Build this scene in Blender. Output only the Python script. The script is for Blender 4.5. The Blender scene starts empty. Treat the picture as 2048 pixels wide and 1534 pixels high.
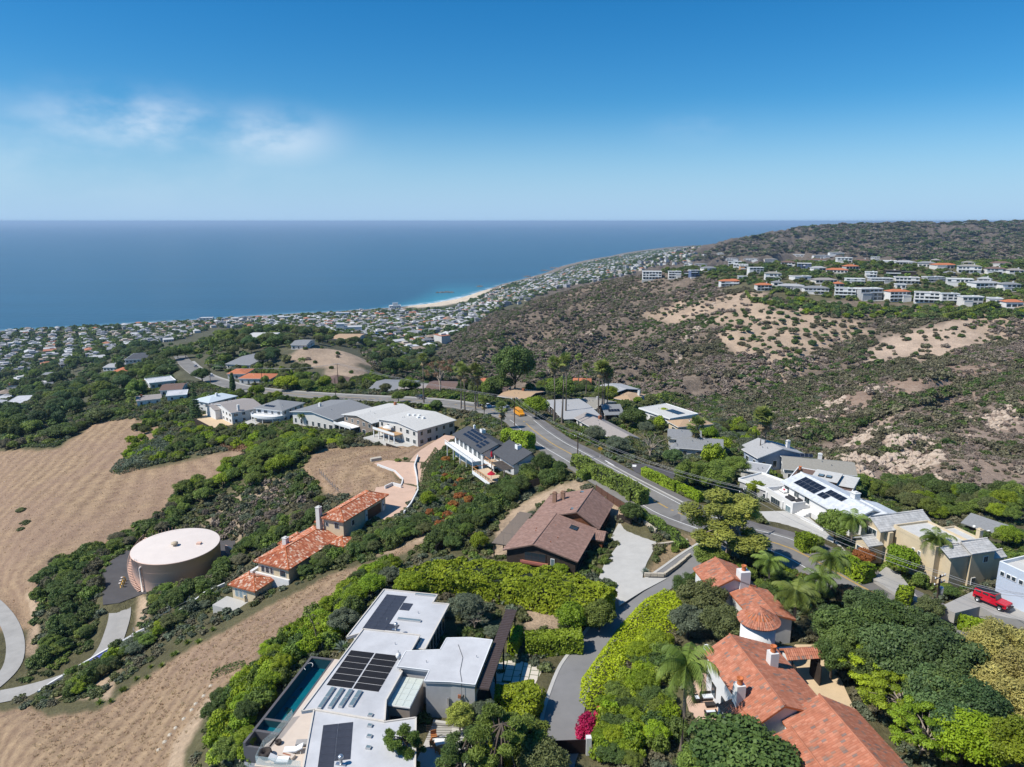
import bpy,bmesh,math,random
import numpy as np
from mathutils import Vector,Matrix
rng = random.Random(11)
nr = np.random.default_rng(11)
S = bpy.context.scene
COL = S.collection
pi = math.pi
rad = math.radians
# camera
CAMZ = 240.0            # the drone flies 240 m above the sea
PITCH = rad(12.90)
FPX = 1419.0            # focal length in photo pixels (2048 wide)
cam = bpy.data.cameras.new('camera')
cam.sensor_width = 36.0
cam.lens = FPX / 2048 * 36.0
cam.clip_start = 0.5
cam.clip_end = 900000.0
camo = bpy.data.objects.new('camera',cam)
COL.objects.link(camo)
camo.location = (0,0,CAMZ)
camo.rotation_euler = (pi / 2 - PITCH,0,0)
S.camera = camo
# sky and sun
SUN_EL = rad(52)
SUN_DIR = Vector((-1.0,-0.35,0)).normalized()       # where the sun stands (left, a little behind)
w = bpy.data.worlds.new('World')
S.world = w
w.use_nodes = True
nt = w.node_tree
nt.nodes.clear()
wo = nt.nodes.new('ShaderNodeOutputWorld')
bg = nt.nodes.new('ShaderNodeBackground')
sky = nt.nodes.new('ShaderNodeTexSky')
sky.sky_type = 'NISHITA'
sky.sun_disc = False
sky.sun_elevation = SUN_EL
sky.sun_rotation = math.atan2(SUN_DIR.x,SUN_DIR.y)
sky.altitude = 200
sky.air_density = 1.0
sky.dust_density = 0.4
sky.ozone_density = 3.0
tc = nt.nodes.new('ShaderNodeTexCoord')
def wn(t,**k):
 n = nt.nodes.new(t)
 for a,b in k.items():
  setattr(n,a,b)
 return n
def wl(a,b):
 nt.links.new(a,b)
def wmath(op,a,b=None,c=None):
 n = wn('ShaderNodeMath',operation=op)
 for i,v in enumerate((a,b,c)):
  if v is None:
   continue
  if isinstance(v,(int,float)):
   n.inputs[i].default_value = v
  else:
   wl(v,n.inputs[i])
 return n.outputs[0]
def wramp(v,a,b):
 n = wn('ShaderNodeMapRange',interpolation_type='SMOOTHSTEP')
 wl(v,n.inputs[0])
 n.inputs[1].default_value = a
 n.inputs[2].default_value = b
 return n.outputs[0]
mp = wn('ShaderNodeMapping')
mp.inputs['Scale'].default_value = (7.0,7.0,15.0)
mp.inputs['Location'].default_value = (1.35,0.6,0.7)
wl(tc.outputs['Generated'],mp.inputs[0])
cn = wn('ShaderNodeTexNoise')
cn.inputs['Scale'].default_value = 1.0
cn.inputs['Detail'].default_value = 7
cn.inputs['Roughness'].default_value = 0.55
wl(mp.outputs[0],cn.inputs['Vector'])
sep = wn('ShaderNodeSeparateXYZ')
wl(tc.outputs['Generated'],sep.inputs[0])
def cloud(x0,z0,sx,sz):
 dx = wmath('DIVIDE',wmath('SUBTRACT',sep.outputs[0],x0),sx)
 dz = wmath('DIVIDE',wmath('SUBTRACT',sep.outputs[2],z0),sz)
 r = wmath('ADD',wmath('MULTIPLY',dx,dx),wmath('MULTIPLY',dz,dz))
 return wmath('EXPONENT',wmath('MULTIPLY',r,-1.0))
front = wramp(sep.outputs[1],0.0,0.3)
band = wmath('MAXIMUM',cloud(-0.445,0.114,0.085,0.028),wmath('MULTIPLY',cloud(-0.308,0.104,0.07,0.028),0.85))
band = wmath('MAXIMUM',band,wmath('MULTIPLY',cloud(-0.5,0.08,0.25,0.05),0.25))
band = wmath('MAXIMUM',band,wmath('MULTIPLY',cloud(0.24,0.12,0.05,0.02),0.16))
band = wmath('MULTIPLY',band,front)
dens = wmath('MULTIPLY',wramp(cn.outputs[0],0.34,0.64),band)
hz = wmath('MULTIPLY',wramp(sep.outputs[2],0.16,-0.02),0.9)
cmix = wn('ShaderNodeMix',data_type='RGBA')
skm = wn('ShaderNodeMix',data_type='RGBA',blend_type='MULTIPLY')
skm.inputs[0].default_value = 1.0
wl(sky.outputs[0],skm.inputs[6])
skm.inputs[7].default_value = (0.56,0.78,0.93,1)
skh = wn('ShaderNodeHueSaturation')
skh.inputs['Saturation'].default_value = 1.22
wl(skm.outputs[2],skh.inputs['Color'])
wl(hz,cmix.inputs[0])
wl(skh.outputs[0],cmix.inputs[6])
cmix.inputs[7].default_value = (3.3,5.0,7.2,1)
cm2 = wn('ShaderNodeMix',data_type='RGBA')
wl(wmath('MULTIPLY',dens,0.62),cm2.inputs[0])
wl(cmix.outputs[2],cm2.inputs[6])
cm2.inputs[7].default_value = (7.6,8.0,8.6,1)
wl(cm2.outputs[2],bg.inputs['Color'])
bg.inputs['Strength'].default_value = 0.11
wl(bg.outputs[0],wo.inputs[0])
sl = bpy.data.lights.new('sun','SUN')
sl.energy = 4.7
sl.angle = rad(0.53)
sl.color = (1.0,0.95,0.87)
so = bpy.data.objects.new('sun',sl)
COL.objects.link(so)
sv = Vector((SUN_DIR.x * math.cos(SUN_EL),SUN_DIR.y * math.cos(SUN_EL),math.sin(SUN_EL)))
so.rotation_euler = sv.to_track_quat('Z','Y').to_euler()
so.location = (0,0,600)
S.view_settings.view_transform = 'Standard'
S.view_settings.look = 'None'
S.view_settings.gamma = 1.0
S.view_settings.exposure = 0.2
S.view_settings.use_curve_mapping = False
S.cycles.max_bounces = 5
S.cycles.diffuse_bounces = 2
S.cycles.glossy_bounces = 2
S.cycles.transmission_bounces = 3
S.cycles.volume_bounces = 0
S.cycles.use_denoising = True
# photo geometry
SP,CP = math.sin(PITCH),math.cos(PITCH)
def ray(px,py):
 x = (px - 1024.0) / FPX
 y = -(py - 767.0) / FPX
 return x,CP + y * SP,-SP + y * CP
def P(px,py,drop):
 """photo pixel -> world point on the level 'drop' metres below the drone"""
 x,y,z = ray(px,py)
 t = -drop / z
 return Vector((x * t,y * t,CAMZ - drop))
def PY(px,py,Y):
 """photo pixel -> world point at forward distance Y"""
 x,y,z = ray(px,py)
 t = Y / y
 return Vector((x * t,Y,CAMZ + z * t))
def proj(X,Y,Z):
 X = np.asarray(X,float); Y = np.asarray(Y,float); Z = np.asarray(Z,float) - CAMZ
 d = Y * CP - Z * SP
 u = Y * SP + Z * CP
 return 1024 + FPX * X / d,767 - FPX * u / d
def inpoly(x,y,poly):
 x = np.asarray(x,float); y = np.asarray(y,float)
 c = np.zeros(x.shape,bool)
 n = len(poly)
 for i in range(n):
  x1,y1 = poly[i]; x2,y2 = poly[(i + 1) % n]
  if y1 == y2:
   continue
  k = ((y1 > y) != (y2 > y)) & (x < (x2 - x1) * (y - y1) / (y2 - y1) + x1)
  c ^= k
 return c
# value noise (for terrain shape)
class VNoise:
 def __init__(self,seed,n=64):
  self.g = np.random.default_rng(seed).random((n,n)); self.n = n
 def __call__(self,x,y):
  n = self.n
  xi = np.floor(x); yi = np.floor(y)
  fx = x - xi; fy = y - yi
  fx = fx * fx * (3 - 2 * fx); fy = fy * fy * (3 - 2 * fy)
  xi = xi.astype(int) % n; yi = yi.astype(int) % n
  x1 = (xi + 1) % n; y1 = (yi + 1) % n
  g = self.g
  a = g[xi,yi] * (1 - fx) + g[x1,yi] * fx
  b = g[xi,y1] * (1 - fx) + g[x1,y1] * fx
  return (a * (1 - fy) + b * fy) * 2 - 1
N1,N2,N3,N4 = (VNoise(s) for s in (1,2,3,4))
def fbm(x,y,s,o=4):
 v = 0; a = 1
 for k in range(o):
  v = v + a * (N1,N2,N3,N4)[k % 4](x / s + 13.7 * k,y / s + 7.3 * k)
  a *= 0.5; s /= 2.03
 return v
# scene-tree helpers
def tag(o,label=None,cat=None,group=None,kind=None):
 if label: o['label'] = label
 if cat: o['category'] = cat
 if group: o['group'] = group
 if kind: o['kind'] = kind
 return o
def link(o,parent=None):
 COL.objects.link(o)
 if parent is not None:
  o.parent = parent
 return o
def empty(name,loc=(0,0,0),rz=0,label=None,cat=None,group=None):
 o = bpy.data.objects.new(name,None)
 o.empty_display_size = 0.2
 o.location = loc
 o.rotation_euler = (0,0,rz)
 COL.objects.link(o)
 return tag(o,label,cat,group)
class MB:
 """collects shapes, builds them as ONE mesh object"""
 def __init__(self):
  self.v = []; self.f = []; self.m = []; self.sm = []
 def add(self,vs,fs,mi=0,smooth=False):
  o = len(self.v)
  self.v += [tuple(a) for a in vs]
  self.f += [tuple(i + o for i in f) for f in fs]
  self.m += [mi] * len(fs); self.sm += [smooth] * len(fs)
  return self
 def box(self,x0,x1,y0,y1,z0,z1,mi=0):
  v = [(x0,y0,z0),(x1,y0,z0),(x1,y1,z0),(x0,y1,z0),(x0,y0,z1),(x1,y0,z1),(x1,y1,z1),(x0,y1,z1)]
  return self.add(v,[(0,3,2,1),(4,5,6,7),(0,1,5,4),(1,2,6,5),(2,3,7,6),(3,0,4,7)],mi)
 def prism(self,poly,z0,z1,mi=0,top=True,bottom=True):
  """vertical prism of a 2-D outline; z0/z1 numbers or lists"""
  n = len(poly)
  a = sum(poly[i][0] * poly[(i + 1) % n][1] - poly[(i + 1) % n][0] * poly[i][1] for i in range(n))
  z0 = z0 if isinstance(z0,(list,tuple)) else [z0] * n
  z1 = z1 if isinstance(z1,(list,tuple)) else [z1] * n
  idx = list(range(n)) if a > 0 else list(range(n))[::-1]
  v = [(poly[i][0],poly[i][1],z0[i]) for i in idx] + [(poly[i][0],poly[i][1],z1[i]) for i in idx]
  f = [(i,(i + 1) % n,n + (i + 1) % n,n + i) for i in range(n)]
  if top: f.append(tuple(range(n,2 * n)))
  if bottom: f.append(tuple(range(n))[::-1])
  return self.add(v,f,mi)
 def tube(self,pts,r,n=6,mi=0,smooth=True,cap=True):
  pts = [Vector(p) for p in pts]
  rs = r if isinstance(r,(list,tuple)) else [r] * len(pts)
  vs = []; fs = []
  for i,p in enumerate(pts):
   d = (pts[min(i + 1,len(pts) - 1)] - pts[max(i - 1,0)])
   d = d.normalized() if d.length > 1e-9 else Vector((0,0,1))
   u = d.cross(Vector((0,0,1)))
   if u.length < 1e-3: u = d.cross(Vector((1,0,0)))
   u.normalize(); w_ = u.cross(d)
   for k in range(n):
    a = 2 * pi * k / n
    vs.append(p + (u * math.cos(a) + w_ * math.sin(a)) * rs[i])
  for i in range(len(pts) - 1):
   for k in range(n):
    a = i * n + k; b = i * n + (k + 1) % n
    fs.append((a,b,b + n,a + n))
  if cap:
   fs.append(tuple(range(n))); fs.append(tuple(range(len(vs) - n,len(vs)))[::-1])
  return self.add(vs,fs,mi,smooth)
 def bar(self,a,b,w_,h,mi=0):
  """rectangular bar from a to b (w_ wide, h high)"""
  a = Vector(a); b = Vector(b)
  d = (b - a).normalized()
  u = d.cross(Vector((0,0,1)))
  if u.length < 1e-3: u = Vector((1,0,0))
  u.normalize(); t = u.cross(d).normalized()
  u = u * w_ / 2; t = t * h / 2
  v = [a - u - t,a + u - t,a + u + t,a - u + t,b - u - t,b + u - t,b + u + t,b - u + t]
  return self.add(v,[(3,2,1,0),(4,5,6,7),(0,1,5,4),(1,2,6,5),(2,3,7,6),(3,0,4,7)],mi)
 def lathe(self,prof,c=(0,0,0),n=24,mi=0,smooth=True):
  vs = []; fs = []
  for r,z in prof:
   for k in range(n):
    a = 2 * pi * k / n
    vs.append((c[0] + r * math.cos(a),c[1] + r * math.sin(a),c[2] + z))
  for i in range(len(prof) - 1):
   for k in range(n):
    a = i * n + k; b = i * n + (k + 1) % n
    fs.append((a,b,b + n,a + n))
  fs.append(tuple(range(len(vs) - n,len(vs))))
  return self.add(vs,fs,mi,smooth)
 def quad(self,a,b,c,d,mi=0):
  return self.add([a,b,c,d],[(0,1,2,3)],mi)
 def mesh(self,name,mats):
  me = bpy.data.meshes.new(name)
  me.from_pydata(self.v,[],self.f)
  for m in (mats if isinstance(mats,(list,tuple)) else [mats]):
   me.materials.append(m)
  me.polygons.foreach_set('material_index',self.m)
  me.polygons.foreach_set('use_smooth',self.sm)
  me.update()
  return me
 def build(self,name,mats,parent=None,loc=None,rz=0,kind=None):
  o = bpy.data.objects.new(name,self.mesh(name,mats))
  if loc is not None: o.location = loc
  if rz: o.rotation_euler = (0,0,rz)
  link(o,parent)
  if kind: o['kind'] = kind
  return o
def obj(name,me,parent=None,loc=None,rot=None,sc=None):
 o = bpy.data.objects.new(name,me)
 if loc is not None: o.location = loc
 if rot is not None: o.rotation_euler = rot
 if sc is not None: o.scale = sc if isinstance(sc,(tuple,list)) else (sc,sc,sc)
 return link(o,parent)
def npmesh(name,v,quads,mat,cols=None,smooth=False):
 """fast mesh of quads (n,4) or tris (n,3)"""
 me = bpy.data.meshes.new(name)
 k = quads.shape[1]
 me.vertices.add(len(v)); me.vertices.foreach_set('co',np.ascontiguousarray(v,dtype=np.float32).ravel())
 me.loops.add(quads.size); me.loops.foreach_set('vertex_index',np.ascontiguousarray(quads,dtype=np.int32).ravel())
 me.polygons.add(len(quads))
 me.polygons.foreach_set('loop_start',np.arange(0,quads.size,k,dtype=np.int32))
 if smooth:
  me.polygons.foreach_set('use_smooth',np.ones(len(quads),bool))
 me.update(calc_edges=True)
 if cols is not None:
  for cname,c in cols.items():
   a = me.attributes.new(cname,'FLOAT_COLOR','POINT')
   a.data.foreach_set('color',np.ascontiguousarray(c,dtype=np.float32).ravel())
 if mat is not None:
  me.materials.append(mat)
 return me
# materials
MATS = {}
def mat(name,col,rough=0.8,var=0.12,scale=3.0,bump=0.0,bscale=None,metal=0.0,spec=0.3,objvar=0.0,trans=0.0,coat=0.0):
 """procedural material: base colour broken up by noise, optional bump"""
 if name in MATS:
  return MATS[name]
 m = bpy.data.materials.new(name); m.use_nodes = True
 MATS[name] = m
 t = m.node_tree; N = t.nodes; L = t.links
 b = N['Principled BSDF']
 b.inputs['Roughness'].default_value = rough
 b.inputs['Metallic'].default_value = metal
 b.inputs['Specular IOR Level'].default_value = spec
 if coat: b.inputs['Coat Weight'].default_value = coat
 co = N.new('ShaderNodeTexCoord')
 n = N.new('ShaderNodeTexNoise'); n.inputs['Scale'].default_value = scale; n.inputs['Detail'].default_value = 5
 n.inputs['Roughness'].default_value = 0.65
 L.new(co.outputs['Object'],n.inputs['Vector'])
 r = N.new('ShaderNodeMapRange'); r.inputs[1].default_value = 0.3; r.inputs[2].default_value = 0.7
 r.inputs[3].default_value = 1 - var; r.inputs[4].default_value = 1 + var
 L.new(n.outputs[0],r.inputs[0])
 mx = N.new('ShaderNodeMix'); mx.data_type = 'RGBA'; mx.blend_type = 'MULTIPLY'; mx.inputs[0].default_value = 1
 mx.inputs[6].default_value = (*col,1)
 src = r.outputs[0]
 if objvar:
  oi = N.new('ShaderNodeObjectInfo')
  r2 = N.new('ShaderNodeMapRange'); r2.inputs[3].default_value = 1 - objvar; r2.inputs[4].default_value = 1 + objvar
  L.new(oi.outputs['Random'],r2.inputs[0])
  mm = N.new('ShaderNodeMath'); mm.operation = 'MULTIPLY'
  L.new(src,mm.inputs[0]); L.new(r2.outputs[0],mm.inputs[1]); src = mm.outputs[0]
 L.new(src,mx.inputs[7])
 L.new(mx.outputs[2],b.inputs['Base Color'])
 if bump:
  n2 = N.new('ShaderNodeTexNoise'); n2.inputs['Scale'].default_value = bscale or scale * 4; n2.inputs['Detail'].default_value = 4
  L.new(co.outputs['Object'],n2.inputs['Vector'])
  bp = N.new('ShaderNodeBump'); bp.inputs['Strength'].default_value = 0.6; bp.inputs['Distance'].default_value = bump
  L.new(n2.outputs[0],bp.inputs['Height']); L.new(bp.outputs[0],b.inputs['Normal'])
 return m
def glass(name='window_glass',col=(0.03,0.045,0.055),rough=0.06):
 return mat(name,col,rough,0.25,0.7,spec=0.8)
LEAF = {}; LCOL = {}
def leafmat(name,a,b_,spec=0.25,tr=0.25):
 """foliage: two greens mixed by clump attribute and per-object chance, a little light passes through"""
 if name in LEAF:
  return LEAF[name]
 m = bpy.data.materials.new(name); m.use_nodes = True
 LEAF[name] = m
 t = m.node_tree; N = t.nodes; L = t.links
 bs = N['Principled BSDF']; bs.inputs['Roughness'].default_value = 0.55; bs.inputs['Specular IOR Level'].default_value = spec
 at = N.new('ShaderNodeAttribute'); at.attribute_name = 'lv'
 oi = N.new('ShaderNodeObjectInfo')
 s = N.new('ShaderNodeSeparateColor'); L.new(at.outputs['Color'],s.inputs[0])
 mx = N.new('ShaderNodeMix'); mx.data_type = 'RGBA'
 if a is None:       # one shared foliage material: each plant carries its own two greens
  for k_,nm in ((6,'leaf_a'),(7,'leaf_b')):
   oa = N.new('ShaderNodeAttribute'); oa.attribute_type = 'OBJECT'; oa.attribute_name = nm; L.new(oa.outputs['Color'],mx.inputs[k_])
 else:
  mx.inputs[6].default_value = (*a,1); mx.inputs[7].default_value = (*b_,1)
  LCOL[m] = (a,b_)
 L.new(s.outputs[0],mx.inputs[0])
 hs = N.new('ShaderNodeHueSaturation')
 r1 = N.new('ShaderNodeMapRange'); r1.inputs[3].default_value = 0.485; r1.inputs[4].default_value = 0.515
 L.new(oi.outputs['Random'],r1.inputs[0]); L.new(r1.outputs[0],hs.inputs['Hue'])
 r2 = N.new('ShaderNodeMapRange'); r2.inputs[3].default_value = 0.78; r2.inputs[4].default_value = 1.22
 mm = N.new('ShaderNodeMath'); mm.operation = 'FRACT'
 m2 = N.new('ShaderNodeMath'); m2.operation = 'MULTIPLY'; m2.inputs[1].default_value = 7.31
 L.new(oi.outputs['Random'],m2.inputs[0]); L.new(m2.outputs[0],mm.inputs[0]); L.new(mm.outputs[0],r2.inputs[0])
 L.new(r2.outputs[0],hs.inputs['Value'])
 L.new(mx.outputs[2],hs.inputs['Color'])
 L.new(hs.outputs[0],bs.inputs['Base Color'])
 if tr:
  tb = N.new('ShaderNodeBsdfTranslucent'); L.new(hs.outputs[0],tb.inputs['Color'])
  ms = N.new('ShaderNodeMixShader'); ms.inputs[0].default_value = tr
  L.new(bs.outputs[0],ms.inputs[1]); L.new(tb.outputs[0],ms.inputs[2])
  L.new(ms.outputs[0],N['Material Output'].inputs[0])
 return m
# terrain: control points (photo x, y, drop) or (photo x, y, 'Y', dist) with relief amplitude
CT = []
def ct(px,py,drop=None,Y=None,amp=0.0):
 q = P(px,py,drop) if drop is not None else PY(px,py,Y)
 CT.append((q.x,q.y,q.z,amp))
def cw(X,Y,z,amp=0.0):
 CT.append((X,Y,z,amp))
ROAD = [(2300,1480,52),(2020,1330,54),(1900,1268,55.2),(1800,1212,56.4),(1717,1170,57),(1585,1098,57.2),(1470,1064,56.8),(1358,1026,56.2),(1310,1002,56.1),(1226,956,56.8),(1144,909,58.3),(1103,886,59.8),(1067,860,61.8),(1040,838,64),
  (1000,824,66),(940,813,69),(880,805,72),(800,799,75),(746,797,77),(650,792,79.5),(556,785,82.5),(483,776,86),(440,764,89),(409,753,91.5),(385,738,95),(370,724,97.5),(360,712,100)]
DRIVE = [(1080,1700,56),(1105,1534,57),(1122,1480,57.2),(1130,1420,57.5),(1152,1350,57.8),(1173,1315,58),(1205,1270,58),(1234,1232,57.8),(1266,1203,57.5),(1302,1178,57.3),(1346,1148,57.2),(1392,1114,57),(1450,1078,56.8)]
for a in ROAD + DRIVE:
 ct(*a)
for a in [(720,1350,58.5),(650,1480,58.5),(850,1480,58.5),(830,1200,58.5),(980,1230,58.5),(1050,1350,58.2),(560,1400,60),(500,1500,62),(1000,1500,58),(700,1600,60),
          (1100,1060,58),(1000,1090,59.5),(1250,1100,57),(1250,1010,57.5),(1130,950,60),(1060,970,61),(1450,1400,56),(1400,1300,56.5),(1600,1300,55.8),(1750,1500,54.5),(1600,1500,55.5),(1300,1300,57),(1300,1450,57),
          (1500,1180,56.6),(1900,1400,53),(2000,1500,52),(1400,1600,56),(1900,1700,51),
          (470,1350,66),(300,1450,73),(50,1510,80),(150,1430,80),(600,1230,67),(800,1110,65),(880,1060,63.5),(400,1260,75),(250,1600,71),(30,1620,78),
          (510,1190,75),(600,1115,73),(720,1040,69),(800,990,68),(840,930,69),(880,890,70.5),(930,1000,66),(300,1260,82),(100,1400,84),
          (350,1150,85),(260,1170,85),(430,1130,84),(240,1230,86),(200,1310,87.5),(100,1350,88.5),(20,1370,89.5),(0,1440,85),(30,1240,91),(0,1300,92),(130,1230,88.5),
          (60,1150,89),(0,1050,96),(150,1000,91),(250,950,89),(100,930,98),(0,912,106),(250,862,93),(300,860,91),(400,920,83),(560,930,76),(480,960,81),(640,930,74),(750,930,71),
          (420,1000,85),(550,1000,80),(620,970,75),(480,1050,81),(560,870,79.5),(450,870,83),(690,890,75),(800,890,74.5),(330,800,90),(1000,940,64),(930,900,66),
          (480,830,85),(600,835,81),(720,835,78.5),
          (1640,1060,58.4),(1560,1050,58.5),(1780,1130,57),(1850,1140,57),(1950,1190,54),(2040,1190,53),(1500,960,60),(1400,900,62.5),(1560,920,64),(1300,860,65),(1200,830,66),(1330,810,70),
          (1230,790,71),(1100,790,71),(960,780,76),(860,770,80),(780,775,80),(680,765,84),(560,752,90),(470,735,95),(1140,770,74)]:
 ct(*a)
for a in [(1650,985,70),(1750,1000,73),(1880,1060,70),(1980,1090,66),(2048,1080,66)]:
 ct(*a)
for px,py,Y in [(1960,1050,150),(2048,1010,165)]:
 ct(px,py,Y=Y)
for px,py,Y in [(1800,985,215),(1900,985,205),(2048,960,215),(1500,900,285),(1440,850,330),(1640,920,240)]:
 ct(px,py,Y=Y,amp=1.0)
for x,y,z in [(-20,360,140),(40,350,138),(90,330,138),(130,290,142),(150,220,158),(-60,420,132),(180,180,168)]:
 cw(x,y,z,1)
for px,py,Y in [(1660,880,265),(1740,845,285),(1860,800,320),(2048,752,370),(1700,910,250),(1850,880,262),(1950,850,282),(2048,860,275),(1800,930,235),(1950,920,240)]:
 ct(px,py,Y=Y,amp=2.6)
for px,py,Y in [(1550,830,345),(1680,777,385),(1850,733,420),(2048,672,460),(1600,850,322),(1760,800,340),(1860,765,360),(2048,715,410)]:
 ct(px,py,Y=Y,amp=2.2)
for px,py,Y in [(1660,880,265),(1740,845,285),(1860,800,320),(2048,752,370)]:
 q = PY(px,py,Y); cw(q.x * 1.04 + 12,q.y + 24,q.z - 13,1)
for px,py,Y in [(1550,830,345),(1680,777,385),(1850,733,420),(2048,672,460)]:
 q = PY(px,py,Y); cw(q.x * 1.04 + 8,q.y + 26,q.z - 11,1)
for px,py,Y,a in [(1450,790,420,1.5),(1550,785,425,1.5),(1680,752,450,1.5),(1780,725,465,1),(1500,740,455,2),(1620,720,475,2),(1480,700,510,2.5),(1600,680,525,2.5),(1720,665,545,1.5),
                     (1850,700,485,.6),(1900,660,515,.5),(1980,650,520,.5),(2040,640,520,.5),(1820,640,552,.6),(1500,640,590,2),(1420,620,650,2),(1480,600,650,1),(1560,612,610,1),(1600,640,580,1.5),
                     (1700,612,600,.5),(1850,618,575,.5),(1980,612,560,.5),(2048,610,545,.5),(1700,580,690,.5),(1850,575,680,.5),(2040,580,640,.5),(1700,550,760,.5),(1900,550,730,.5),(2040,552,710,.5),
                     (1700,525,840,.5),(1500,548,820,.5),(1560,580,690,.5),(1600,527,880,.5),(1900,527,800,.5),(2048,532,780,.5),(1400,548,830,.5),(1300,553,870,1),
                     (1200,572,930,3),(1100,600,980,3),(1000,622,1060,3),(930,660,1020,3),(880,700,860,3),(900,735,640,3),(1000,700,730,6),(1000,750,560,4),(1100,750,520,4),(1100,680,730,6),(1100,640,830,5),
                     (1200,650,740,5),(1200,720,560,5),(1300,620,730,4),(1300,680,600,5),(1300,760,450,3),(1380,720,500,4),(1400,660,600,4),(1380,590,760,3),(1350,780,415,2)]:
 ct(px,py,Y=Y,amp=a)
for x,y,z in [(300,1250,150),(500,1200,150),(150,1300,110),(600,1500,110),(300,1700,90),(900,1500,130),(100,1500,60),(0,1350,60)]:
 cw(x,y,z,5)
for px,py,Y in [(1450,487,2900),(1480,478,2900),(1600,459,3000),(1750,452,3100),(1900,446,3100),(2048,443.5,3100),(2200,443,3100),(1700,490,2400),(1900,500,2200),(2000,520,1800),(2100,505,1900),(1560,490,2500),(1450,505,2500),(1400,500,2900),(1360,513,2700),(1420,520,2300)]:
 ct(px,py,Y=Y,amp=14)
for px,py,Y in [(1250,540,2500),(1180,560,2150),(1100,578,1900),(1040,600,1700)]:
 ct(px,py,Y=Y,amp=3)
for x,y,z in [(2600,4200,170),(1500,4500,80),(3400,3600,215),(1700,6500,20),(2600,7500,30),(3500,5000,150)]:
 cw(x,y,z,10)
SHORE = [(-300,678),(-120,670),(0,661),(120,655),(250,647),(380,640),(500,632),(600,626),(700,621),(760,617),(830,611),(890,603),(940,592),(965,583),(985,578),(1010,568),(1060,556),(1100,545),(1130,532),(1180,520),(1230,512),(1320,497),(1400,491),(1440,489)]
for px,py in SHORE:
 ct(px,py,drop=238.5)
 q = P(px,py,240)
 cw(q.x - 0.10 * q.y,q.y * 1.08,-25)
 cw(q.x - 0.3 * q.y - 100,q.y * 1.3,-60)
for px,py,z in [(0,690,22),(150,690,26),(300,672,24),(450,658,24),(600,645,18),(700,640,18),(800,632,14),(900,622,14),(950,610,12),(1010,592,12),(1060,575,14),(1120,555,18),(1180,537,22),(1250,522,24),(1330,505,30),(1400,497,24)]:
 ct(px,py,drop=240 - z)
for px,py,Y in [(0,740,950),(100,715,1000),(60,780,680),(0,850,430),(150,800,520),(220,770,560),(300,740,600),(250,710,820),(350,690,760),(430,685,640),(500,668,760),(560,664,800),(620,668,760),(700,668,900),(780,660,1150),(850,672,1150),(850,650,1350),(900,640,1450),(800,700,880),(820,720,720),(760,735,560),
                  (640,745,405),(720,750,400),(600,700,470),(560,688,520),(680,700,480),(720,715,470),(500,690,560),(450,700,540)]:
 ct(px,py,Y=Y,amp=0.6)
CTA = np.array(CT)
_u = CTA[:,0] / CTA[:,1]; _v = np.log(CTA[:,1])
def _feat(X,Y):
 Yc = np.maximum(Y,20.0)
 return np.clip(X / Yc,-1.0,0.95) * 1.6,np.log(Yc)
_fu,_fv = _feat(CTA[:,0],CTA[:,1])
_n = len(CTA)
_D = np.sqrt((_fu[:,None] - _fu[None]) ** 2 + (_fv[:,None] - _fv[None]) ** 2 + 1e-4)
_A = np.zeros((_n + 3,_n + 3))
_A[:_n,:_n] = _D + 0.012 * -np.eye(_n)
_A[:_n,_n] = 1; _A[:_n,_n + 1] = _fu; _A[:_n,_n + 2] = _fv
_A[_n:,:_n] = _A[:_n,_n:].T
_B = np.zeros((_n + 3,2)); _B[:_n,0] = CTA[:,2]; _B[:_n,1] = CTA[:,3]
_W = np.linalg.solve(_A,_B)
def H0(X,Y):
 """smooth terrain + relief, without graded ground"""
 X = np.asarray(X,float).ravel(); Y = np.asarray(Y,float).ravel()
 out = np.empty((len(X),2))
 for i in range(0,len(X),20000):
  fu,fv = _feat(X[i:i + 20000],Y[i:i + 20000])
  D = np.sqrt((fu[:,None] - _fu[None]) ** 2 + (fv[:,None] - _fv[None]) ** 2 + 1e-4)
  out[i:i + 20000] = D @ _W[:_n] + _W[_n] + fu[:,None] * _W[_n + 1] + fv[:,None] * _W[_n + 2]
 z = out[:,0]; a = np.clip(out[:,1],0,30)
 big = np.clip((a - 10) / 10,0,1)
 sa = X * -.78 + Y * .62; sb = X * .62 + Y * .78
 f1 = fbm(sa * 1.0,sb * .36,62.0); f2 = fbm(sa + 500,sb * .55,420.0); f3 = fbm(X,Y,26.0,3)
 r1 = .55 - np.abs(f1) * 1.5; r2 = .45 - np.abs(f2) * 1.5
 return z + (1 - big) * a * (2.5 * r1 + .4 * f3) + big * (a * 1.5 * r2 + a * 0.3 * r1)
PADS = []           # graded strips and terraces: (polyline xyz, half width, fall-off)
def pad_line(pts,hw,fall):
 PADS.append((np.array([tuple(p) for p in pts]),hw,fall,None))
def pad_poly(pts,z,fall):
 PADS.append((np.array([tuple(p)[:2] for p in pts]),0,fall,z))
def _segd(X,Y,a,b):
 dx,dy = b[0] - a[0],b[1] - a[1]
 t = np.clip(((X - a[0]) * dx + (Y - a[1]) * dy) / (dx * dx + dy * dy + 1e-9),0,1)
 return np.hypot(X - a[0] - t * dx,Y - a[1] - t * dy),t
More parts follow.
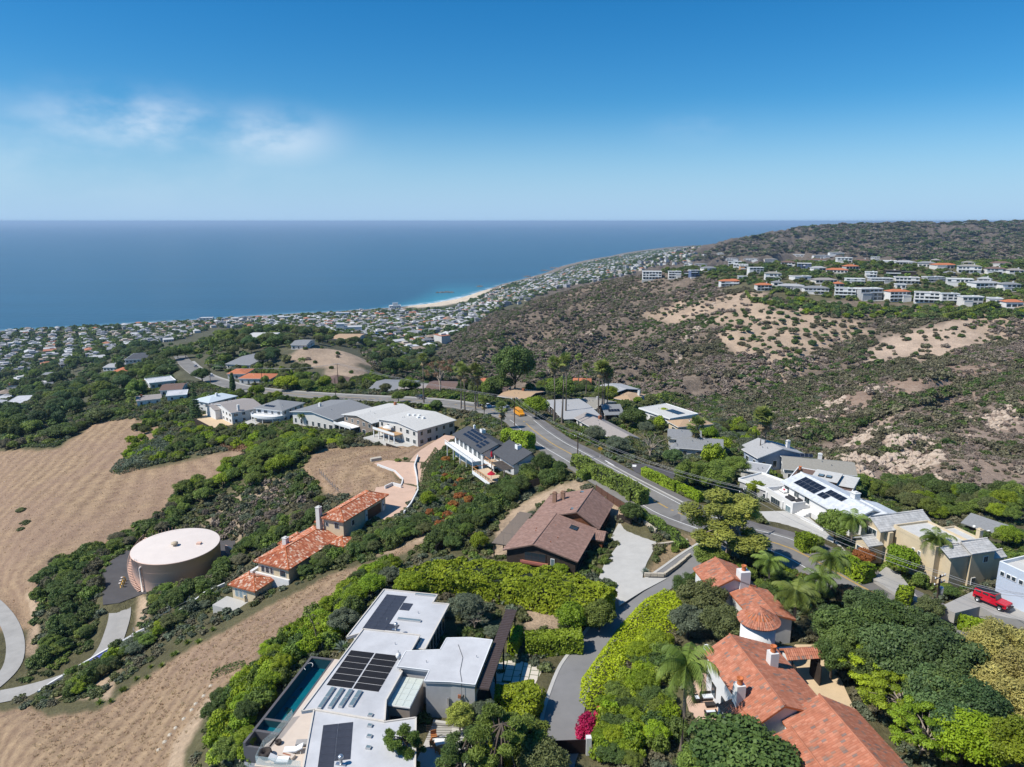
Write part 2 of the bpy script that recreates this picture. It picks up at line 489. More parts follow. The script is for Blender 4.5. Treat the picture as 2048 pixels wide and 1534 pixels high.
def H(X,Y):
 X = np.asarray(X,float).ravel(); Y = np.asarray(Y,float).ravel()
 z = H0(X,Y)
 for pts,hw,fall,zz in PADS:
  m = hw + fall
  k = np.where((X > pts[:,0].min() - m) & (X < pts[:,0].max() + m) & (Y > pts[:,1].min() - m) & (Y < pts[:,1].max() + m))[0]
  if not len(k):
   continue
  x = X[k]; y = Y[k]
  n = len(pts)
  best = np.full(len(k),1e9); bz = np.zeros(len(k))
  for i in range(n - 1 if zz is None else n):
   a = pts[i]; b = pts[(i + 1) % n]
   d,t = _segd(x,y,a,b)
   s = d < best
   best[s] = d[s]
   if zz is None:
    bz[s] = (a[2] + t * (b[2] - a[2]))[s]
  if zz is not None:
   best[inpoly(x,y,[tuple(q) for q in pts])] = 0
   bz[:] = zz
  w_ = 1 - np.clip((best - hw) / fall,0,1)
  w_ = w_ * w_ * (3 - 2 * w_)
  z[k] = z[k] * (1 - w_) + bz * w_
 return z
def h1(x,y):
 return float(H([x],[y])[0])
_TS = np.geomspace(35,9000,700)
def hit(px,py,ymin=0):
 """photo pixel -> first point of the terrain along that line of sight"""
 x,y,z = ray(px,py)
 T = _TS[_TS > ymin]
 d = CAMZ + z * T / y - H(x * T / y,T)
 k = np.where(d < 0)[0]
 i = k[0] if len(k) else len(T) - 1
 if i == 0:
  i = 1
 t = T[i - 1] + (T[i] - T[i - 1]) * d[i - 1] / (d[i - 1] - d[i] + 1e-9)
 X = x * t / y
 return Vector((X,t,h1(X,t)))
def onz(x,y,dz=0.0):
 return Vector((x,y,h1(x,y) + dz))
# graded ground
def px_line(pts):
 return [P(*p) for p in pts]
def smooth_line(pts,n=4):
 """Catmull-Rom through world points"""
 out = []
 for i in range(len(pts) - 1):
  p0 = pts[max(i - 1,0)]; p1 = pts[i]; p2 = pts[i + 1]; p3 = pts[min(i + 2,len(pts) - 1)]
  for k in range(n):
   t = k / n
   out.append(0.5 * ((2 * p1) + (p2 - p0) * t + (2 * p0 - 5 * p1 + 4 * p2 - p3) * t * t + (3 * p1 - p0 - 3 * p2 + p3) * t ** 3))
 out.append(pts[-1])
 return out
road_w = smooth_line(px_line(ROAD),4)
drive_w = smooth_line(px_line(DRIVE),4)
pad_line([(p.x,p.y,p.z - 0.12) for p in road_w],6.6,7)
pad_line([(p.x,p.y,p.z - 0.12) for p in drive_w],3.2,3)
def pp(poly,drop,fall=5):
 pad_poly([P(a,b,drop) for a,b in poly],CAMZ - drop,fall)
pp([(1175,1150),(1230,1050),(1290,1045),(1330,1100),(1290,1160),(1200,1200)],57.2,3)     # forecourt
pp([(1010,1120),(1110,980),(1190,970),(1240,1010),(1170,1130),(1080,1150)],58,4)          # timber house
pp([(640,1450),(630,1534),(900,1600),(960,1480),(1080,1330),(1040,1240),(900,1215),(770,1215),(715,1310)],58.5,3)  # flat-roofed house
pp([(615,1300),(668,1305),(560,1480),(505,1490),(495,1450)],60.6,2.5)
pp([(250,1120),(262,1165),(330,1180),(420,1160),(460,1130),(470,1090),(430,1060),(330,1065),(260,1090)],85,4)
PEACHD = [(905,872,70.8),(880,888,71),(855,905,70.5),(838,925,69.6),(829,945,69),(825,965,68.3),(818,990,67.6)]
TANKD = [(235,1195,85.3),(240,1225,86),(232,1260,86.6),(215,1300,87.3),(180,1335,88),(120,1362,88.8),(40,1385,89.4),(-40,1400,90)]
LEFTD = [(-40,1185,92),(-8,1212,91.5),(16,1242,91),(30,1280,90.5),(28,1320,90),(10,1350,89.8),(-30,1385,89.6)]
WHITED = [(1560,1022,58.4),(1590,1050,58.3),(1620,1078,57.8),(1640,1100,57.3)]
for _l,_h in ((PEACHD,3.4),(TANKD,3.0),(LEFTD,3.0),(WHITED,5.0)):
 pad_line([(p.x,p.y,p.z - .12) for p in smooth_line(px_line(_l),4)],_h,3)
pp([(748,927),(775,921),(815,925),(842,926),(836,960),(800,958),(786,943)],69.2,3)
pp([(752,975),(805,968),(836,975),(812,1020),(770,1040),(735,1030)],67.6,3)
pp([(203,1150),(222,1122),(262,1096),(300,1080),(470,1080),(472,1115),(440,1140),(330,1190),(286,1188),(238,1206),(206,1210)],85.05,3)
pp([(1370,1310),(1480,1260),(1600,1240),(1690,1350),(1800,1500),(1640,1600),(1450,1470),(1380,1430)],56,4)
pp([(1540,1020),(1640,965),(1790,1030),(1700,1100),(1620,1070)],58.5,3)
pp([(1740,1050),(1850,1040),(2000,1120),(1970,1200),(1850,1180),(1760,1120)],57,3)
pp([(1970,1165),(2100,1140),(2160,1240),(2010,1230)],53.2,3)
pp([(973,1316),(1142,1316),(1105,1430),(985,1400)],58.5,2)
# foliage builders
def quads_from(c,nrm,size,asp,rg,lv,droop=None):
 """one leaf quad per centre"""
 n = len(c)
 r = rg.normal(size=(n,3))
 if droop is not None:
  r = r * (1 - droop) + np.array([0,0,-1.0]) * droop
 u = np.cross(nrm,r); u /= np.linalg.norm(u,axis=1,keepdims=True) + 1e-9
 v = np.cross(nrm,u)
 s = (size * rg.uniform(0.65,1.35,n))[:,None]
 u = u * s * 0.5; v = v * s * 0.5 * asp
 mid = nrm * s * 0.12
 V = np.stack([c - u - v,c + u - v + mid,c + u + v,c - u + v - mid],1).reshape(-1,3)
 Q = np.arange(4 * n).reshape(n,4)
 lvv = np.repeat(lv,4)
 C = np.stack([lvv,lvv,lvv,np.ones_like(lvv)],1)
 return V,Q,C
def cloud_pts(clumps,n,rg,shell=0.35,upb=0.25,jit=0.55):
 cl = np.array(clumps,float)
 wgt = (cl[:,3] * cl[:,4] * cl[:,5]) ** 0.62
 k = rg.choice(len(cl),n,p=wgt / wgt.sum())
 d = rg.normal(size=(n,3)); d[:,2] += upb
 d /= np.linalg.norm(d,axis=1,keepdims=True)
 rr = rg.uniform(0,1,n) ** shell
 c = cl[k,:3] + d * cl[k,3:6] * rr[:,None]
 nrm = d + rg.normal(size=(n,3)) * jit + np.array([0,0,0.35])
 nrm /= np.linalg.norm(nrm,axis=1,keepdims=True)
 cv = rg.uniform(0,1,len(cl))
 lv = np.clip(cv[k] * 0.55 + rg.uniform(0,1,n) * 0.45,0,1)
 return c,nrm,lv
def crown_mesh(name,clumps,n,size,asp=0.8,seed=1,droop=None,**k):
 rg = np.random.default_rng(seed)
 c,nrm,lv = cloud_pts(clumps,n,rg,**k)
 c[:,2] = np.maximum(c[:,2],0.02)
 V,Q,C = quads_from(c,nrm,size,asp,rg,lv,droop)
 return npmesh(name,V,Q,None,{'lv': C})
def blob_clumps(rx,rz,cz,n,cr,seed,low=-0.35):
 """clumps over an uneven ellipsoid"""
 rg = np.random.default_rng(seed)
 out = []
 for i in range(n):
  z = low + (1 - low) * (i + 0.5) / n
  a = i * 2.39996 + rg.uniform(-.4,.4)
  q = math.sqrt(max(0,1 - z * z))
  k = rg.uniform(0.55,0.86)
  r = cr * rg.uniform(0.65,1.3)
  out.append((rx * k * q * math.cos(a),rx * k * q * math.sin(a),cz + rz * k * z,r,r,r * 0.8))
 out.append((0,0,cz,rx * 0.55,rx * 0.55,rz * 0.55))
 return out
def trunk_mb(h,r,limbs,seed,bend=0.3,n=7):
 rg = random.Random(seed)
 m = MB()
 p = [(0,0,-0.6)]
 for i in range(1,5):
  p.append((rg.uniform(-bend,bend) * i / 4,rg.uniform(-bend,bend) * i / 4,h * i / 4))
 m.tube(p,[r * 1.25,r,r * .9,r * .8,r * .65],n)
 for (x,y,z) in limbs:
  i = rg.choice([2,3,4])
  a = Vector(p[i]); b = Vector((x,y,z))
  c = a.lerp(b,.5) + Vector((0,0,0.12 * (b - a).length))
  m.tube([a,c,b],[r * .5,r * .35,r * .12],5)
 return m
BARK = mat('bark_brown',(0.11,0.085,0.065),0.9,0.3,6,0.03)
BARKP = mat('bark_pale',(0.30,0.25,0.20),0.9,0.3,4,0.02)
PALMB = mat('palm_trunk',(0.19,0.155,0.125),0.9,0.25,5,0.03)
G = dict(
 mid=leafmat('leaf_mid',(0.078,0.118,0.022),(0.246,0.324,0.058)),
 dark=leafmat('leaf_dark',(0.049,0.083,0.022),(0.152,0.214,0.053)),
 deep=leafmat('leaf_deep',(0.047,0.085,0.031),(0.138,0.218,0.070)),
 bright=leafmat('leaf_bright',(0.118,0.182,0.011),(0.315,0.413,0.030)),
 hedge=leafmat('leaf_hedge',(0.146,0.221,0.013),(0.378,0.475,0.026)),
 lime=leafmat('leaf_lime',(0.199,0.285,0.010),(0.406,0.510,0.026)),
 yellow=leafmat('leaf_yellow',(0.330,0.430,0.010),(0.580,0.690,0.030)),
 olive=leafmat('leaf_olive',(0.085,0.100,0.034),(0.200,0.222,0.080)),
 grey=leafmat('leaf_grey',(0.085,0.105,0.062),(0.190,0.225,0.140)),
 euc=leafmat('leaf_euc',(0.170,0.200,0.041),(0.467,0.490,0.091)),
 gold=leafmat('leaf_gold',(0.251,0.223,0.064),(0.558,0.490,0.148)),
 brown=leafmat('leaf_brown',(0.137,0.086,0.050),(0.342,0.194,0.096)),
 scrub=leafmat('leaf_scrub',(0.095,0.090,0.054),(0.205,0.188,0.105),tr=0.1),
 dead=leafmat('leaf_dead',(0.165,0.130,0.102),(0.350,0.285,0.225),tr=0.1),
 rust=leafmat('leaf_rust',(0.228,0.091,0.028),(0.433,0.182,0.046)),
 red=leafmat('leaf_red',(0.360,0.012,0.036),(0.600,0.024,0.084)),
 fan=leafmat('leaf_fan',(0.126,0.172,0.040),(0.360,0.406,0.108)),
 frond=leafmat('leaf_frond',(0.090,0.140,0.022),(0.235,0.305,0.062)),
 straw=leafmat('leaf_straw',(0.240,0.168,0.084),(0.456,0.342,0.192)),
 agave=leafmat('leaf_agave',(0.132,0.180,0.144),(0.276,0.336,0.264)),
)
PROTO = {}          # kind -> list of (trunk mesh or None, crown mesh, width, height)
def proto(kind,trunk,crown,w_,h):
 PROTO.setdefault(kind,[]).append((trunk,crown,w_,h))
def make_protos():
 for s in range(3):
  cl = blob_clumps(3.6,2.9,4.9,26,1.35,s + 1)
  proto('round',trunk_mb(4.4,.26,[c[:3] for c in cl[::3]],s).mesh('trunk',BARK),crown_mesh('crown',cl,10000,.29,.65,s + 1),8.6,8.6)
  cl = blob_clumps(3.7,2.8,5.0,44,1.0,s + 11)
  proto('fine',trunk_mb(4.4,.26,[c[:3] for c in cl[::3]],s).mesh('trunk',BARK),crown_mesh('crown',cl,17000,.21,.6,s + 21,shell=.45),8.6,8.6)
  cl = blob_clumps(1.25,.85,.75,13,.55,s + 31,low=-.6)
  proto('bush',None,crown_mesh('foliage',cl,3200,.15,.65,s + 31),3.1,1.9)
  cl = blob_clumps(1.25,.8,.75,9,.6,s + 41,low=-.5)
  proto('scrub',None,crown_mesh('foliage',cl,260,.42,.75,s + 41),3.1,1.9)
  cl = blob_clumps(3.4,3.0,4.6,12,1.5,s + 51)
  proto('far',trunk_mb(3,.3,[],s,n=5).mesh('trunk',BARK),crown_mesh('crown',cl,520,1.0,.8,s + 51),8.6,8.6)
 for s in range(2):
  rg = np.random.default_rng(70 + s); cl = []
  for i in range(34):
   a = i * 2.4; z = rg.uniform(5.0,13.2); q = 4.6 * math.sqrt(max(.15,1 - ((z - 8.6) / 5.2) ** 2)) * rg.uniform(.45,1)
   r = rg.uniform(.75,1.55)
   cl.append((q * math.cos(a),q * math.sin(a),z,r,r,r * .85))
  proto('euc',trunk_mb(8,.36,[c[:3] for c in cl],s,1.0).mesh('trunk',BARKP),crown_mesh('crown',cl,24000,.29,.36,s + 71,droop=.75,shell=.45),10.5,14.4)
  cl = blob_clumps(3.9,3.2,4.4,40,1.15,s + 81,low=-.75)
  proto('feather',trunk_mb(3.8,.3,[c[:3] for c in cl[::2]],s,.6).mesh('trunk',BARKP),crown_mesh('crown',cl,17000,.24,.3,s + 81,droop=.6,shell=.5),9.2,8.6)
  rg = np.random.default_rng(90 + s); cl = []
  for i in range(46):
   a = i * 2.4; z = rg.uniform(3.2,7.6); q = 4.3 * math.sqrt(max(.2,1 - ((z - 5) / 3.4) ** 2)) * rg.uniform(.5,1)
   cl.append((q * math.cos(a),q * math.sin(a),z,rg.uniform(.6,1.1),rg.uniform(.6,1.1),.36))
  proto('lacy',trunk_mb(4.2,.22,[c[:3] for c in cl[::2]],s,.6).mesh('trunk',BARKP),crown_mesh('crown',cl,14000,.2,.55,s + 91,shell=.6,jit=.35,upb=.6),9.4,8.2)
  rg = np.random.default_rng(100 + s); cl = []
  for i in range(30):
   a = i * 2.4; z = rg.uniform(4.0,10.5); q = (4.4 - .28 * (z - 4)) * rg.uniform(.45,1)
   r = rg.uniform(.6,1.15)
   cl.append((q * math.cos(a),q * math.sin(a),z,r,r,r * .6))
  V = []; Q = []; C = []; off = 0
  for seed in (1,):
   c,nrm,lv = cloud_pts(cl,15000,rg,shell=.6,jit=1.0)
   v,q_,c_ = quads_from(c,nrm,.42,.13,rg,lv)
   me = npmesh('crown',v,q_,None,{'lv': c_})
  proto('pine',trunk_mb(9.2,.26,[c[:3] for c in cl],s,.7).mesh('trunk',BARK),me,9.6,11.4)
  rg = random.Random(s); m = MB()
  m.tube([(0,0,-.5),(.1,0,2.2),(0,.1,3.6)],[.24,.2,.14],6)
  tw = []
  for i in range(16):
   a = i * 2.4; z = rg.uniform(4,7.6); q = rg.uniform(1.2,3.4)
   e = Vector((q * math.cos(a),q * math.sin(a),z)); tw.append(e)
   m.tube([(0,0,rg.uniform(1.8,3.4)),e * .5 + Vector((0,0,2.1)),e],[.11,.07,.02],4)
   for j in range(3):
    d = Vector((rg.uniform(-1,1),rg.uniform(-1,1),rg.uniform(.1,1))); m.tube([e * .75 + Vector((0,0,.9)),e + d],[.04,.01],3)
  proto('bare',m.mesh('trunk',BARKP),crown_mesh('crown',[(e.x,e.y,e.z,.8,.8,.6) for e in tw],1500,.2,.5,s + 5,shell=.7),8,8.4)
 rg = np.random.default_rng(5); cl = []; limbs = []
 for i in range(15):
  z = 1.8 + i * .86; R = 2.5 * (1 - i / 16.5)
  for j in range(6):
   a = j * pi / 3 + i * .5
   cl.append((R * .6 * math.cos(a),R * .6 * math.sin(a),z - .15,R * .42 + .15,R * .42 + .15,.26))
 proto('conifer',trunk_mb(14,.22,[],1,.1).mesh('trunk',BARK),crown_mesh('crown',cl,6500,.34,.3,9,shell=.6),5.2,15.2)
 cl = [(0,0,z,1.0 * math.sin(min(1,z / 3) * pi / 2) * (1 - z / 9.5) + .25,1.0 * math.sin(min(1,z / 3) * pi / 2) * (1 - z / 9.5) + .25,.9) for z in np.linspace(.6,8.2,12)]
 proto('cypress',None,crown_mesh('foliage',cl,3500,.28,.5,6,shell=.25),2.5,9)
 for s in range(2):
  rg = np.random.default_rng(200 + s); V = []; Q = []; C = []
  def blade(base,d,L_,wd,lv,up):
   """a fan: fold of 7 pointed segments"""
   d = d / np.linalg.norm(d)
   side = np.cross(d,up); side /= np.linalg.norm(side) + 1e-9
   nn = np.cross(side,d)
   tip = base + d * L_ * .5
   for k in range(7):
    a = (k - 3) * .36
    e = tip + (d * math.cos(a) + side * math.sin(a)) * L_ * .55 + np.array([0,0,-1]) * .16 * L_ * abs(k - 3) / 3
    w0 = (side * math.cos(a) - d * math.sin(a)) * wd
    o = len(V) * 1
    V.extend([tip - w0 * .5,tip + w0 * .5,(tip + e) / 2 + w0 * .8 + nn * .04,e]); Q.append((o,o + 1,o + 2,o + 3)); C.extend([lv + .12 * (k % 2)] * 4)
   o = len(V); V.extend([base - side * .03,base + side * .03,tip + side * .03,tip - side * .03]); Q.append((o,o + 1,o + 2,o + 3)); C.extend([lv] * 4)
  top = np.array([0,0,14.6])
  for i in range(46):
   a = i * 2.39996; el = rg.uniform(-.55,1.45)
   d = np.array([math.cos(a) * math.cos(el),math.sin(a) * math.cos(el),math.sin(el)])
   blade(top + rg.normal(size=3) * .12,d,rg.uniform(1.5,2.0),.2,rg.uniform(0,.9) * (0.5 + .35 * math.sin(el)),np.array([0,0,1.0]))
  c = np.array(C); c4 = np.stack([c,c,c,c * 0 + 1],1)
  me = npmesh('crown',np.array(V),np.array(Q),None,{'lv': c4})
  V = []; Q = []; C = []
  for i in range(26):
   a = i * 2.39996; el = rg.uniform(-1.5,-.75)
   d = np.array([math.cos(a) * math.cos(el),math.sin(a) * math.cos(el),math.sin(el)])
   blade(top + np.array([0,0,-.1 - .05 * i]),d,rg.uniform(1.0,1.6),.16,rg.uniform(0,1),np.array([0.3,0,1.0]))
  c = np.array(C); c4 = np.stack([c,c,c,c * 0 + 1],1)
  sk = npmesh('dry_skirt',np.array(V),np.array(Q),None,{'lv': c4})
  tm = MB().tube([(0,0,-.8),(.05,0,.6),(.15,.1,5),(.05,.15,10),(0,0,14.7)],[.42,.3,.22,.19,.2],8).mesh('trunk',PALMB)
  proto('fanpalm',tm,me,4,16.2); PROTO['fanpalm'][-1] += (sk,)
 for s in range(2):
  rg = np.random.default_rng(220 + s); V = []; Q = []; C = []
  top = np.array([0,0,7.4])
  for i in range(19):
   a = i * 2.39996 + rg.uniform(-.2,.2); el = 1.25 - 1.5 * (i / 19) + rg.uniform(-.1,.1); Lf = rg.uniform(3.0,3.9)
   h = np.array([math.cos(a),math.sin(a),0.])
   pts = []
   p = top.copy(); e = el
   for k in range(9):
    pts.append(p.copy()); d = h * math.cos(e) + np.array([0,0,1.]) * math.sin(e); p = p + d * Lf / 8; e -= .19 + .05 * k * .5
   side = np.array([-math.sin(a),math.cos(a),0.])
   lv = rg.uniform(.1,.9)
   for k in range(8):
    for f in (0,.25,.5,.75):
     b = pts[k] * (1 - f) + pts[k + 1] * f
     t = (k + f) / 8
     ll = 1.0 * math.sin(pi * min(1,.12 + t * .88)) ** .6 * .95 + .12
     dirp = pts[k + 1] - pts[k]; dirp = dirp / np.linalg.norm(dirp)
     for sg in (-1,1):
      tipv = b + (side * sg * .8 + dirp * .45 + np.array([0,0,-.42 - rg.uniform(0,.35)])) * ll
      o = len(V); V.extend([b - dirp * .045,b + dirp * .045,(b + tipv) / 2 + dirp * .06 + np.array([0,0,.05]),tipv]); Q.append((o,o + 1,o + 2,o + 3)); C.extend([np.clip(lv + rg.uniform(-.2,.2),0,1)] * 4)
  c = np.array(C); c4 = np.stack([c,c,c,c * 0 + 1],1)
  me = npmesh('crown',np.array(V),np.array(Q),None,{'lv': c4})
  tm = MB().tube([(0,0,-.8),(.04,0,.5),(.1,.05,3.5),(0,0,7.4)],[.3,.22,.17,.15],8).mesh('trunk',PALMB)
  proto('featherpalm',tm,me,7,9.2)
 rg = np.random.default_rng(3); V = []; Q = []; C = []
 for i in range(30):
  a = i * 2.39996; el = 1.35 - 1.15 * i / 30
  d = np.array([math.cos(a) * math.cos(el),math.sin(a) * math.cos(el),math.sin(el)]); sd = np.array([-math.sin(a),math.cos(a),0])
  o = len(V); b = np.array([0,0,.05]); L_ = rg.uniform(.75,1.0)
  V.extend([b - sd * .07,b + sd * .07,b + d * L_ * .5 + sd * .09,b + d * L_ + np.array([0,0,-.05]),b + d * L_ * .5 - sd * .09]);
  Q.append((o,o + 1,o + 2,o + 4)); Q.append((o + 4,o + 2,o + 3,o + 3)); C.extend([rg.uniform(0,1)] * 5)
 c = np.array(C); c4 = np.stack([c,c,c,c * 0 + 1],1)
 me = bpy.data.meshes.new('rosette'); me.from_pydata([tuple(v) for v in V],[],[(q[0],q[1],q[2],q[3]) if q[2] != q[3] else q[:3] for q in Q])
 at = me.attributes.new('lv','FLOAT_COLOR','POINT'); at.data.foreach_set('color',c4.astype(np.float32).ravel())
 proto('agave',None,me,2,1)
make_protos()
NPLANT = {}
def setmat(o,m):
 if len(o.data.materials) == 0:
  o.data.materials.append(leafmat('foliage',None,None))
 o['leaf_a'],o['leaf_b'] = LCOL[m]
def plant(kind,loc,h,w_,colour,name,label,cat,group=None,var=None,rz=None,tilt=0.0,parts=True):
 """one tree, palm or shrub: a thing of its own; its meshes are shared"""
 pr = PROTO[kind][(var if var is not None else rng.randrange(99)) % len(PROTO[kind])]
 tm,cm,w0,h0 = pr[:4]
 sc = (w_ / w0,w_ / w0,h / h0)
 rot = (rng.uniform(-tilt,tilt),rng.uniform(-tilt,tilt),rng.uniform(0,6.28) if rz is None else rz)
 NPLANT[name] = NPLANT.get(name,0) + 1
 if tm is None or not parts:
  o = obj(name,cm,None,loc,rot,sc); setmat(o,G[colour])
  return tag(o,label,cat,group)
 e = empty(name,loc,0,label,cat,group); e.rotation_euler = rot
 tsc = sc if kind != 'fanpalm' else ((sc[2] * .5 + .5),) * 2 + (sc[2],)
 if kind == 'fanpalm':
  csc = (w_ / w0,) * 3
  zt = 14.6 * sc[2] - 14.6 * csc[2]
 else:
  csc = sc; zt = 0
 t = obj('trunk',tm,e,None,None,tsc)
 c = obj('crown',cm,e,(0,0,zt),None,csc); setmat(c,G[colour])
 if len(pr) > 4:
  d = obj('dry_skirt',pr[4],e,(0,0,zt),None,csc); setmat(d,G['straw'])
 return e
# things nobody could count: points with instanced meshes
def stuff(name,label,protos,mats_,P_,scl,rotz,idx):
 """ONE object: scrub or far mass; the meshes are instanced on its points"""
 col = bpy.data.collections.new(name + '_source')
 for i,(me,m) in enumerate(zip(protos,mats_)):
  if m is not None:
   me = me.copy(); me.materials.clear(); me.materials.append(m)
  o = bpy.data.objects.new('%s_source_%02d' % (name,i),me)
  col.objects.link(o)
 me = bpy.data.meshes.new(name); me.from_pydata([tuple(p) for p in P_],[],[])
 a = me.attributes.new('scl','FLOAT_VECTOR','POINT'); a.data.foreach_set('vector',np.asarray(scl,np.float32).ravel())
 r3 = np.zeros((len(P_),3),np.float32); r3[:,2] = rotz
 a = me.attributes.new('rot','FLOAT_VECTOR','POINT'); a.data.foreach_set('vector',r3.ravel())
 a = me.attributes.new('idx','INT','POINT'); a.data.foreach_set('value',np.asarray(idx,np.int32))
 o = obj(name,me); tag(o,label,None,kind='stuff')
 g = bpy.data.node_groups.new(name,'GeometryNodeTree')
 g.interface.new_socket('Geometry',in_out='INPUT',socket_type='NodeSocketGeometry')
 g.interface.new_socket('Geometry',in_out='OUTPUT',socket_type='NodeSocketGeometry')
 gi = g.nodes.new('NodeGroupInput'); go = g.nodes.new('NodeGroupOutput')
 ip = g.nodes.new('GeometryNodeInstanceOnPoints'); ci = g.nodes.new('GeometryNodeCollectionInfo')
 ci.inputs['Collection'].default_value = col; ci.inputs['Separate Children'].default_value = True; ci.inputs['Reset Children'].default_value = True
 def na(nm,t):
  n = g.nodes.new('GeometryNodeInputNamedAttribute'); n.data_type = t; n.inputs[0].default_value = nm; return n.outputs[0]
 g.links.new(gi.outputs[0],ip.inputs['Points']); g.links.new(ci.outputs[0],ip.inputs['Instance'])
 ip.inputs['Pick Instance'].default_value = True
 g.links.new(na('idx','INT'),ip.inputs['Instance Index'])
 g.links.new(na('rot','FLOAT_VECTOR'),ip.inputs['Rotation']); g.links.new(na('scl','FLOAT_VECTOR'),ip.inputs['Scale'])
 g.links.new(ip.outputs[0],go.inputs[0])
 md = o.modifiers.new('scatter','NODES'); md.node_group = g
 return o
# clipped hedges and leafy banks
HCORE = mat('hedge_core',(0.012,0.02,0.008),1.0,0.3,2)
def hedge(pts,width,h,colour,label,name='hedge',cat='hedge',group=None,leaf=.2,dens=26,rough=.18,round_=.35,widths=None):
 """clipped hedge along world points (x, y): leaves over a rounded box with an uneven face, a solid dark box added inside to block see-through"""
 e = empty(name,onz(pts[0][0],pts[0][1]),0,label,cat,group)
 O = e.location
 rg = np.random.default_rng(len(pts) * 7 + int(abs(O.x) * 10))
 core = MB(); V = []; NR = []
 wd = widths or [width] * len(pts)
 for i in range(len(pts) - 1):
  a = Vector((pts[i][0],pts[i][1])); b = Vector((pts[i + 1][0],pts[i + 1][1]))
  d = b - a; Ls = d.length
  if Ls < .01: continue
  d /= Ls; s = Vector((-d.y,d.x))
  za,zb = h1(*a),h1(*b)
  wa,wb = wd[i] / 2,wd[i + 1] / 2
  k = .8
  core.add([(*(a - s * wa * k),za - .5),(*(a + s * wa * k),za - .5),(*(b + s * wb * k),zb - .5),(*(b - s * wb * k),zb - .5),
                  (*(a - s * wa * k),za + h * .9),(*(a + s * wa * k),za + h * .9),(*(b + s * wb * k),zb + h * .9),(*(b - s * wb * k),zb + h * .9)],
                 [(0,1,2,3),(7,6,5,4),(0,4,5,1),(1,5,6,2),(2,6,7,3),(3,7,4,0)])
  per = 2 * h + (wa + wb)
  n = int(Ls * per * dens)
  ends = 0
  t = rg.uniform(-.02,1.02,n); u = rg.uniform(0,per,n)
  wt = wa + (wb - wa) * t; zt = za + (zb - za) * t
  side = np.where(u < h,-1,np.where(u > per - h,1,0))
  off = np.where(side == 0,(u - h) / (per - 2 * h) * 2 - 1,side)
  zz = np.where(side == -1,u,np.where(side == 1,per - u,h))
  top = np.clip((zz - h * .75) / (h * .25),0,1)
  rr = 1 - round_ * np.where(side != 0,top ** 2 * .45,0)
  zz = zz - np.where(side == 0,round_ * np.abs(off) ** 3 * .45,0)
  px_ = a.x + d.x * Ls * t + s.x * off * wt * rr; py_ = a.y + d.y * Ls * t + s.y * off * wt * rr
  bump = fbm(px_ * 1.0 + zz,py_ + zz * .7,1.7,3) * rough
  nx = s.x * side; ny = s.y * side; nz = np.where(side == 0,1.0,.25)
  V.append(np.stack([px_ + nx * bump,py_ + ny * bump,zt + zz + nz * bump],1)); NR.append(np.stack([nx + 0 * nz,ny + 0 * nz,nz],1))
 for (i,j) in ((0,1),(len(pts) - 1,len(pts) - 2)):
  a = Vector((pts[i][0],pts[i][1])); b = Vector((pts[j][0],pts[j][1])); d = (a - b).normalized(); s = Vector((-d.y,d.x))
  n = int(wd[i] * h * dens); t = rg.uniform(-.5,.5,n) * wd[i]; zz = rg.uniform(0,h,n)
  V.append(np.stack([a.x + s.x * t + d.x * .05,a.y + s.y * t + d.y * .05,h1(*a) + zz],1)); NR.append(np.tile([d.x,d.y,.2],(n,1)))
 V = np.concatenate(V); NR = np.concatenate(NR)
 nrm = NR + rg.normal(size=V.shape) * .5; nrm /= np.linalg.norm(nrm,axis=1,keepdims=True)
 lv = np.clip(fbm(V[:,0] + V[:,2],V[:,1],2.5,3) * .4 + .5 + rg.uniform(-.35,.35,len(V)),0,1)
 v,q,c = quads_from(V - np.array(O),nrm,leaf * 1.25,.7,rg,lv)
 f = obj('foliage',npmesh('foliage',v,q,G[colour],{'lv': c}),e)
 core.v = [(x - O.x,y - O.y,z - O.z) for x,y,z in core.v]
 core.build('inner_dark_box',HCORE,e)  # solid dark filler added so gaps between leaves don't show through
 return e
def bank(poly,h,colour,label,name='ground_cover',cat='ground cover',leaf=.3,dens=14,group=None,rough=.6,kind=None):
 """low leafy mass over a world outline: mounded, uneven, one plant mass"""
 xs = [p[0] for p in poly]; ys = [p[1] for p in poly]
 area = (max(xs) - min(xs)) * (max(ys) - min(ys))
 rg = np.random.default_rng(int(area * 3))
 n = int(area * dens)
 X = rg.uniform(min(xs),max(xs),n); Y = rg.uniform(min(ys),max(ys),n)
 k = inpoly(X,Y,poly); X = X[k]; Y = Y[k]
 best = np.full(len(X),1e9)
 for i in range(len(poly)):
  d,_ = _segd(X,Y,poly[i],poly[(i + 1) % len(poly)]); best = np.minimum(best,d)
 edge = 1 - np.clip(1 - best / (h * .9 + .2),0,1) ** 2
 hh = h * edge * (1 + rough * .5 * fbm(X,Y,4.0,3)) + .05
 low = rg.uniform(0,1,len(X)) ** .35
 Z = H(X,Y)
 c0 = np.array([poly[0][0],poly[0][1],h1(*poly[0][:2])])
 Vc = np.stack([X,Y,Z + hh * low],1)
 nrm = rg.normal(size=Vc.shape) * .6 + np.array([0,0,1.0])
 nrm /= np.linalg.norm(nrm,axis=1,keepdims=True)
 lv = np.clip(fbm(X,Y,5,3) * .45 + .5 + rg.uniform(-.3,.3,len(X)),0,1)
 v,q,c = quads_from(Vc - c0,nrm,leaf,.65,rg,lv)
 o = obj(name,npmesh(name,v,q,G[colour],{'lv': c}),None,tuple(c0))
 return tag(o,label,None if kind else cat,group,kind)
def plx(pts,drop=None):
 """photo pixels -> terrain (x, y) points"""
 return [tuple((hit(*p) if drop is None else P(p[0],p[1],drop))[:2]) for p in pts]
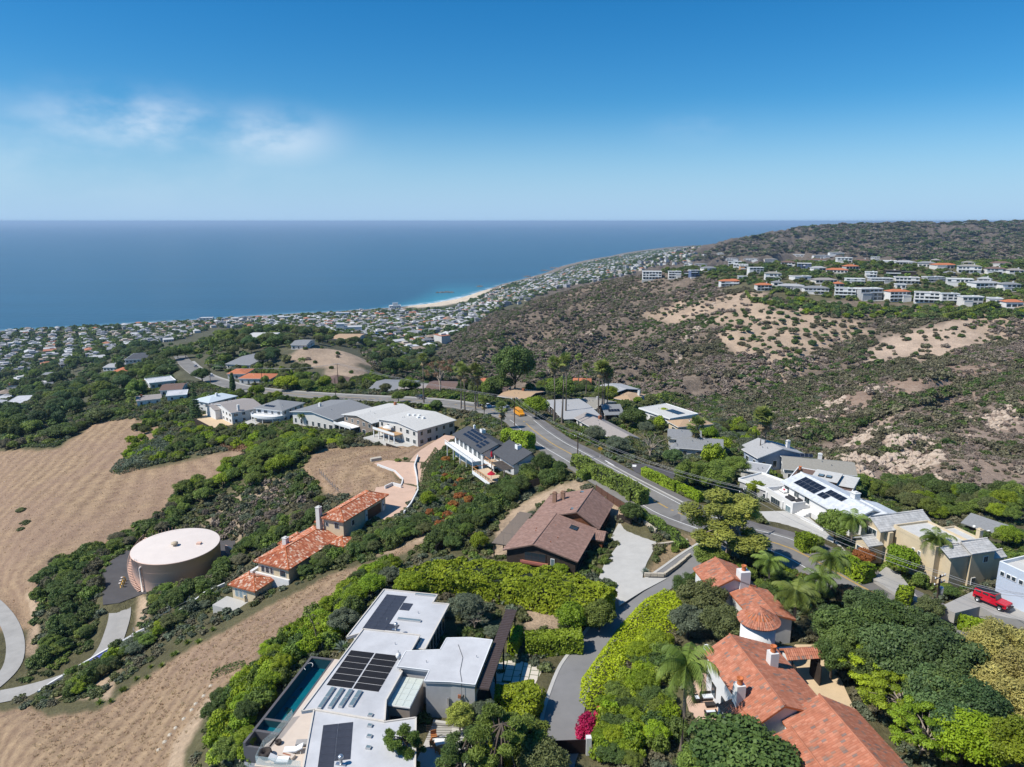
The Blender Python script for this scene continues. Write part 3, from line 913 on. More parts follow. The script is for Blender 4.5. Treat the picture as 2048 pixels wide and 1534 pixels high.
# building materials
WHITE = mat('white_stucco',(0.68,0.67,0.645),0.85,0.05,1.2,0.006,30)
CREAM = mat('cream_stucco',(0.60,0.49,0.33),0.9,0.07,1.0,0.006,30)
PALE = mat('pale_render',(0.62,0.60,0.56),0.9,0.06,1.0,0.006,30)
GREYW = mat('grey_render',(0.40,0.40,0.40),0.85,0.08,1.0)
BLUEW = mat('blue_grey_siding',(0.27,0.33,0.42),0.8,0.06,2.0)
TAUPEW = mat('taupe_siding',(0.26,0.21,0.17),0.85,0.08,2.0)
DARKW = mat('dark_timber',(0.045,0.033,0.026),0.8,0.2,3.0)
REDW = mat('redwood_boards',(0.17,0.065,0.028),0.8,0.25,3.0)
SHADEW = mat('white_trim',(0.78,0.78,0.76),0.6,0.03,3)
GLASS = glass()
GLASSB = glass('pale_glass',(0.16,0.22,0.24),0.12)
R_WHITE = mat('white_membrane_roof',(0.50,0.50,0.505),0.75,0.15,0.22)
R_PALE = mat('pale_gravel_roof',(0.52,0.51,0.48),0.95,0.10,1.5,0.01,25)
R_GREY = mat('grey_shingle_roof',(0.22,0.225,0.23),0.95,0.13,2.5,0.02,14)
R_LGREY = mat('light_grey_shingle_roof',(0.36,0.36,0.36),0.95,0.12,2.5,0.02,14)
R_DARK = mat('charcoal_shingle_roof',(0.075,0.078,0.085),0.95,0.15,2.5,0.02,14)
R_TAUPE = mat('taupe_shingle_roof',(0.30,0.27,0.25),0.95,0.12,2.5,0.02,14)
R_TAN = mat('tan_shingle_roof',(0.42,0.29,0.18),0.95,0.12,2.5,0.02,14)
R_BROWN = mat('brown_shingle_roof',(0.16,0.105,0.085),0.95,0.14,2.5,0.02,14)
R_RED = mat('red_tile_roof',(0.46,0.16,0.075),0.9,0.18,2.5,0.03,6)
R_BLUE = mat('pale_blue_roof',(0.50,0.56,0.60),0.85,0.08,2.5)
R_OLIVE = mat('olive_grey_roof',(0.27,0.255,0.22),0.95,0.12,2.5,0.02,14)
SOLAR = mat('solar_cells',(0.014,0.016,0.024),0.18,0.3,2.0,spec=0.6)
SOLARF = mat('panel_frame',(0.30,0.31,0.33),0.4,0.05,3,metal=0.6)
CONC = mat('concrete',(0.35,0.335,0.31),0.95,0.12,0.35,0.01,8)
CONCL = mat('pale_concrete',(0.46,0.445,0.41),0.95,0.08,0.5,0.008,8)
PEACH = mat('peach_paving',(0.56,0.385,0.285),0.95,0.08,0.5,0.008,10)
SANDP = mat('sandy_paving',(0.58,0.44,0.28),0.95,0.08,0.6,0.008,10)
ASPH = mat('worn_asphalt',(0.20,0.19,0.175),0.95,0.22,0.16,0.01,9)
ASPHD = mat('dark_asphalt',(0.085,0.08,0.08),0.95,0.15,0.3,0.01,9)
YELLOWP = mat('yellow_road_paint',(0.55,0.33,0.05),0.8,0.2,2)
WHITEP = mat('white_road_paint',(0.72,0.71,0.68),0.8,0.12,2)
BRICK = mat('brick_red',(0.32,0.13,0.07),0.9,0.2,6)
TERRA = mat('terracotta',(0.48,0.15,0.055),0.75,0.15,4)
METAL = mat('galvanised_metal',(0.55,0.56,0.57),0.35,0.1,5,metal=0.85)
BLACKM = mat('black_metal',(0.02,0.02,0.022),0.5,0.2,5)
STONE = mat('pale_stone',(0.50,0.44,0.35),0.95,0.2,2.0,0.03,5)
DECKW = mat('timber_deck',(0.42,0.26,0.13),0.8,0.15,4)
def tilemat(name,cols,rough=0.85):
 """roof tiles: each tile takes its own fired colour from its tile value"""
 m = bpy.data.materials.new(name); m.use_nodes = True
 N = m.node_tree.nodes; L = m.node_tree.links; b = N['Principled BSDF']; b.inputs['Roughness'].default_value = rough; b.inputs['Specular IOR Level'].default_value = .25
 at = N.new('ShaderNodeAttribute'); at.attribute_name = 'lv'
 r = N.new('ShaderNodeValToRGB'); r.color_ramp.interpolation = 'CONSTANT'
 while len(r.color_ramp.elements) > 1: r.color_ramp.elements.remove(r.color_ramp.elements[0])
 for i,(p,c) in enumerate(cols):
  e = r.color_ramp.elements[0] if i == 0 else r.color_ramp.elements.new(p)
  e.position = p; e.color = (*c,1)
 s = N.new('ShaderNodeSeparateColor'); L.new(at.outputs['Color'],s.inputs[0]); L.new(s.outputs[0],r.inputs[0])
 co = N.new('ShaderNodeTexCoord'); n = N.new('ShaderNodeTexNoise'); n.inputs['Scale'].default_value = 1.3; n.inputs['Detail'].default_value = 5; L.new(co.outputs['Object'],n.inputs['Vector'])
 mr = N.new('ShaderNodeMapRange'); mr.inputs[1].default_value = .3; mr.inputs[2].default_value = .7; mr.inputs[3].default_value = .82; mr.inputs[4].default_value = 1.15; L.new(n.outputs[0],mr.inputs[0])
 mx = N.new('ShaderNodeMix'); mx.data_type = 'RGBA'; mx.blend_type = 'MULTIPLY'; mx.inputs[0].default_value = 1; L.new(r.outputs[0],mx.inputs[6]); L.new(mr.outputs[0],mx.inputs[7]); L.new(mx.outputs[2],b.inputs['Base Color'])
 return m
T_RED = tilemat('terracotta_tiles',[(0,(0.42,0.165,0.098)),(.35,(0.47,0.20,0.125)),(.62,(0.40,0.15,0.088)),(.88,(0.31,0.17,0.12)),(.95,(0.23,0.16,0.135))])
T_MIX = tilemat('mottled_tiles',[(0,(0.42,0.13,0.06)),(.3,(0.35,0.10,0.05)),(.5,(0.48,0.19,0.105)),(.74,(0.58,0.33,0.22)),(.9,(0.66,0.50,0.39))])
T_BROWN = tilemat('brown_ribbed_tiles',[(0,(0.27,0.165,0.13)),(.4,(0.245,0.15,0.12)),(.75,(0.29,0.185,0.15))])
T_SEAM = tilemat('pale_seam_metal',[(0,(0.58,0.60,0.62)),(.5,(0.56,0.58,0.60))],.5)
T_SLATE = tilemat('grey_flat_tiles',[(0,(0.46,0.45,0.43)),(.4,(0.42,0.415,0.40)),(.75,(0.49,0.48,0.46))])
def tile_field(quads,mat_,name='roof_tiles',parent=None,pitch=.28,course=.42,rise=.06,step=.03,clip=True,seed=3,segs=4):
 """barrel tiles over roof slopes; each slope = (eave a, eave b, top c, top d), tiles run from the eave up"""
 rg = np.random.default_rng(seed)
 V = []; Q = []; C = []; off = 0
 for a,b,c,d in quads:
  a,b,c,d = (np.array(tuple(x),float) for x in (a,b,c,d))
  e = b - a; Le = np.linalg.norm(e); e /= Le
  top = (c + d) / 2
  up = top - a; up = up - e * up.dot(e); Hs = np.linalg.norm(up); up /= Hs
  n = np.cross(e,up)
  if n[2] < 0: n = -n
  sd = (d - a).dot(e); sc_ = (c - a).dot(e)         # where the slanted ends meet the top
  hd = (d - a).dot(up); hc = (c - a).dot(up)
  k = max(2,int(round(Le / pitch))); pw = Le / k
  smin = min(0,sd); smax = max(Le,sc_)
  k0 = int(math.floor(smin / pw)); k1 = int(math.ceil(smax / pw))
  for i in range(k0,k1):
   s = (i + .5) * pw
   lo = 0.0; hi = Hs
   if s < sd: hi = min(hi,hd * s / sd if sd > 1e-6 else hi)
   if s > sc_: hi = min(hi,hc * (Le - s) / (Le - sc_) if Le - sc_ > 1e-6 else hi)
   if s < 0: lo = hd * s / sd if sd < -1e-6 else 0
   if s > Le: lo = hc * (s - Le) / (sc_ - Le) if sc_ - Le > 1e-6 else 0
   if hi - lo < .12: continue
   m = max(1,int(round((hi - lo) / course))); dl = (hi - lo) / m
   for j in range(m):
    y0 = lo + j * dl - .04; y1 = lo + (j + 1) * dl + .02
    lv = rg.uniform()
    ang = np.linspace(0,pi,segs + 1)
    xs = s - pw * .5 * np.cos(ang); zs = rise * np.sin(ang)
    p0 = a + e * xs[:,None] + up * y0 + n * (zs + step + .01)[:,None]
    p1 = a + e * xs[:,None] + up * y1 + n * (zs + .01)[:,None]
    V.append(p0); V.append(p1)
    q = [(off + t,off + t + 1,off + segs + 2 + t,off + segs + 1 + t) for t in range(segs)]
    Q += q; C += [lv] * (2 * segs + 2); off += 2 * segs + 2
 V = np.concatenate(V); c = np.array(C); c4 = np.stack([c,c,c,c * 0 + 1],1)
 me = npmesh(name,V,np.array(Q),mat_,{'lv': c4},smooth=True)
 o = obj(name,me,parent); o['kind'] = 'stuff'
 return o
_UNIT = {}
def unit_box(m):
 if m.name not in _UNIT:
  _UNIT[m.name] = MB().box(-.5,.5,-.5,.5,-.5,.5).mesh('unit_' + m.name,m)
 return _UNIT[m.name]
def pbox(name,parent,m,x0,x1,y0,y1,z0,z1,rot=None):
 """a box part sharing one mesh per material"""
 return obj(name,unit_box(m),parent,((x0 + x1) / 2,(y0 + y1) / 2,(z0 + z1) / 2),rot,(abs(x1 - x0),abs(y1 - y0),abs(z1 - z0)))
class House:
 def __init__(s,name,label,x,y,rz,zg,cat='house',group=None):
  s.o = empty(name,(x,y,zg),rz,label,cat,group); s.zg = zg; s.rz = rz; s.x = x; s.y = y
  s.M = Matrix.Translation((x,y,zg)) @ Matrix.Rotation(rz,4,'Z'); s.Mi = s.M.inverted()
 def L(s,px,py,drop):
  return s.Mi @ P(px,py,drop)
 def d(s,drop):
  return CAMZ - drop - s.zg
 def box(s,name,m,x0,x1,y0,y1,z0,z1):
  return pbox(name,s.o,m,x0,x1,y0,y1,z0,z1)
 def poly(s,name,m,pts,z0,z1):
  return MB().prism(pts,z0,z1).build(name,m,s.o)
 def win(s,side,at,u0,u1,z0,z1,fr=SHADEW,gl=GLASS,name='window',mull=0,parent=None):
  """window on a wall plane: side '+x','-x','+y','-y', at = plane position; frame with its pane as sub-part"""
  sg = 1 if side[0] == '+' else -1
  if side[1] == 'x':
   loc = (at + sg * .03,(u0 + u1) / 2,(z0 + z1) / 2); sc = (.1,u1 - u0,z1 - z0); ps = (1.35,1 - .16 / (u1 - u0),1 - .16 / (z1 - z0))
  else:
   loc = ((u0 + u1) / 2,at + sg * .03,(z0 + z1) / 2); sc = (u1 - u0,.1,z1 - z0); ps = (1 - .16 / (u1 - u0),1.35,1 - .16 / (z1 - z0))
  w_ = obj(name,unit_box(fr),parent or s.o,loc,None,sc)
  if not mull:
   obj('pane',unit_box(gl),w_,None,None,ps)
  else:
   n = mull + 1
   for i in range(n):
    f = (i + .5) / n - .5
    if side[1] == 'x': obj('pane',unit_box(gl),w_,(0,f * ps[1],0),None,(ps[0],ps[1] / n - .05 / (u1 - u0),ps[2]))
    else: obj('pane',unit_box(gl),w_,(f * ps[0],0,0),None,(ps[0] / n - .05 / (u1 - u0),ps[1],ps[2]))
  return w_
 def gable(s,x0,x1,y0,y1,z0,ze,zr,axis,wm,rm,over=.5,r=None,th=.2,endover=None,fascia=None,tiles=None,wname='wall',rname='roof'):
  """block with a pitched roof; ridge along axis at r across"""
  eo = over if endover is None else endover
  def T(a,c,z):
   return (a,c,z) if axis == 'x' else (c,a,z)
  if axis == 'x': a0,a1,c0,c1 = x0,x1,y0,y1
  else: a0,a1,c0,c1 = y0,y1,x0,x1
  r = (c0 + c1) / 2 if r is None else r
  m = MB(); v = [T(a,c,z) for a in (a0,a1) for c,z in ((c0,z0),(c1,z0),(c1,ze - .02),(r,zr - .05),(c0,ze - .02))]
  f = [(0,1,2,3,4),(9,8,7,6,5),(0,5,6,1),(1,6,7,2),(4,9,5,0)]
  if axis == 'x': f = [tuple(reversed(q)) for q in f]
  m.add(v,f)
  W_ = m.build(wname,wm,s.o)
  s0 = (zr - ze) / (r - c0 + 1e-9); s1 = (zr - ze) / (c1 - r + 1e-9)
  prof = [(c0 - over,ze - over * s0),(r,zr),(c1 + over,ze - over * s1)]
  m = MB()
  v = [T(a,c,z + dz) for a in (a0 - eo,a1 + eo) for dz in (th,0) for c,z in prof]
  f = [(0,1,7,6),(1,2,8,7),(4,3,9,10),(5,4,10,11),(3,0,6,9),(2,5,11,8),(0,3,4,1),(1,4,5,2),(6,7,10,9),(7,8,11,10)]
  if axis == 'y': f = [tuple(reversed(q)) for q in f]
  m.add(v,f,0)
  if fascia is not None:
   m.m = [0,0] + [1] * 8
  R_ = m.build(rname,[rm,fascia] if fascia is not None else rm,s.o)
  if tiles:
   A = Vector(v[0]); B = Vector(v[6]); Cc = Vector(v[7]); D = Vector(v[1]); E = Vector(v[2]); F_ = Vector(v[8])
   kw = dict(tiles); tm = kw.pop('mat')
   tile_field([(A,B,Cc,D),(F_,E,D,Cc)],tm,'roof_tiles',R_,**kw)
   rm_ = MB()
   rm_.tube([D + Vector((0,0,.05)),Cc + Vector((0,0,.05))],.13,6); rm_.build('ridge_cap',tm,R_)
  return W_,R_
 def hip(s,x0,x1,y0,y1,z0,ze,zr,wm,rm,over=.5,th=.18,tiles=None,fascia=None,wname='wall',rname='roof',inset=None):
  W_ = MB().box(x0,x1,y0,y1,z0,ze).build(wname,wm,s.o)
  X0,X1,Y0,Y1 = x0 - over,x1 + over,y0 - over,y1 + over
  w_,l_ = X1 - X0,Y1 - Y0
  k = min(w_,l_) / 2 if inset is None else inset
  if w_ >= l_: r0,r1 = (X0 + k,(Y0 + Y1) / 2),(X1 - k,(Y0 + Y1) / 2)
  else: r0,r1 = ((X0 + X1) / 2,Y0 + k),((X0 + X1) / 2,Y1 - k)
  zt = ze + th
  v = [(X0,Y0,zt),(X1,Y0,zt),(X1,Y1,zt),(X0,Y1,zt),(*r0,zr),(*r1,zr)] + [(X0,Y0,ze),(X1,Y0,ze),(X1,Y1,ze),(X0,Y1,ze)]
  if w_ >= l_: tf = [(0,1,5,4),(1,2,5),(2,3,4,5),(3,0,4)]
  else: tf = [(0,1,4),(1,2,5,4),(2,3,5),(3,0,4,5)]
  m = MB(); m.add(v,tf + [(0,6,7,1),(1,7,8,2),(2,8,9,3),(3,9,6,0),(9,8,7,6)])
  if fascia is not None: m.m = [0] * 4 + [1] * 5
  R_ = m.build(rname,[rm,fascia] if fascia is not None else rm,s.o)
  if tiles:
   kw = dict(tiles); tm = kw.pop('mat'); q = []
   for f in tf:
    p = [Vector(v[i]) for i in f]
    q.append((p[0],p[1],p[2],p[3] if len(p) == 4 else p[2]))
   tile_field(q,tm,'roof_tiles',R_,**kw)
   rm_ = MB()
   hips = [(0,4),(3,4),(1,5),(2,5),(4,5)] if w_ >= l_ else [(0,4),(1,4),(2,5),(3,5),(4,5)]
   for i,j in hips: rm_.tube([Vector(v[i]) + Vector((0,0,.06)),Vector(v[j]) + Vector((0,0,.06))],.12,5)
   rm_.build('ridge_cap',TERRA,R_)
  return W_,R_
 def flat(s,x0,x1,y0,y1,z0,zt,wm,rm,over=.4,th=.3,par=0.0,fascia=None,wname='wall',rname='roof'):
  W_ = MB().box(x0,x1,y0,y1,z0,zt - th).build(wname,wm,s.o)
  m = MB(); m.box(x0 - over,x1 + over,y0 - over,y1 + over,zt - th,zt)
  m.m = [1,0,1,1,1,1]
  if par:
   for q in ((x0 - over,x1 + over,y0 - over,y0 - over + .22),(x0 - over,x1 + over,y1 + over - .22,y1 + over),(x0 - over,x0 - over + .22,y0 - over + .22,y1 + over - .22),(x1 + over - .22,x1 + over,y0 - over + .22,y1 + over - .22)):
    m.box(*q,zt + .002,zt + par,1)
  R_ = m.build(rname,[rm,fascia or wm],s.o)
  return W_,R_
 def shed(s,x0,x1,y0,y1,z0,z00,z10,z11,z01,wm,rm,over=.4,th=.22):
  """single-slope or warped roof given its four corner heights"""
  W_ = MB().prism([(x0,y0),(x1,y0),(x1,y1),(x0,y1)],z0,[z00 - .03,z10 - .03,z11 - .03,z01 - .03]).build('wall',wm,s.o)
  R_ = MB().prism([(x0 - over,y0 - over),(x1 + over,y0 - over),(x1 + over,y1 + over),(x0 - over,y1 + over)],[z00,z10,z11,z01],[z00 + th,z10 + th,z11 + th,z01 + th]).build('roof',rm,s.o)
  return W_,R_
 def chimney(s,x,y,z0,z1,w_=.8,m=WHITE,pot=None):
  c = s.box('chimney',m,x - w_ / 2,x + w_ / 2,y - w_ / 2,y + w_ / 2,z0,z1)
  q = MB()
  if pot is None: q.box(-w_ * .58,w_ * .58,-w_ * .58,w_ * .58,0,.12); q.box(-w_ * .3,w_ * .3,-w_ * .3,w_ * .3,.12,.3)
  else: q.lathe([(.28,0),(.34,.1),(.30,.18),(.33,.62),(.38,.7),(.38,.78),(.28,.78),(.27,.5)],n=14)
  k = q.build('chimney_cap' if pot is None else 'chimney_pot',pot or m,s.o,(x,y,z1)); return c
 def panels(s,x0,y0,z0,ux,uy,nx,ny,w_,h,gap=.04,sl=(0,0),m=SOLAR,name='solar_panel'):
  """grid of panels: local start, unit axes; sl = rise per metre along ux, uy"""
  ux = Vector((*ux,sl[0])).normalized(); uy = Vector((*uy,sl[1])).normalized(); nn = ux.cross(uy).normalized()
  key = ('pan',round(w_,2),round(h,2),m.name)
  if key not in _UNIT:
   b = MB(); b.box(0,w_,0,h,0,.05,0); b.box(.035,w_ - .035,.035,h - .035,.05,.056,1)
   _UNIT[key] = b.mesh(name,[SOLARF if m is SOLAR else BLACKM,m])
  R_ = Matrix((ux,uy,nn)).transposed().to_euler()
  for i in range(nx):
   for j in range(ny):
    p = Vector((x0,y0,z0)) + ux * i * (w_ + gap) + uy * j * (h + gap)
    obj(name,_UNIT[key],s.o,p,R_)
def house_px(name,label,A,B,C,de,dg,cat='house',group=None):
 """frame from three eave corners in the photo: A->B one side, B->C the next; returns house, length, width"""
 a = P(*A,de); b = P(*B,de); c = P(*C,de)
 d = (b - a); d.z = 0
 L_ = d.length; rz = math.atan2(d.y,d.x)
 n = Vector((-d.y,d.x,0)).normalized()
 W_ = (c - b).dot(n)
 if W_ < 0:
  a,b = b,a; rz += pi; W_ = -W_
 return House(name,label,a.x,a.y,rz,CAMZ - dg,cat,group),L_,W_
def slab(name,pts,drop,m,th=.12,lift=.05,label=None,cat=None,kind=None,parent=None):
 w_ = [P(x,y,drop) for x,y in pts]
 o = MB().prism([(p.x,p.y) for p in w_],CAMZ - drop + lift - th,CAMZ - drop + lift).build(name,m,parent)
 return tag(o,label,cat,None,kind)
def strip(name,line,l,r,lift,m,kind=None,label=None,cat=None,parent=None,th=0.0,t0=0,t1=1):
 """ribbon along world points, from l (left, metres) to r (right)"""
 V = []; F = []
 n = len(line)
 for i,p in enumerate(line):
  d = line[min(i + 1,n - 1)] - line[max(i - 1,0)]; d.z = 0; d.normalize()
  s = Vector((d.y,-d.x,0))
  V += [p + s * l + Vector((0,0,lift)),p + s * r + Vector((0,0,lift))]
 for i in range(n - 1):
  F.append((2 * i,2 * i + 1,2 * i + 3,2 * i + 2))
 if th:
  k = len(V); V += [v - Vector((0,0,th)) for v in V]
  for i in range(n - 1):
   F.append((2 * i,2 * i + 2,k + 2 * i + 2,k + 2 * i)); F.append((2 * i + 1,k + 2 * i + 1,k + 2 * i + 3,2 * i + 3))
  F.append((0,k,k + 1,1)); F.append((2 * n - 2,2 * n - 1,k + 2 * n - 1,k + 2 * n - 2))
 m_ = MB(); m_.add(V,F)
 return tag(m_.build(name,m,parent),label,cat,None,kind)
# roads, drives, kerbs, markings
def sub(line,a,b):
 n = len(line) - 1
 return line[int(a * n):int(b * n) + 1]
strip('road',road_w,-4.5,4.5,0.0,ASPH,'structure','worn grey hill road curving along the ridge')
strip('paved_shoulder',sub(road_w,0,.62),4.45,6.9,-0.03,mat('patched_shoulder',(0.15,0.14,0.135),.95,.15,.3,.01,9),'structure','darker paved shoulder beside the hill road')
strip('paved_shoulder',sub(road_w,0.0,.62),-6.0,-4.45,-0.03,ASPH,'structure','narrow paved shoulder below the hill road')
near = sub(road_w,0.02,.8)
ym = MB()
for off in (-.16,.06):
 strip('centre_line',near,off,off + .12,.004,YELLOWP,'structure','double yellow centre line of the hill road')
strip('edge_line',sub(road_w,.05,.5),3.5,3.66,.004,WHITEP,'structure','white edge line on the canyon side of the road')
strip('edge_line',sub(road_w,.05,.5),-3.6,-3.44,.004,WHITEP,'structure','white edge line on the garden side of the road')
strip('kerb',sub(road_w,.27,.37),4.5,4.75,.13,CONCL,'structure','curved concrete kerb at the corner',th=.25)
strip('kerb',sub(road_w,.5,.97),4.5,4.8,.13,CONC,'structure','concrete kerb on the far side of the road',th=.25)
strip('kerb',sub(road_w,.5,.97),-4.8,-4.5,.13,CONC,'structure','concrete kerb on the near side of the road',th=.25)
strip('pavement',sub(road_w,.55,.97),4.8,6.3,.12,CONC,'structure','pale pavement along the upper road',th=.2)
for a_,b_,l_,r_ in ((.1,.16,.3,3.2),(.22,.27,-3.3,-.5),(.33,.36,.3,2.2),(.41,.47,-2.9,-1.2),(.52,.6,.4,3.0),(.68,.73,-3.2,-.6)):
 strip('road_patch',sub(road_w,a_,b_),l_,r_,.002,mat('road_repair',(.145,.138,.13),.95,.15,.5),'structure','darker repair patch in the road surface')
def mark(pts,drop,m,label,lift=.012):
 slab('road_marking',pts,drop,m,.01,lift,label,None,'structure')
slab('side_street',[(1255,926),(1300,931),(1352,945),(1345,962),(1310,960),(1270,945)],57.1,ASPHD,.1,.14,'dark side street apron',None,'structure')
slab('road_marking',[(1209,921),(1212,921),(1236,935),(1233,935)],57.4,WHITEP,.02,.02,'white stop bar at the side street',None,'structure')
slab('road_marking',[(1254,930),(1273,931),(1272,935),(1253,934)],57.1,WHITEP,.02,.17,'worn white lettering patch on the side street',None,'structure')
strip('driveway',drive_w,-2.3,2.3,0.0,mat('drive_asphalt',(0.21,0.205,0.20),.95,.1,.3,.01,9),'structure','narrow grey asphalt drive between the hedges')
strip('kerb',sub(drive_w,.12,.98),-2.75,-2.3,.06,CONCL,'structure','pale concrete edging along the private drive',th=.2)
slab('forecourt',[(1237,1047),(1258,1049),(1283,1058),(1314,1078),(1308,1099),(1294,1125),(1287,1143),(1285,1156),(1334,1157),(1286,1182),(1238,1212),(1236,1190),(1229,1174),(1197,1158),(1210,1125),(1220,1112),(1236,1090),(1222,1075)],57.2,CONCL,.1,.06,'broad pale concrete forecourt beside the timber house',None,'structure')
slab('forecourt',[(973,1356),(1126,1347),(1096,1430),(1060,1420),(985,1400)],58.3,CONCL,.1,.08,'pale concrete forecourt inside the clipped hedges',None,'structure')
def pxl(pts,n=4):
 return smooth_line(px_line(pts),n)
peach_w = pxl(PEACHD)
strip('driveway',peach_w,-2.6,3.0,.02,PEACH,'structure','peach paved drive curving down to the tiled house')
slab('turning_court',[(748,927),(775,921),(815,925),(842,926),(836,960),(800,958),(786,943)],69.2,PEACH,.15,.10,'peach paved turning court',None,'structure')
slab('forecourt',[(752,975),(805,968),(836,975),(812,1020),(770,1040),(735,1030)],67.6,PEACH,.15,.08,'peach forecourt by the garage of the tiled house',None,'structure')
slab('service_yard',[(203,1150),(222,1122),(262,1096),(300,1080),(470,1080),(472,1115),(440,1140),(330,1190),(286,1188),(238,1206),(206,1210)],85,ASPHD,.1,.05,'dark asphalt yard round the water tank',None,'structure')
tank_w = pxl(TANKD)
strip('access_road',tank_w,-2.2,2.2,.03,CONC,'structure','pale concrete access road below the water tank')
left_w = pxl(LEFTD); white_w = pxl(WHITED)
strip('access_road',left_w,-1.7,1.7,.03,CONC,'structure','concrete service road at the foot of the dry slope')
strip('driveway',white_w,-4.5,4.5,.02,CONCL,'structure','white concrete drive of the solar-roofed white house')
slab('driveway',[(1745,1158),(1772,1135),(1800,1150),(1838,1200),(1815,1206)],56.5,CONC,1.0,.16,'short paved drive beside the clipped hedge',None,'structure')
slab('driveway',[(1880,1215),(1955,1180),(2060,1205),(2080,1250),(1990,1232),(1960,1215),(1910,1228)],53.4,CONC,1.6,.16,'short drive where the red car is parked',None,'structure')
# flat-roofed modern house with pool
def ring(m,pts,z,w_=.16,h=.14,mi=0):
 """raised lip along a roof outline"""
 n = len(pts); cx = sum(p[0] for p in pts) / n; cy = sum(p[1] for p in pts) / n
 for i in range(n):
  a = Vector((*pts[i],z + h / 2)); b = Vector((*pts[(i + 1) % n],z + h / 2))
  m.bar(a,b,w_,h,mi)
TRIM = mat('pale_roof_edge',(0.60,0.55,0.48),0.7,0.06,2)
PVGREY = mat('flexible_solar_film',(0.055,0.056,0.066),0.28,0.35,0.6,spec=0.5)
THERM = mat('pool_heating_mat',(0.016,0.014,0.014),0.6,0.25,3,0.01,20)
RIBBR = mat('bronze_ribbed_metal',(0.105,0.078,0.072),0.5,0.12,2,metal=0.3)
STUCG = mat('grey_plaster',(0.46,0.455,0.45),0.9,0.08,1)
def modern_house():
 h = House('modern_house','sprawling white flat-roofed modern house beside a dark-edged lap pool',-22.41,70.11,rad(-11),CAMZ - 58.5)
 o = h.o
 h.poly('wall',STUCG,[(-1.9,15.4),(-1.7,27.5),(5.6,27.5),(5.6,25.2),(7.9,25.2),(7.9,14.6)],-2,3.6)
 h.poly('wall',STUCG,[(0.2,.2),(0.2,16),(6.8,16),(6.8,0)],-2,4.2)
 h.poly('wall',STUCG,[(.6,-.2),(8.4,-.6),(11.4,.5),(14.2,-9),(5.2,-12)],-2,4.2)
 def roof(pts,z,th,m=R_WHITE):
  b = MB(); b.prism(pts,z - th,z); r = b.build('roof',m,o)
  e = MB(); ring(e,pts,z + .002); e.build('roof_edge',TRIM,r); return r
 roof([(-2.75,15.0),(-2.4,28),(6,28),(6,25.7),(8.45,25.8),(8.45,14.3),(7.3,14.3),(7.3,16.6),(-1,16.55)],3.9,.32)
 roof([(-1.25,-.6),(-.9,16.35),(7.12,16.4),(7.12,8.55),(7.45,8.5),(7.45,3.0),(8.55,-.33),(.02,0)],4.52,.3)
 roof([(0,-.06),(8.6,-.42),(11.75,.9),(15.6,-11),(4.9,-14)],4.5,.3)
 g = [(6.7,12.0),(6.7,8.75),(10.85,8.75),(10.87,6.6),(14,7.05),(17,7.14),(17.02,16.5),(14,16.5),(11,15.8),(10.9,13.1)]
 MB().prism([(7.2,11.8),(7.2,9.1),(11.0,9.1),(11.0,6.75),(14,7.2),(16.9,7.3),(16.9,16.3),(11.2,15.6),(11.1,12.6)],-2,4.75).build('garage_wall',STUCG,o)
 gr = MB().prism(g,4.75,5.02).build('garage_roof',R_WHITE,o)
 e = MB(); ring(e,g,5.022,.1,.05); e.build('roof_edge',SHADEW,gr)
 for i in range(7):
  h.win('+x',7.9,15.2 + i * 1.4,16.4 + i * 1.4,.3,3.3,TRIM,GLASS)
 c = MB().box(17.05,18.6,7.4,25.3,4.25,4.45).build('canopy',RIBBR,o)
 m = MB()
 for i in range(44):
  y = 7.5 + i * .405
  m.box(17.06,18.59,y,y + .06,4.452,4.51)
 m.build('canopy_seams',RIBBR,c)['kind'] = 'stuff'
 for y in (12,17,21,25):
  h.box('canopy_post',DARKW,18.3,18.48,y - .1,y + .1,-.5,4.25)
 h.box('garage_door',DARKW,17.0,17.06,8.2,13.6,0,3.0)
 h.poly('lobby_wall',mat('taupe_plaster',(0.33,0.28,0.24),.9,.1,1),[(7.6,3.3),(10.15,3.3),(10.15,8.3),(7.6,8.3)],-1,3.72)
 gf = h.box('glass_roof',SHADEW,7.52,10.25,3.15,8.5,3.74,3.9)
 PG = mat('frosted_glass',(0.56,0.60,0.54),0.25,0.08,1.5,spec=.6)
 for i in range(3):
  for j in range(5):
   h.box('glass_pane',PG,7.58 + i * .89,7.58 + i * .89 + .85,3.22 + j * 1.05,3.22 + j * 1.05 + 1.0,3.905,3.945)
 h.win('-y',3.3,7.8,9.2,.3,2.4,BLACKM,GLASS)
 h.box('wall',STUCG,6.95,7.5,3.2,8.4,-1,4.2)
 for cx in (-.55,2.82):
  for r in range(6):
   h.box('heating_mat',THERM,cx,cx + 3.15,4.35 + r * 1.21,5.45 + r * 1.21,4.53,4.57)
 for i,(a,b,y0) in enumerate(((.30,.78,.1),(1.42,1.9,.45),(2.52,3.0,.8),(3.62,4.16,1.15))):
  s_ = h.box('skylight',STUCG,a,b,y0,3.95,4.5,4.78);
  for k in range(2):
   obj('pane',unit_box(GLASSB),s_,(0,-.24 + .48 * k,.5),None,(.86,.46,.12))
 for x,y in ((6.62,.29),(7.22,-1.33),(7.79,-2.88),(8.34,-4.5)):
  s_ = pbox('skylight',o,STUCG,x - .28,x + .28,y - .22,y + .22,4.48,4.72); obj('pane',unit_box(GLASSB),s_,(0,0,.5),None,(.8,.8,.1))
 for a,b,c_,d_ in ((2.44,5.86,20.35,20.85),(2.7,5.9,27.35,27.72)):
  s_ = pbox('skylight',o,STUCG,a,b,c_,d_,3.88,4.12); obj('pane',unit_box(GLASSB),s_,(0,0,.5),None,(.96,.8,.1))
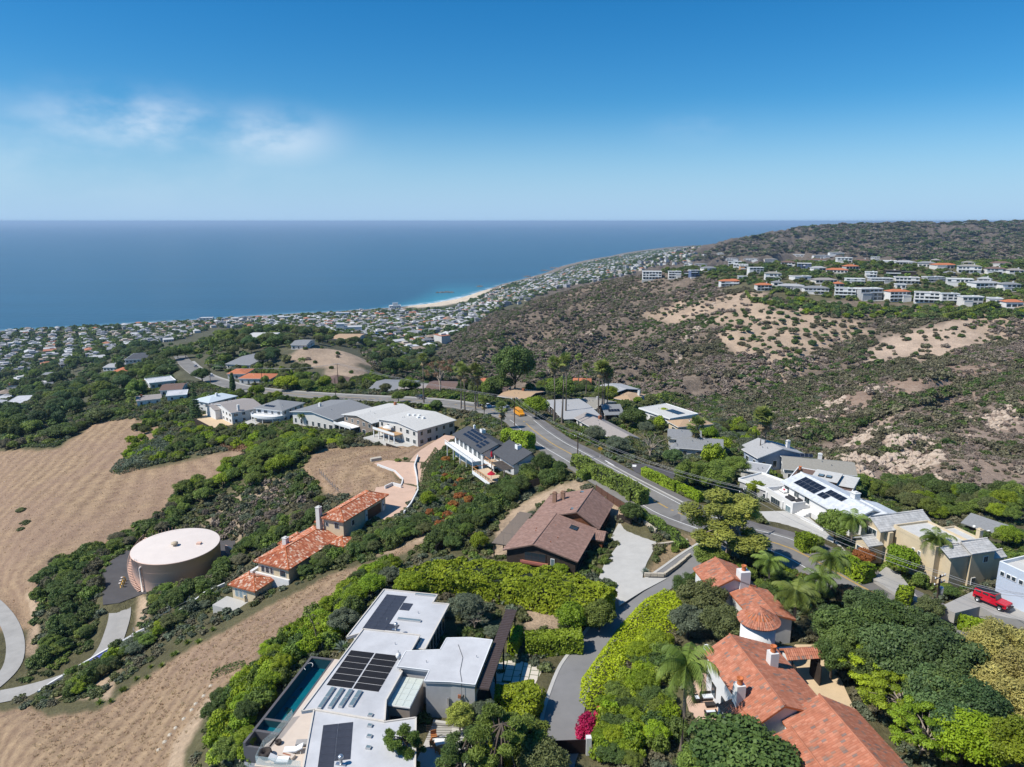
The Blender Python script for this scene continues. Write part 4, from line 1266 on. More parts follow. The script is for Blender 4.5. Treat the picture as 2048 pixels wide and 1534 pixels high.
 for i in range(2):
  for j in range(9):
   h.box('solar_panel',PVGREY,-1.5 + i * 1.6,.08 + i * 1.6,17.4 + j * 1.045,18.42 + j * 1.045,3.9,3.935)
 for a,b in ((1.78,23.02),(1.78,24.0),(1.72,17.7),(1.72,18.5)):
  h.box('solar_panel',PVGREY,a,a + 1.48,b,b + (.95 if b > 20 else .76),3.9,3.93)
 r20 = Matrix.Rotation(rad(20.5),3,'Z')
 for i in range(2):
  for j in range(8):
   q = Vector((2.15,-2.18,0)) + r20 @ Vector((.78 + i * 1.62,-.55 - j * 1.13,0))
   if j == 5 and i == 1: continue
   obj('solar_panel',unit_box(PVGREY),o,(q.x,q.y,4.52),(0,0,rad(20.5)),(1.58,1.1,.035))
 for q in ((3.55,17.0,4.52),(6.5,-7.2,4.5)):
  m = MB(); m.box(-.55,.55,-.2,.2,0,.12); m.lathe([(.16,.1),(.16,.75),(.28,.78),(.28,1.0),(.2,1.12),(.02,1.15)],n=14)
  m.build('flue',METAL,o,q)
 for q in ((4.8,22.6,3.9),(1.0,20.2,3.9),(4.6,13.8,4.52),(10.0,10.2,5.02),(5.6,12.2,4.52),(15.9,12.4,5.02),(9.2,-2.6,4.5)):
  MB().tube([(0,0,0),(0,0,.32)],.05,6).build('vent_pipe',METAL,o,q)
 MB().lathe([(.05,0),(.34,.08),(.38,.16)],n=16).build('satellite_dish',SHADEW,o,(6.0,11.0,4.9)).rotation_euler = (rad(60),0,rad(50))
 h.box('meter_box',BRICK,14.9,15.25,6.95,7.12,3.0,3.45)
 h.box('meter_box',METAL,13.6,13.8,6.85,7.08,1.6,2.9)
 h.box('wall_lamp',BLACKM,15.5,15.62,6.95,7.15,3.2,3.45)
 m = MB(); m.tube([(12.9,14.6,5.06),(14.2,12,5.06),(14.6,9.2,5.06),(15.3,7.4,5.06),(15.35,7.02,4.9),(15.35,7.02,3.4)],.025,5); m.build('roof_cable',BLACKM,o)
 return h
MH = modern_house()
def to_mh(x,y,z=0):
 return MH.M @ Vector((x,y,z))
def pool():
 e = empty('swimming_pool',to_mh(-6.5,8,-2),MH.rz,'long dark-edged lap pool with teal water and a small spa','pool')
 def L(x,y,z): return (x + 6.5,y - 8,z + 2)
 COP = mat('dark_pool_coping',(0.105,0.10,0.105),0.7,0.1,1)
 POOLF = mat('teal_pool_plaster',(0.012,0.17,0.20),0.7,0.2,.5)
 wt = bpy.data.materials.new('pool_water'); wt.use_nodes = True
 N = wt.node_tree.nodes; Lk = wt.node_tree.links; N.clear()
 out = N.new('ShaderNodeOutputMaterial'); tr = N.new('ShaderNodeBsdfTransparent'); tr.inputs[0].default_value = (.42,.80,.86,1)
 gl = N.new('ShaderNodeBsdfGlossy'); gl.inputs['Roughness'].default_value = .04; fr = N.new('ShaderNodeFresnel'); fr.inputs[0].default_value = 1.33
 mx = N.new('ShaderNodeMixShader'); Lk.new(fr.outputs[0],mx.inputs[0]); Lk.new(tr.outputs[0],mx.inputs[1]); Lk.new(gl.outputs[0],mx.inputs[2]); Lk.new(mx.outputs[0],out.inputs[0])
 nz = N.new('ShaderNodeTexNoise'); nz.inputs['Scale'].default_value = 2.2; bp = N.new('ShaderNodeBump'); bp.inputs['Distance'].default_value = .02; Lk.new(nz.outputs[0],bp.inputs['Height']); Lk.new(bp.outputs[0],gl.inputs['Normal'])
 def basin(y0,y1,zb,zw,nm,x0=-8.0,x1=-5.05):
  b = MB(); a = L(x0,y0,zb); c = L(x1,y1,zb); b.box(a[0],c[0],a[1],c[1],a[2],a[2] + .1); f = b.build(nm + '_floor',POOLF,e)
  m = MB()
  z = L(0,0,zw)[2]; m.quad((a[0],a[1],z),(c[0],a[1],z),(c[0],c[1],z),(a[0],c[1],z)); m.build(nm + '_water',wt,e)
 basin(2.75,15.0,-1.45,.1,'pool'); basin(.75,2.45,-.9,.1,'spa')
 m = MB()
 for x0,x1,y0,y1,z0,z1 in ((-8.32,-8.0,-1.6,15.32,-2.4,.2),(-5.05,-4.82,-1.6,15.32,-2.4,.2),(-8.0,-5.05,15.0,15.32,-2.4,.2),(-8.0,-5.05,2.45,2.75,-2.4,.16),(-8.0,-5.05,.4,.75,-2.4,.16),(-8.0,-5.05,-1.6,-1.35,-2.4,-.25)):
  a = L(x0,y0,z0); c = L(x1,y1,z1); m.box(a[0],c[0],a[1],c[1],a[2],c[2])
 m.build('coping_wall',COP,e)
 a = L(-8,-1.35,-1.6); c = L(-5.05,.4,-1.5); MB().box(a[0],c[0],a[1],c[1],a[2],c[2]).build('overflow_trough',COP,e)
 a = L(-8.36,-1.62,-3.2); c = L(-4.8,15.34,-2.4)
 MB().box(a[0],c[0],a[1],c[1],a[2],c[2]).build('base_wall',STUCG,e)
 m = MB(); m.tube([L(-7.6 + .5 * math.cos(t) * 1.0,13.2 + .75 * math.sin(t),.14) for t in np.linspace(0,4.6,14)],.03,5); m.build('cleaner_hose',SHADEW,e)
pool()
def deck():
 d = empty('pool_deck',to_mh(-3,6,-2.2),MH.rz,'pale stone pool deck between the pool and the white house','deck')
 def L(x,y): return (x + 3,y - 6)
 DK = mat('pale_deck_stone',(0.58,0.49,0.41),.9,.06,1)
 MB().prism([L(-4.8,15.3),L(.18,15.3),L(.18,-.1),L(1.6,-4.2),L(-5.1,-4.6),L(-5.6,-1.4),L(-4.8,.6)],.2,2.4).build('deck_slab',DK,d)
 GR = mat('rail_glass',(0.45,0.52,0.50),.08,.1,1,spec=.8)
 t = bpy.data.materials.new('clear_rail'); t.use_nodes = True
 N = t.node_tree.nodes; Lk = t.node_tree.links; b = N['Principled BSDF']; b.inputs['Base Color'].default_value = (.75,.85,.82,1); b.inputs['Roughness'].default_value = .05; b.inputs['Alpha'].default_value = .28
 rp = [(-4.75,3.4),(-5.0,-.4),(-5.45,-2.0),(-5.0,-4.4),(-2.8,-4.3),(.2,-4.15)]
 for p,q in zip(rp[:-1],rp[1:]):
  a = Vector((*L(*p),2.4)); c = Vector((*L(*q),2.4)); m = MB(); m.bar(a + Vector((0,0,.55)),c + Vector((0,0,.55)),.03,1.1); m.build('glass_panel',t,d)
 CUSH = mat('white_cushion',(.74,.74,.73),.95,.04,2); GCU = mat('grey_cushion',(.32,.31,.30),.95,.08,3)
 def lounger(x,y,rz,mt,lab):
  e = empty('sun_lounger',to_mh(x,y,.2),MH.rz + rz,lab,'lounger')
  MB().box(-.42,.42,-1,.45,.28,.45).build('seat',mt,e); b = MB(); b.box(-.42,.42,0,.85,0,.14); k = b.build('backrest',mt,e,(0,.42,.36)); k.rotation_euler = (rad(28),0,0)
  for sx in (-.36,.36):
   for sy in (-.9,.9): pbox('leg',e,SHADEW,sx - .03,sx + .03,sy - .03,sy + .03,0,.3)
 lounger(-1.1,-.6,rad(-75),GCU,'grey cushioned lounger under the roof edge by the pool')
 lounger(-1.9,-1.9,rad(-75),CUSH,'white lounge chair behind the fire table')
 lounger(-2.6,-3.6,rad(100),CUSH,'white lounge chair facing the fire table')
 f = empty('fire_table',to_mh(-2.2,-2.75,.2),MH.rz + rad(-8),'low pale fire table between two white lounge chairs','fire table')
 MB().box(-.9,.9,-.33,.33,0,.38).build('body',DK,f); MB().box(-.5,.5,-.09,.09,.385,.4).build('burner',BRICK,f)
 for x,y,lab in ((-4.2,-1.0,'dark round planter by the glass rail'),(-4.6,-3.1,'large dark woven pod chair in the deck corner')):
  r = .4 if y > -2 else .75
  m = MB().lathe([(r * .7,0),(r,r * .5),(r * .92,r * .95),(r * .6,r * .95),(r * .5,r * .5)],n=18); k = m.build('planter' if y > -2 else 'pod_chair',mat('dark_wicker',(.05,.04,.035),.8,.3,12),None,to_mh(x,y,.2)); tag(k,lab,'planter' if y > -2 else 'chair')
deck()
def garden_patio():
 p = empty('patio',to_mh(14.6,2.8,0),MH.rz,'white paved patio with orange chairs beside the modern house','patio')
 MB().box(-2.5,3.0,-4.2,3.0,-.4,.12).build('paving',CONCL,p)
 MB().box(-2.4,3.0,2.6,3.0,.12,.6).build('low_wall',CONCL,p)
 for i in range(9): MB().bar((-2.3,-.2,.5 + i * .22),(.6,.4,.5 + i * .22),.03,.05).build('screen_slat',DARKW,p)
 OR = mat('orange_timber',(.42,.16,.05),.7,.12,5)
 for i,(x,y,rz,lab) in enumerate(((13.0,3.3,.3,'orange timber chair beside the slatted screen'),(13.3,2.1,1.4,'orange timber chair between its two fellows'),(14.2,1.3,2.6,'orange timber chair near the pine'))):
  e = empty('patio_chair',to_mh(x,y,.12),rz,lab,'chair')
  pbox('seat',e,OR,-.35,.35,-.3,.3,.32,.4); pbox('backrest',e,OR,-.35,.35,.28,.36,.4,.9)
  for sx in (-.3,.3):
   for sy in (-.25,.28): pbox('leg',e,OR,sx - .04,sx + .04,sy - .04,sy + .04,0,.33)
 e = empty('patio_table',to_mh(14.0,2.6,.12),.4,'white square table among the orange chairs','table'); pbox('top',e,SHADEW,-.7,.7,-.6,.6,.4,.46)
 for sx in (-.6,.6):
  for sy in (-.5,.5): pbox('leg',e,SHADEW,sx - .04,sx + .04,sy - .04,sy + .04,0,.4)
garden_patio()
def pavers():
 """pale slabs with grass joints by the canopy"""
 e = empty('paver_field',to_mh(22,17,.12),MH.rz + rad(2),'pale rectangular pavers with green grass joints','paving')
 m = MB().box(-4.6,4.6,-2.3,2.6,-.1,.17); m.build('grass_joints',mat('joint_grass',(.045,.085,.02),1,.35,9),e)
 PV = mat('cream_paver',(.60,.54,.45),.9,.06,1.5)
 x = -4.5; k = 0
 while x < 4.4:
  wd = (1.0,1.05,.95)[k % 3]; y = -2.2 + (.35 if k % 2 else 0); j = k
  while y < 2.3:
   hh = (2.0,.85,1.35,1.1)[j % 4]; y1 = min(y + hh,2.5)
   if y1 - y > .3: pbox('paver',e,PV,x,min(x + wd,4.5),y,y1,.1,.2)
   y = y1 + .12; j += 1
  x += wd + .12; k += 1
pavers()
def gate_and_wall():
 g = P(1133,1508,57.2)
 e = empty('driveway_gate',(g.x,g.y,g.z),rad(3),'dark brown sliding gate across the private drive','gate')
 pbox('gate_panel',e,mat('dark_brown_metal',(.022,.012,.012),.5,.15,2),-2.6,2.1,-.05,.05,.05,1.75)
 for x in (2.15,-2.7): pbox('gate_post',e,WHITE if x > 0 else DARKW,x - .02,x + .55,-.3,.3,-.2,2.1)
gate_and_wall()
# brown timber house
def timber_house():
 o0 = P(1015,1092,53.5)
 h = House('timber_house','low brown timber house with ribbed brown roofs beside the concrete forecourt',-0.76,109.88,rad(70),CAMZ - 58)
 tl = dict(mat=T_BROWN,pitch=.34,course=.5,rise=.055,step=.03)
 h.gable(2.9,15.6,-11.0,1.2,-1.5,h.d(55.2),h.d(53.5),'x',DARKW,R_BROWN,.55,-3.75,tiles=tl)
 h.gable(16.6,28.2,-11.4,.6,-1.5,h.d(55.0),h.d(52.6),'x',REDW,R_BROWN,.55,-7.65,tiles=tl)
 h.gable(13.4,16.4,-13.2,-9.0,-1.5,h.d(55.9),h.d(55.15),'y',REDW,R_BROWN,.35,tiles=tl)
 for i in range(26):
  h.box('batten',REDW,16.52,16.6,-11.2 + i * .27,-11.13 + i * .27,0,h.d(54.7) - (abs(-11.2 + i * .27 + 7.65) * .05))
 sk = h.box('skylight',BLACKM,12.4,14.0,-8.7,-7.2,h.d(54.62),h.d(54.15)); obj('pane',unit_box(GLASS),sk,(0,0,.5),None,(.9,.9,.08)); sk.rotation_euler = (rad(12),0,0)
 for x,y,dr in ((27.4,-5.9,53.05),(18.2,-6.4,52.95)):
  s_ = h.box('skylight',BLACKM,x - .45,x + .45,y - .45,y + .45,h.d(dr) - .15,h.d(dr) + .25); obj('pane',unit_box(GLASSB),s_,(0,0,.5),None,(.85,.85,.1))
 for x,y in ((23.6,-1.2),(24.6,-2.6)):
  h.chimney(x,y,h.d(55),h.d(52.3),.75,mat('tan_brick',(.30,.18,.12),.9,.2,6))
 for x,y,dr in ((9.8,-1.9,54.1),(8.6,-2.2,54.0),(11.6,-5.0,53.8),(7.5,-6.6,54.1),(5.2,-6.0,54.0),(20.4,-3.4,54.0)):
  MB().tube([(0,0,0),(0,0,.5)],.09,6).build('vent_pipe',TERRA,h.o,(x,y,h.d(dr) - .1))
 h.box('balcony_floor',BRICK,1.9,2.9,-6.3,-1.6,1.15,1.35)
 h.box('balcony_rail',mat('faded_red_rail',(.42,.15,.12),.8,.1,3),1.85,1.97,-6.3,-1.6,1.35,1.75)
 h.win('-x',2.9,-5.9,-2.0,1.4,3.0,DARKW,GLASS,'balcony_door',2)
 h.win('-x',2.9,-7.4,-6.7,.4,2.4,SHADEW,GLASSB,'door')
 for a in (17.4,20.2,23.4): h.win('-y',-11.4,a,a + 1.6,.8,2.2,DARKW,GLASS)
 for a in (5.0,8.6): h.win('-y',-11.0,a,a + 2.2,.8,2.1,DARKW,GLASS)
 for a0 in (4.5,9.2,13.8,18.2):
  for y in (1.4,4.2): pbox('pergola_post',h.o,DARKW,a0 - .08,a0 + .08,y - .08,y + .08,-1.5,2.55)
  pbox('pergola_beam',h.o,DARKW,a0 - .09,a0 + .09,.9,4.7,2.55,2.8)
 for i in range(46): pbox('pergola_slat',h.o,TAUPEW,4.2 + i * .32,4.32 + i * .32,1.8,4.5,2.81,2.9)
 return h
TH = timber_house()
# terracotta-roofed white house with round tower
def spanish():
 o0 = P(1458,1270,49); k = 49 / 43.5
 h = House('spanish_house','white stucco house with orange barrel-tile roofs and a round tower',o0.x,o0.y,rad(-82),CAMZ - 56)
 tl = dict(mat=T_RED,pitch=.27,course=.46,rise=.07,step=.035)
 ze,zr = h.d(50.9),h.d(49.0)
 h.gable(.5,13.0,-2.75,5.4,-1.5,ze,zr,'x',WHITE,TERRA,.35,0,tiles=tl)
 h.gable(13.0 - .2,27,.35,8.2,-1.5,h.d(50.8),h.d(48.75),'x',WHITE,TERRA,.35,4.25,tiles=dict(tl,seed=9))
 h.gable(14.6,26,-2.8,2.6,-1.5,h.d(52.0),h.d(50.75),'x',WHITE,TERRA,.3,.2,tiles=dict(tl,seed=11))
 V = Vector
 z1,z0 = h.d(50.8),h.d(52.1)
 r = MB().prism([(8.1,-4.9),(8.6,-2.7),(12.7,-.6),(12.7,-1.6),(10.4,-4.4)],[z0 - .1,z1 - .1,z1 - .1,z1 - .3,z0 - .2],[z0,z1,z1,z1 - .2,z0 - .1]).build('terrace_roof',TERRA,h.o)
 tile_field([(V((8.0,-5.0,z0 + .02)),V((10.6,-4.5,z0 + .02)),V((12.8,-.9,z1 + .05)),V((8.7,-2.6,z1 + .05)))],T_RED,'roof_tiles',r,.27,.46,.07,.035)
 for x,y in ((8.4,-4.6),(10.3,-4.2)): h.box('terrace_post',WHITE,x - .18,x + .18,y - .18,y + .18,-.5,z0)
 tx,ty = -3.4 * k,5.16 * k
 tw = MB().lathe([(2.15,-1),(2.15,h.d(49.75)),(.1,h.d(49.75))],(tx,ty,0),40).build('tower_wall',WHITE,h.o)
 m = MB(); R_ = 2.62; ap = h.d(47.9); ev = h.d(49.7)
 m.lathe([(R_,ev - .08),(R_,ev),(.02,ap)],(tx,ty,0),40); rf = m.build('tower_roof',TERRA,h.o)
 q = []
 n = 20
 for i in range(n):
  a,b = 2 * pi * i / n,2 * pi * (i + 1) / n
  A = V((tx + R_ * math.cos(a),ty + R_ * math.sin(a),ev)); B = V((tx + R_ * math.cos(b),ty + R_ * math.sin(b),ev)); T = V((tx,ty,ap))
  q.append((A,B,T,T))
 tile_field(q,T_RED,'roof_tiles',rf,.27,.42,.07,.035)
 h.chimney(4.38 * k + .3,2.55 * k,h.d(51),h.d(48.1),1.0,WHITE,TERRA)
 h.chimney(8.4 * k - .3,-2.9 * k + .3,h.d(54),h.d(48.9),1.0,WHITE,TERRA)
 h.gable(-21.2,-15.2,4.6,10.8,-1.5,h.d(51.6),h.d(50.2),'x',WHITE,TERRA,.35,tiles=dict(tl,seed=5))
 h.gable(-14.8,-7.4,7.6,12.6,-1.5,h.d(52.4),h.d(51.6),'x',WHITE,TERRA,.35,tiles=dict(tl,seed=6))
 h.chimney(-15.6,9.4,0,h.d(49.2),1.5,WHITE,TERRA)
 h.box('garden_wall',WHITE,-4.6,-4.25,7.9,11.2,-.5,1.5)
 for x in (2.2,4.8): h.win('-y',-2.75,x,x + 1.1,.9,2.4,DARKW,GLASS)
 h.win('-y',-2.75,6.9,8.3,.1,2.4,DARKW,GLASS,'door',1)
 MB().lathe([(.05,0),(.4,.09),(.45,.2)],n=18).build('satellite_dish',SHADEW,h.o,(-.1,-2.6,h.d(50.6))).rotation_euler = (rad(65),0,rad(30))
 g = P(1606,1300,52)
 e = empty('gateway',(g.x,g.y,CAMZ - 56),rad(6),'tile-capped timber gateway across the sandy drive','gateway')
 for x in (-2.0,1.8): pbox('gate_pier',e,WHITE if x < 0 else DARKW,x - .25,x + .25,-.7,.7,-.3,3.4)
 pbox('gate_leaf',e,DARKW,1.45,1.55,-1.9,.4,.1,2.9); pbox('gate_leaf',e,DARKW,-1.75,-1.65,-1.9,.4,.1,2.9)
 m = MB(); m.prism([(-2.5,-1.1),(2.4,-1.1),(2.4,0),(-2.5,0)],[3.4,3.4,4.1,4.1],[3.5,3.5,4.2,4.2]); m.prism([(-2.5,0),(2.4,0),(2.4,1.1),(-2.5,1.1)],[4.1,4.1,3.4,3.4],[4.2,4.2,3.5,3.5])
 r = m.build('gate_roof',TERRA,e)
 tile_field([(V((-2.5,-1.15,3.5)),V((2.4,-1.15,3.5)),V((2.4,0,4.22)),V((-2.5,0,4.22))),(V((2.4,1.15,3.5)),V((-2.5,1.15,3.5)),V((-2.5,0,4.22)),V((2.4,0,4.22)))],T_RED,'roof_tiles',r,.27,.42,.07,.035)
 slab('courtyard',[(1590,1290),(1650,1290),(1700,1400),(1720,1440),(1660,1420),(1570,1320)],55.9,SANDP,.1,.08,'sandy drive beside the terracotta roof',None,'structure')
 slab('terrace',[(1372,1400),(1385,1370),(1400,1345),(1460,1365),(1460,1450),(1425,1452),(1395,1440),(1378,1422)],55.9,PEACH,.1,.08,'curved pink brick terrace by the orange-roofed house',None,'structure')
 WK = mat('dark_wicker_weave',(.035,.03,.028),.8,.3,14); CU = mat('pale_blue_cushion',(.62,.66,.70),.95,.05,2)
 for x,y,rz,w_,lab in ((1418,1398,.1,2.0,'dark wicker sofa with pale cushions nearest the clay-potted chimney'),(1422,1432,pi + .1,1.3,'dark wicker armchair with pale cushion near the lean-to roof'),(1392,1402,1.7,.9,'small dark wicker chair at the terrace edge')):
  p = P(x,y,55.85); e = empty('wicker_sofa' if w_ > 1.5 else 'wicker_chair',p,rz,lab,'sofa' if w_ > 1.5 else 'chair')
  pbox('base',e,WK,-w_ / 2,w_ / 2,-.4,.4,.02,.35); pbox('backrest',e,WK,-w_ / 2,w_ / 2,.32,.45,.35,.8)
  for s in (-1,1): pbox('armrest',e,WK,s * w_ / 2 - .07,s * w_ / 2 + .07,-.4,.4,.35,.6)
  pbox('cushion',e,CU,-w_ / 2 + .1,w_ / 2 - .1,-.38,.3,.355,.5)
 p = P(1420,1413,55.85); e = empty('coffee_table',p,.1,'low dark wicker coffee table on the brick terrace','table'); pbox('top',e,WK,-.6,.6,-.35,.35,.34,.42); pbox('base',e,WK,-.5,.5,-.28,.28,.02,.34)
 return h
spanish()
# stepped house with mottled tile roofs
def cascade():
 o0 = P(639,1032,64)
 h = House('hillside_tiled_house','long cream house stepping down the slope under mottled orange tile roofs',o0.x,o0.y,rad(-24),CAMZ - 74)
 tl = dict(mat=T_MIX,pitch=.32,course=.48,rise=.075,step=.035)
 h.hip(.9,6.3,.1,16.4,-1,h.d(64.2),h.d(62.6),CREAM,TERRA,.65,tiles=tl)
 h.hip(-3.7,4.3,-15.5,2.2,-2,h.d(68.5),h.d(66.5),CREAM,TERRA,.65,tiles=dict(tl,seed=8))
 h.hip(-5.9,.1,-20.7,-15.9,-3,h.d(71.7),h.d(70.3),CREAM,TERRA,.6,tiles=dict(tl,seed=12))
 h.hip(4.6,8.2,-2.6,1.4,-2,h.d(68.6),h.d(67.6),CREAM,TERRA,.5,tiles=dict(tl,seed=13))
 h.hip(-5.6,-2.4,-6.6,-1.2,-2,h.d(68.9),h.d(68.0),CREAM,TERRA,.5,tiles=dict(tl,seed=14))
 h.hip(-2.6,1.2,2.2,6.6,-2,h.d(66.8),h.d(65.9),CREAM,TERRA,.5,tiles=dict(tl,seed=15))
 h.chimney(.1,-.3,h.d(68),h.d(61.8),1.0,PALE)
 h.chimney(-2.3,-8.6,h.d(69),h.d(66.0),1.0,PALE)
 h.panels(-3.6,-4.6,h.d(68.1),(0,1),(-1,0),5,3,1.05,.62,.03,(0,-.33))
 for x0,x1,y,z0,z1 in ((1.5,2.3,.1,66.1,65.1),(3.9,5.2,.1,66.2,64.8)): h.win('-y',y,x0,x1,h.d(z0),h.d(z1),SHADEW,GLASS)
 for x0,x1 in ((-2.9,-1.9),(-1.7,-.7),(-.5,.3),(2.0,3.6)): h.win('-y',-15.5,x0,x1,h.d(70.6),h.d(69.2),SHADEW,GLASS)
 for x0,x1 in ((-5.2,-4.3),(-4.1,-3.2),(-3.0,-2.1)): h.win('-y',-20.7,x0,x1,h.d(74),h.d(72.3),SHADEW,GLASSB)
 h.win('+x',6.3,3.0,4.0,h.d(66.5),h.d(65.2),SHADEW,GLASS)
 h.box('garage_door',mat('walnut_door',(.10,.045,.025),.6,.2,4),6.3,6.38,9.2,14.4,h.d(67.5),h.d(65.1))
 for y in (8.5,15.3): h.box('pier',WHITE,6.3,6.5,y - .35,y + .35,h.d(67.5),h.d(64.8))
 for y in (8.5,15.3): h.box('wall_lamp',BLACKM,6.5,6.62,y - .1,y + .1,h.d(66.2),h.d(65.8))
 h.box('white_band',WHITE,-4.2,4.6,-16.0,-15.55,-2.5,h.d(70.8)); h.box('balcony_wall',WHITE,-5.2,-4.5,-16.4,-12.5,-2.5,h.d(70.5))
 h.box('terrace',CONCL,-7.6,1.0,-24.5,-20.75,-3.2,h.d(74.6))
 return h
CH = cascade()
def long_wall(name,pts,h_,th,m,label,cat='wall',base=-.8):
 """wall following world points; height h_ above ground"""
 e = empty(name,pts[0],0,label,cat); O = Vector(pts[0]); b = MB()
 for a,c in zip(pts[:-1],pts[1:]):
  a = Vector(a) - O; c = Vector(c) - O
  d = (c - a); d.z = 0; d.normalize(); s = Vector((-d.y,d.x,0)) * th / 2
  v = [a - s,c - s,c + s,a + s]
  b.add([(p.x,p.y,p.z + base) for p in v] + [(p.x,p.y,p.z + h_) for p in v],[(3,2,1,0),(4,5,6,7),(0,1,5,4),(1,2,6,5),(2,3,7,6),(3,0,4,7)])
 b.build('wall',m,e)
 return e
def px_wall(name,pts,h_,th,m,label,cat='wall',base=-.8):
 return long_wall(name,[hit(*p) for p in pts],h_,th,m,label,cat,base)
px_wall('retaining_wall',[(489,1206),(520,1190),(552,1172),(580,1152),(598,1140)],1.6,.4,CREAM,'tall cream retaining wall curving along the dry slope')
px_wall('garden_wall',[(836,915),(829,935),(834,960),(836,985),(822,1012),(808,1030)],.9,.35,WHITE,'white wall along the outer edge of the peach drive')
px_wall('garden_wall',[(755,931),(790,944),(806,960),(803,972)],.5,.3,WHITE,'low white wall round the peach turning court')
px_wall('garden_wall',[(770,978),(785,971),(803,976)],.9,.3,WHITE,'short white wall by the tiled-house forecourt')
for p0 in ((752,921),):
 q = P(*p0,69.2); e = empty('stone_block',q,.5,'long pale stone block at the turning court','stone'); MB().box(-1.6,1.6,-.6,.6,0,.9).build('block',STONE,e)
px_wall('pool_edge_wall',[(78,1388),(100,1372),(150,1342),(200,1312),(245,1286),(265,1275)],.7,.4,WHITE,'white wall running along the blue lap lane below the dry slope')
px_wall('garden_wall',[(265,1275),(300,1258),(350,1232),(380,1214),(410,1190),(450,1172)],.8,.3,WHITE,'white parapet wall below the tiled house')
BLUEP = mat('blue_lane_tiles',(.10,.12,.38),.4,.1,2)
def lane(pts,lab):
 w_ = [hit(*p) + Vector((0,0,.55)) for p in pts]
 strip('lap_lane',w_,-.7,.7,0,BLUEP,None,lab,'pool',th=.6)
lane([(140,1352),(180,1329),(220,1306),(246,1291)],'narrow blue lap lane beside the white wall')
lane([(318,1260),(340,1248)],'short blue water channel by the parapet')
# water tank
def tank():
 c = P(352,1090,77.6); zb = CAMZ - 85
 PK = mat('tank_pink_paint',(0.72,0.48,0.37),.75,.05,.4); PKT = mat('tank_roof_paint',(0.68,0.60,0.54),.8,.04,.4)
 e = empty('water_tank',(c.x,c.y,zb),0,'large round pale pink water tank in its asphalt yard','water tank')
 Hh = 7.35; R_ = 9.95
 MB().lathe([(R_,-1),(R_,Hh - .25),(R_ + .12,Hh - .25),(R_ + .12,Hh - .02),(R_,Hh)],n=96).build('shell',PK,e)
 MB().lathe([(R_ + .05,Hh),(R_ * .6,Hh + .25),(.05,Hh + .42)],n=96).build('roof',PKT,e)
 m = MB(); m.lathe([(.35,0),(.35,.45),(.8,.5),(.8,.8),(.1,.95)],n=18); m.build('roof_vent',mat('vent_tan',(.50,.40,.28),.7,.1,3),e,(.2,-1.0,Hh + .36))
 m = MB(); m.box(-.5,.5,-.5,.5,0,.5); m.build('roof_hatch',PK,e,(5.6,.2,Hh + .15))
 sm = MB()
 for z in (2.4,4.9): sm.lathe([(R_ + .004,z - .02),(R_ + .01,z),(R_ + .004,z + .02)],n=96)
 sm.f = [f for f in sm.f if len(f) == 4]; sm.m = sm.m[:len(sm.f)]; sm.sm = sm.sm[:len(sm.f)]; sm.build('plate_seams',PK,e)
 st = MB(); rl = MB(); n = 34
 for i in range(n):
  a = rad(242 - 88 * i / n); z = .2 + (Hh - .2) * i / n
  r0,r1 = R_ + .05,R_ + 1.0
  p = [(r0 * math.cos(a),r0 * math.sin(a)),(r1 * math.cos(a),r1 * math.sin(a)),(r1 * math.cos(a - .045),r1 * math.sin(a - .045)),(r0 * math.cos(a - .045),r0 * math.sin(a - .045))]
  st.prism(p,z,z + .08)
  rl.tube([(r1 * math.cos(a),r1 * math.sin(a),z),(r1 * math.cos(a),r1 * math.sin(a),z + 1.05)],.03,4)
 rl.tube([(1.0 * (R_ + 1) * math.cos(rad(242 - 88 * i / n)),(R_ + 1) * math.sin(rad(242 - 88 * i / n)),1.25 + (Hh - .2) * i / n) for i in range(n)],.035,4)
 st.build('stair_treads',PK,e); rl.build('stair_rail',PK,e)
 g = MB()
 for i in range(8):
  a = rad(150 - i * 5); g.tube([((R_ - .6) * math.cos(a),(R_ - .6) * math.sin(a),Hh),((R_ - .6) * math.cos(a),(R_ - .6) * math.sin(a),Hh + 1.1)],.03,4)
 g.build('roof_guard_rail',PK,e)
 m = MB(); a = rad(-115); x,y = (R_ + .35) * math.cos(a),(R_ + .35) * math.sin(a)
 m.tube([(x,y,0),(x,y,5.9),(x * .985,y * .985,6.15),(x * .95,y * .95,6.1)],.22,8)
 for z in (1.2,3.1): m.tube([(x,y,z),(x * .96,y * .96,z)],.1,6)
 m.build('overflow_pipe',PKT,e)
 m = MB(); a = rad(-124)
 for k in (-.2,.2): m.tube([((R_ + .15) * math.cos(a) + k,(R_ + .15) * math.sin(a),3.4),((R_ + .15) * math.cos(a) + k,(R_ + .15) * math.sin(a),Hh + .6)],.04,4)
 m.build('ladder',mat('grey_steel',(.3,.3,.32),.5,.1,4),e)
 YV = mat('yellow_valve_paint',(.55,.32,.06),.6,.15,4)
 for i in range(3):
  q = Vector((c.x - R_ - 1.6 + i * .5,c.y - 4.6 - i * 1.4,zb + .05)); v = empty('pipe_valve',q,0,'yellow pipe valve assembly standing in the tank yard','valve','valves beside the tank')
  MB().tube([(0,0,0),(0,0,1.0),(.35,.1,1.15),(.6,.2,.9),(.6,.2,0)],.14,7).build('pipe',YV,v); MB().lathe([(.3,0),(.32,.05),(.05,.08)],(0,0,1.1),10).build('handwheel',PKT,v)
 w_ = empty('yard_wall',(c.x,c.y,zb),0,'curved pink retaining wall behind the water tank','wall')
 m = MB(); pts = [((R_ + 3.2) * math.cos(rad(t)),(R_ + 3.2) * math.sin(rad(t))) for t in range(-22,62,6)]
 for p,q in zip(pts[:-1],pts[1:]): m.bar((*p,.8),(*q,.8),.35,2.6)
 m.build('wall',PK,w_)
tank()
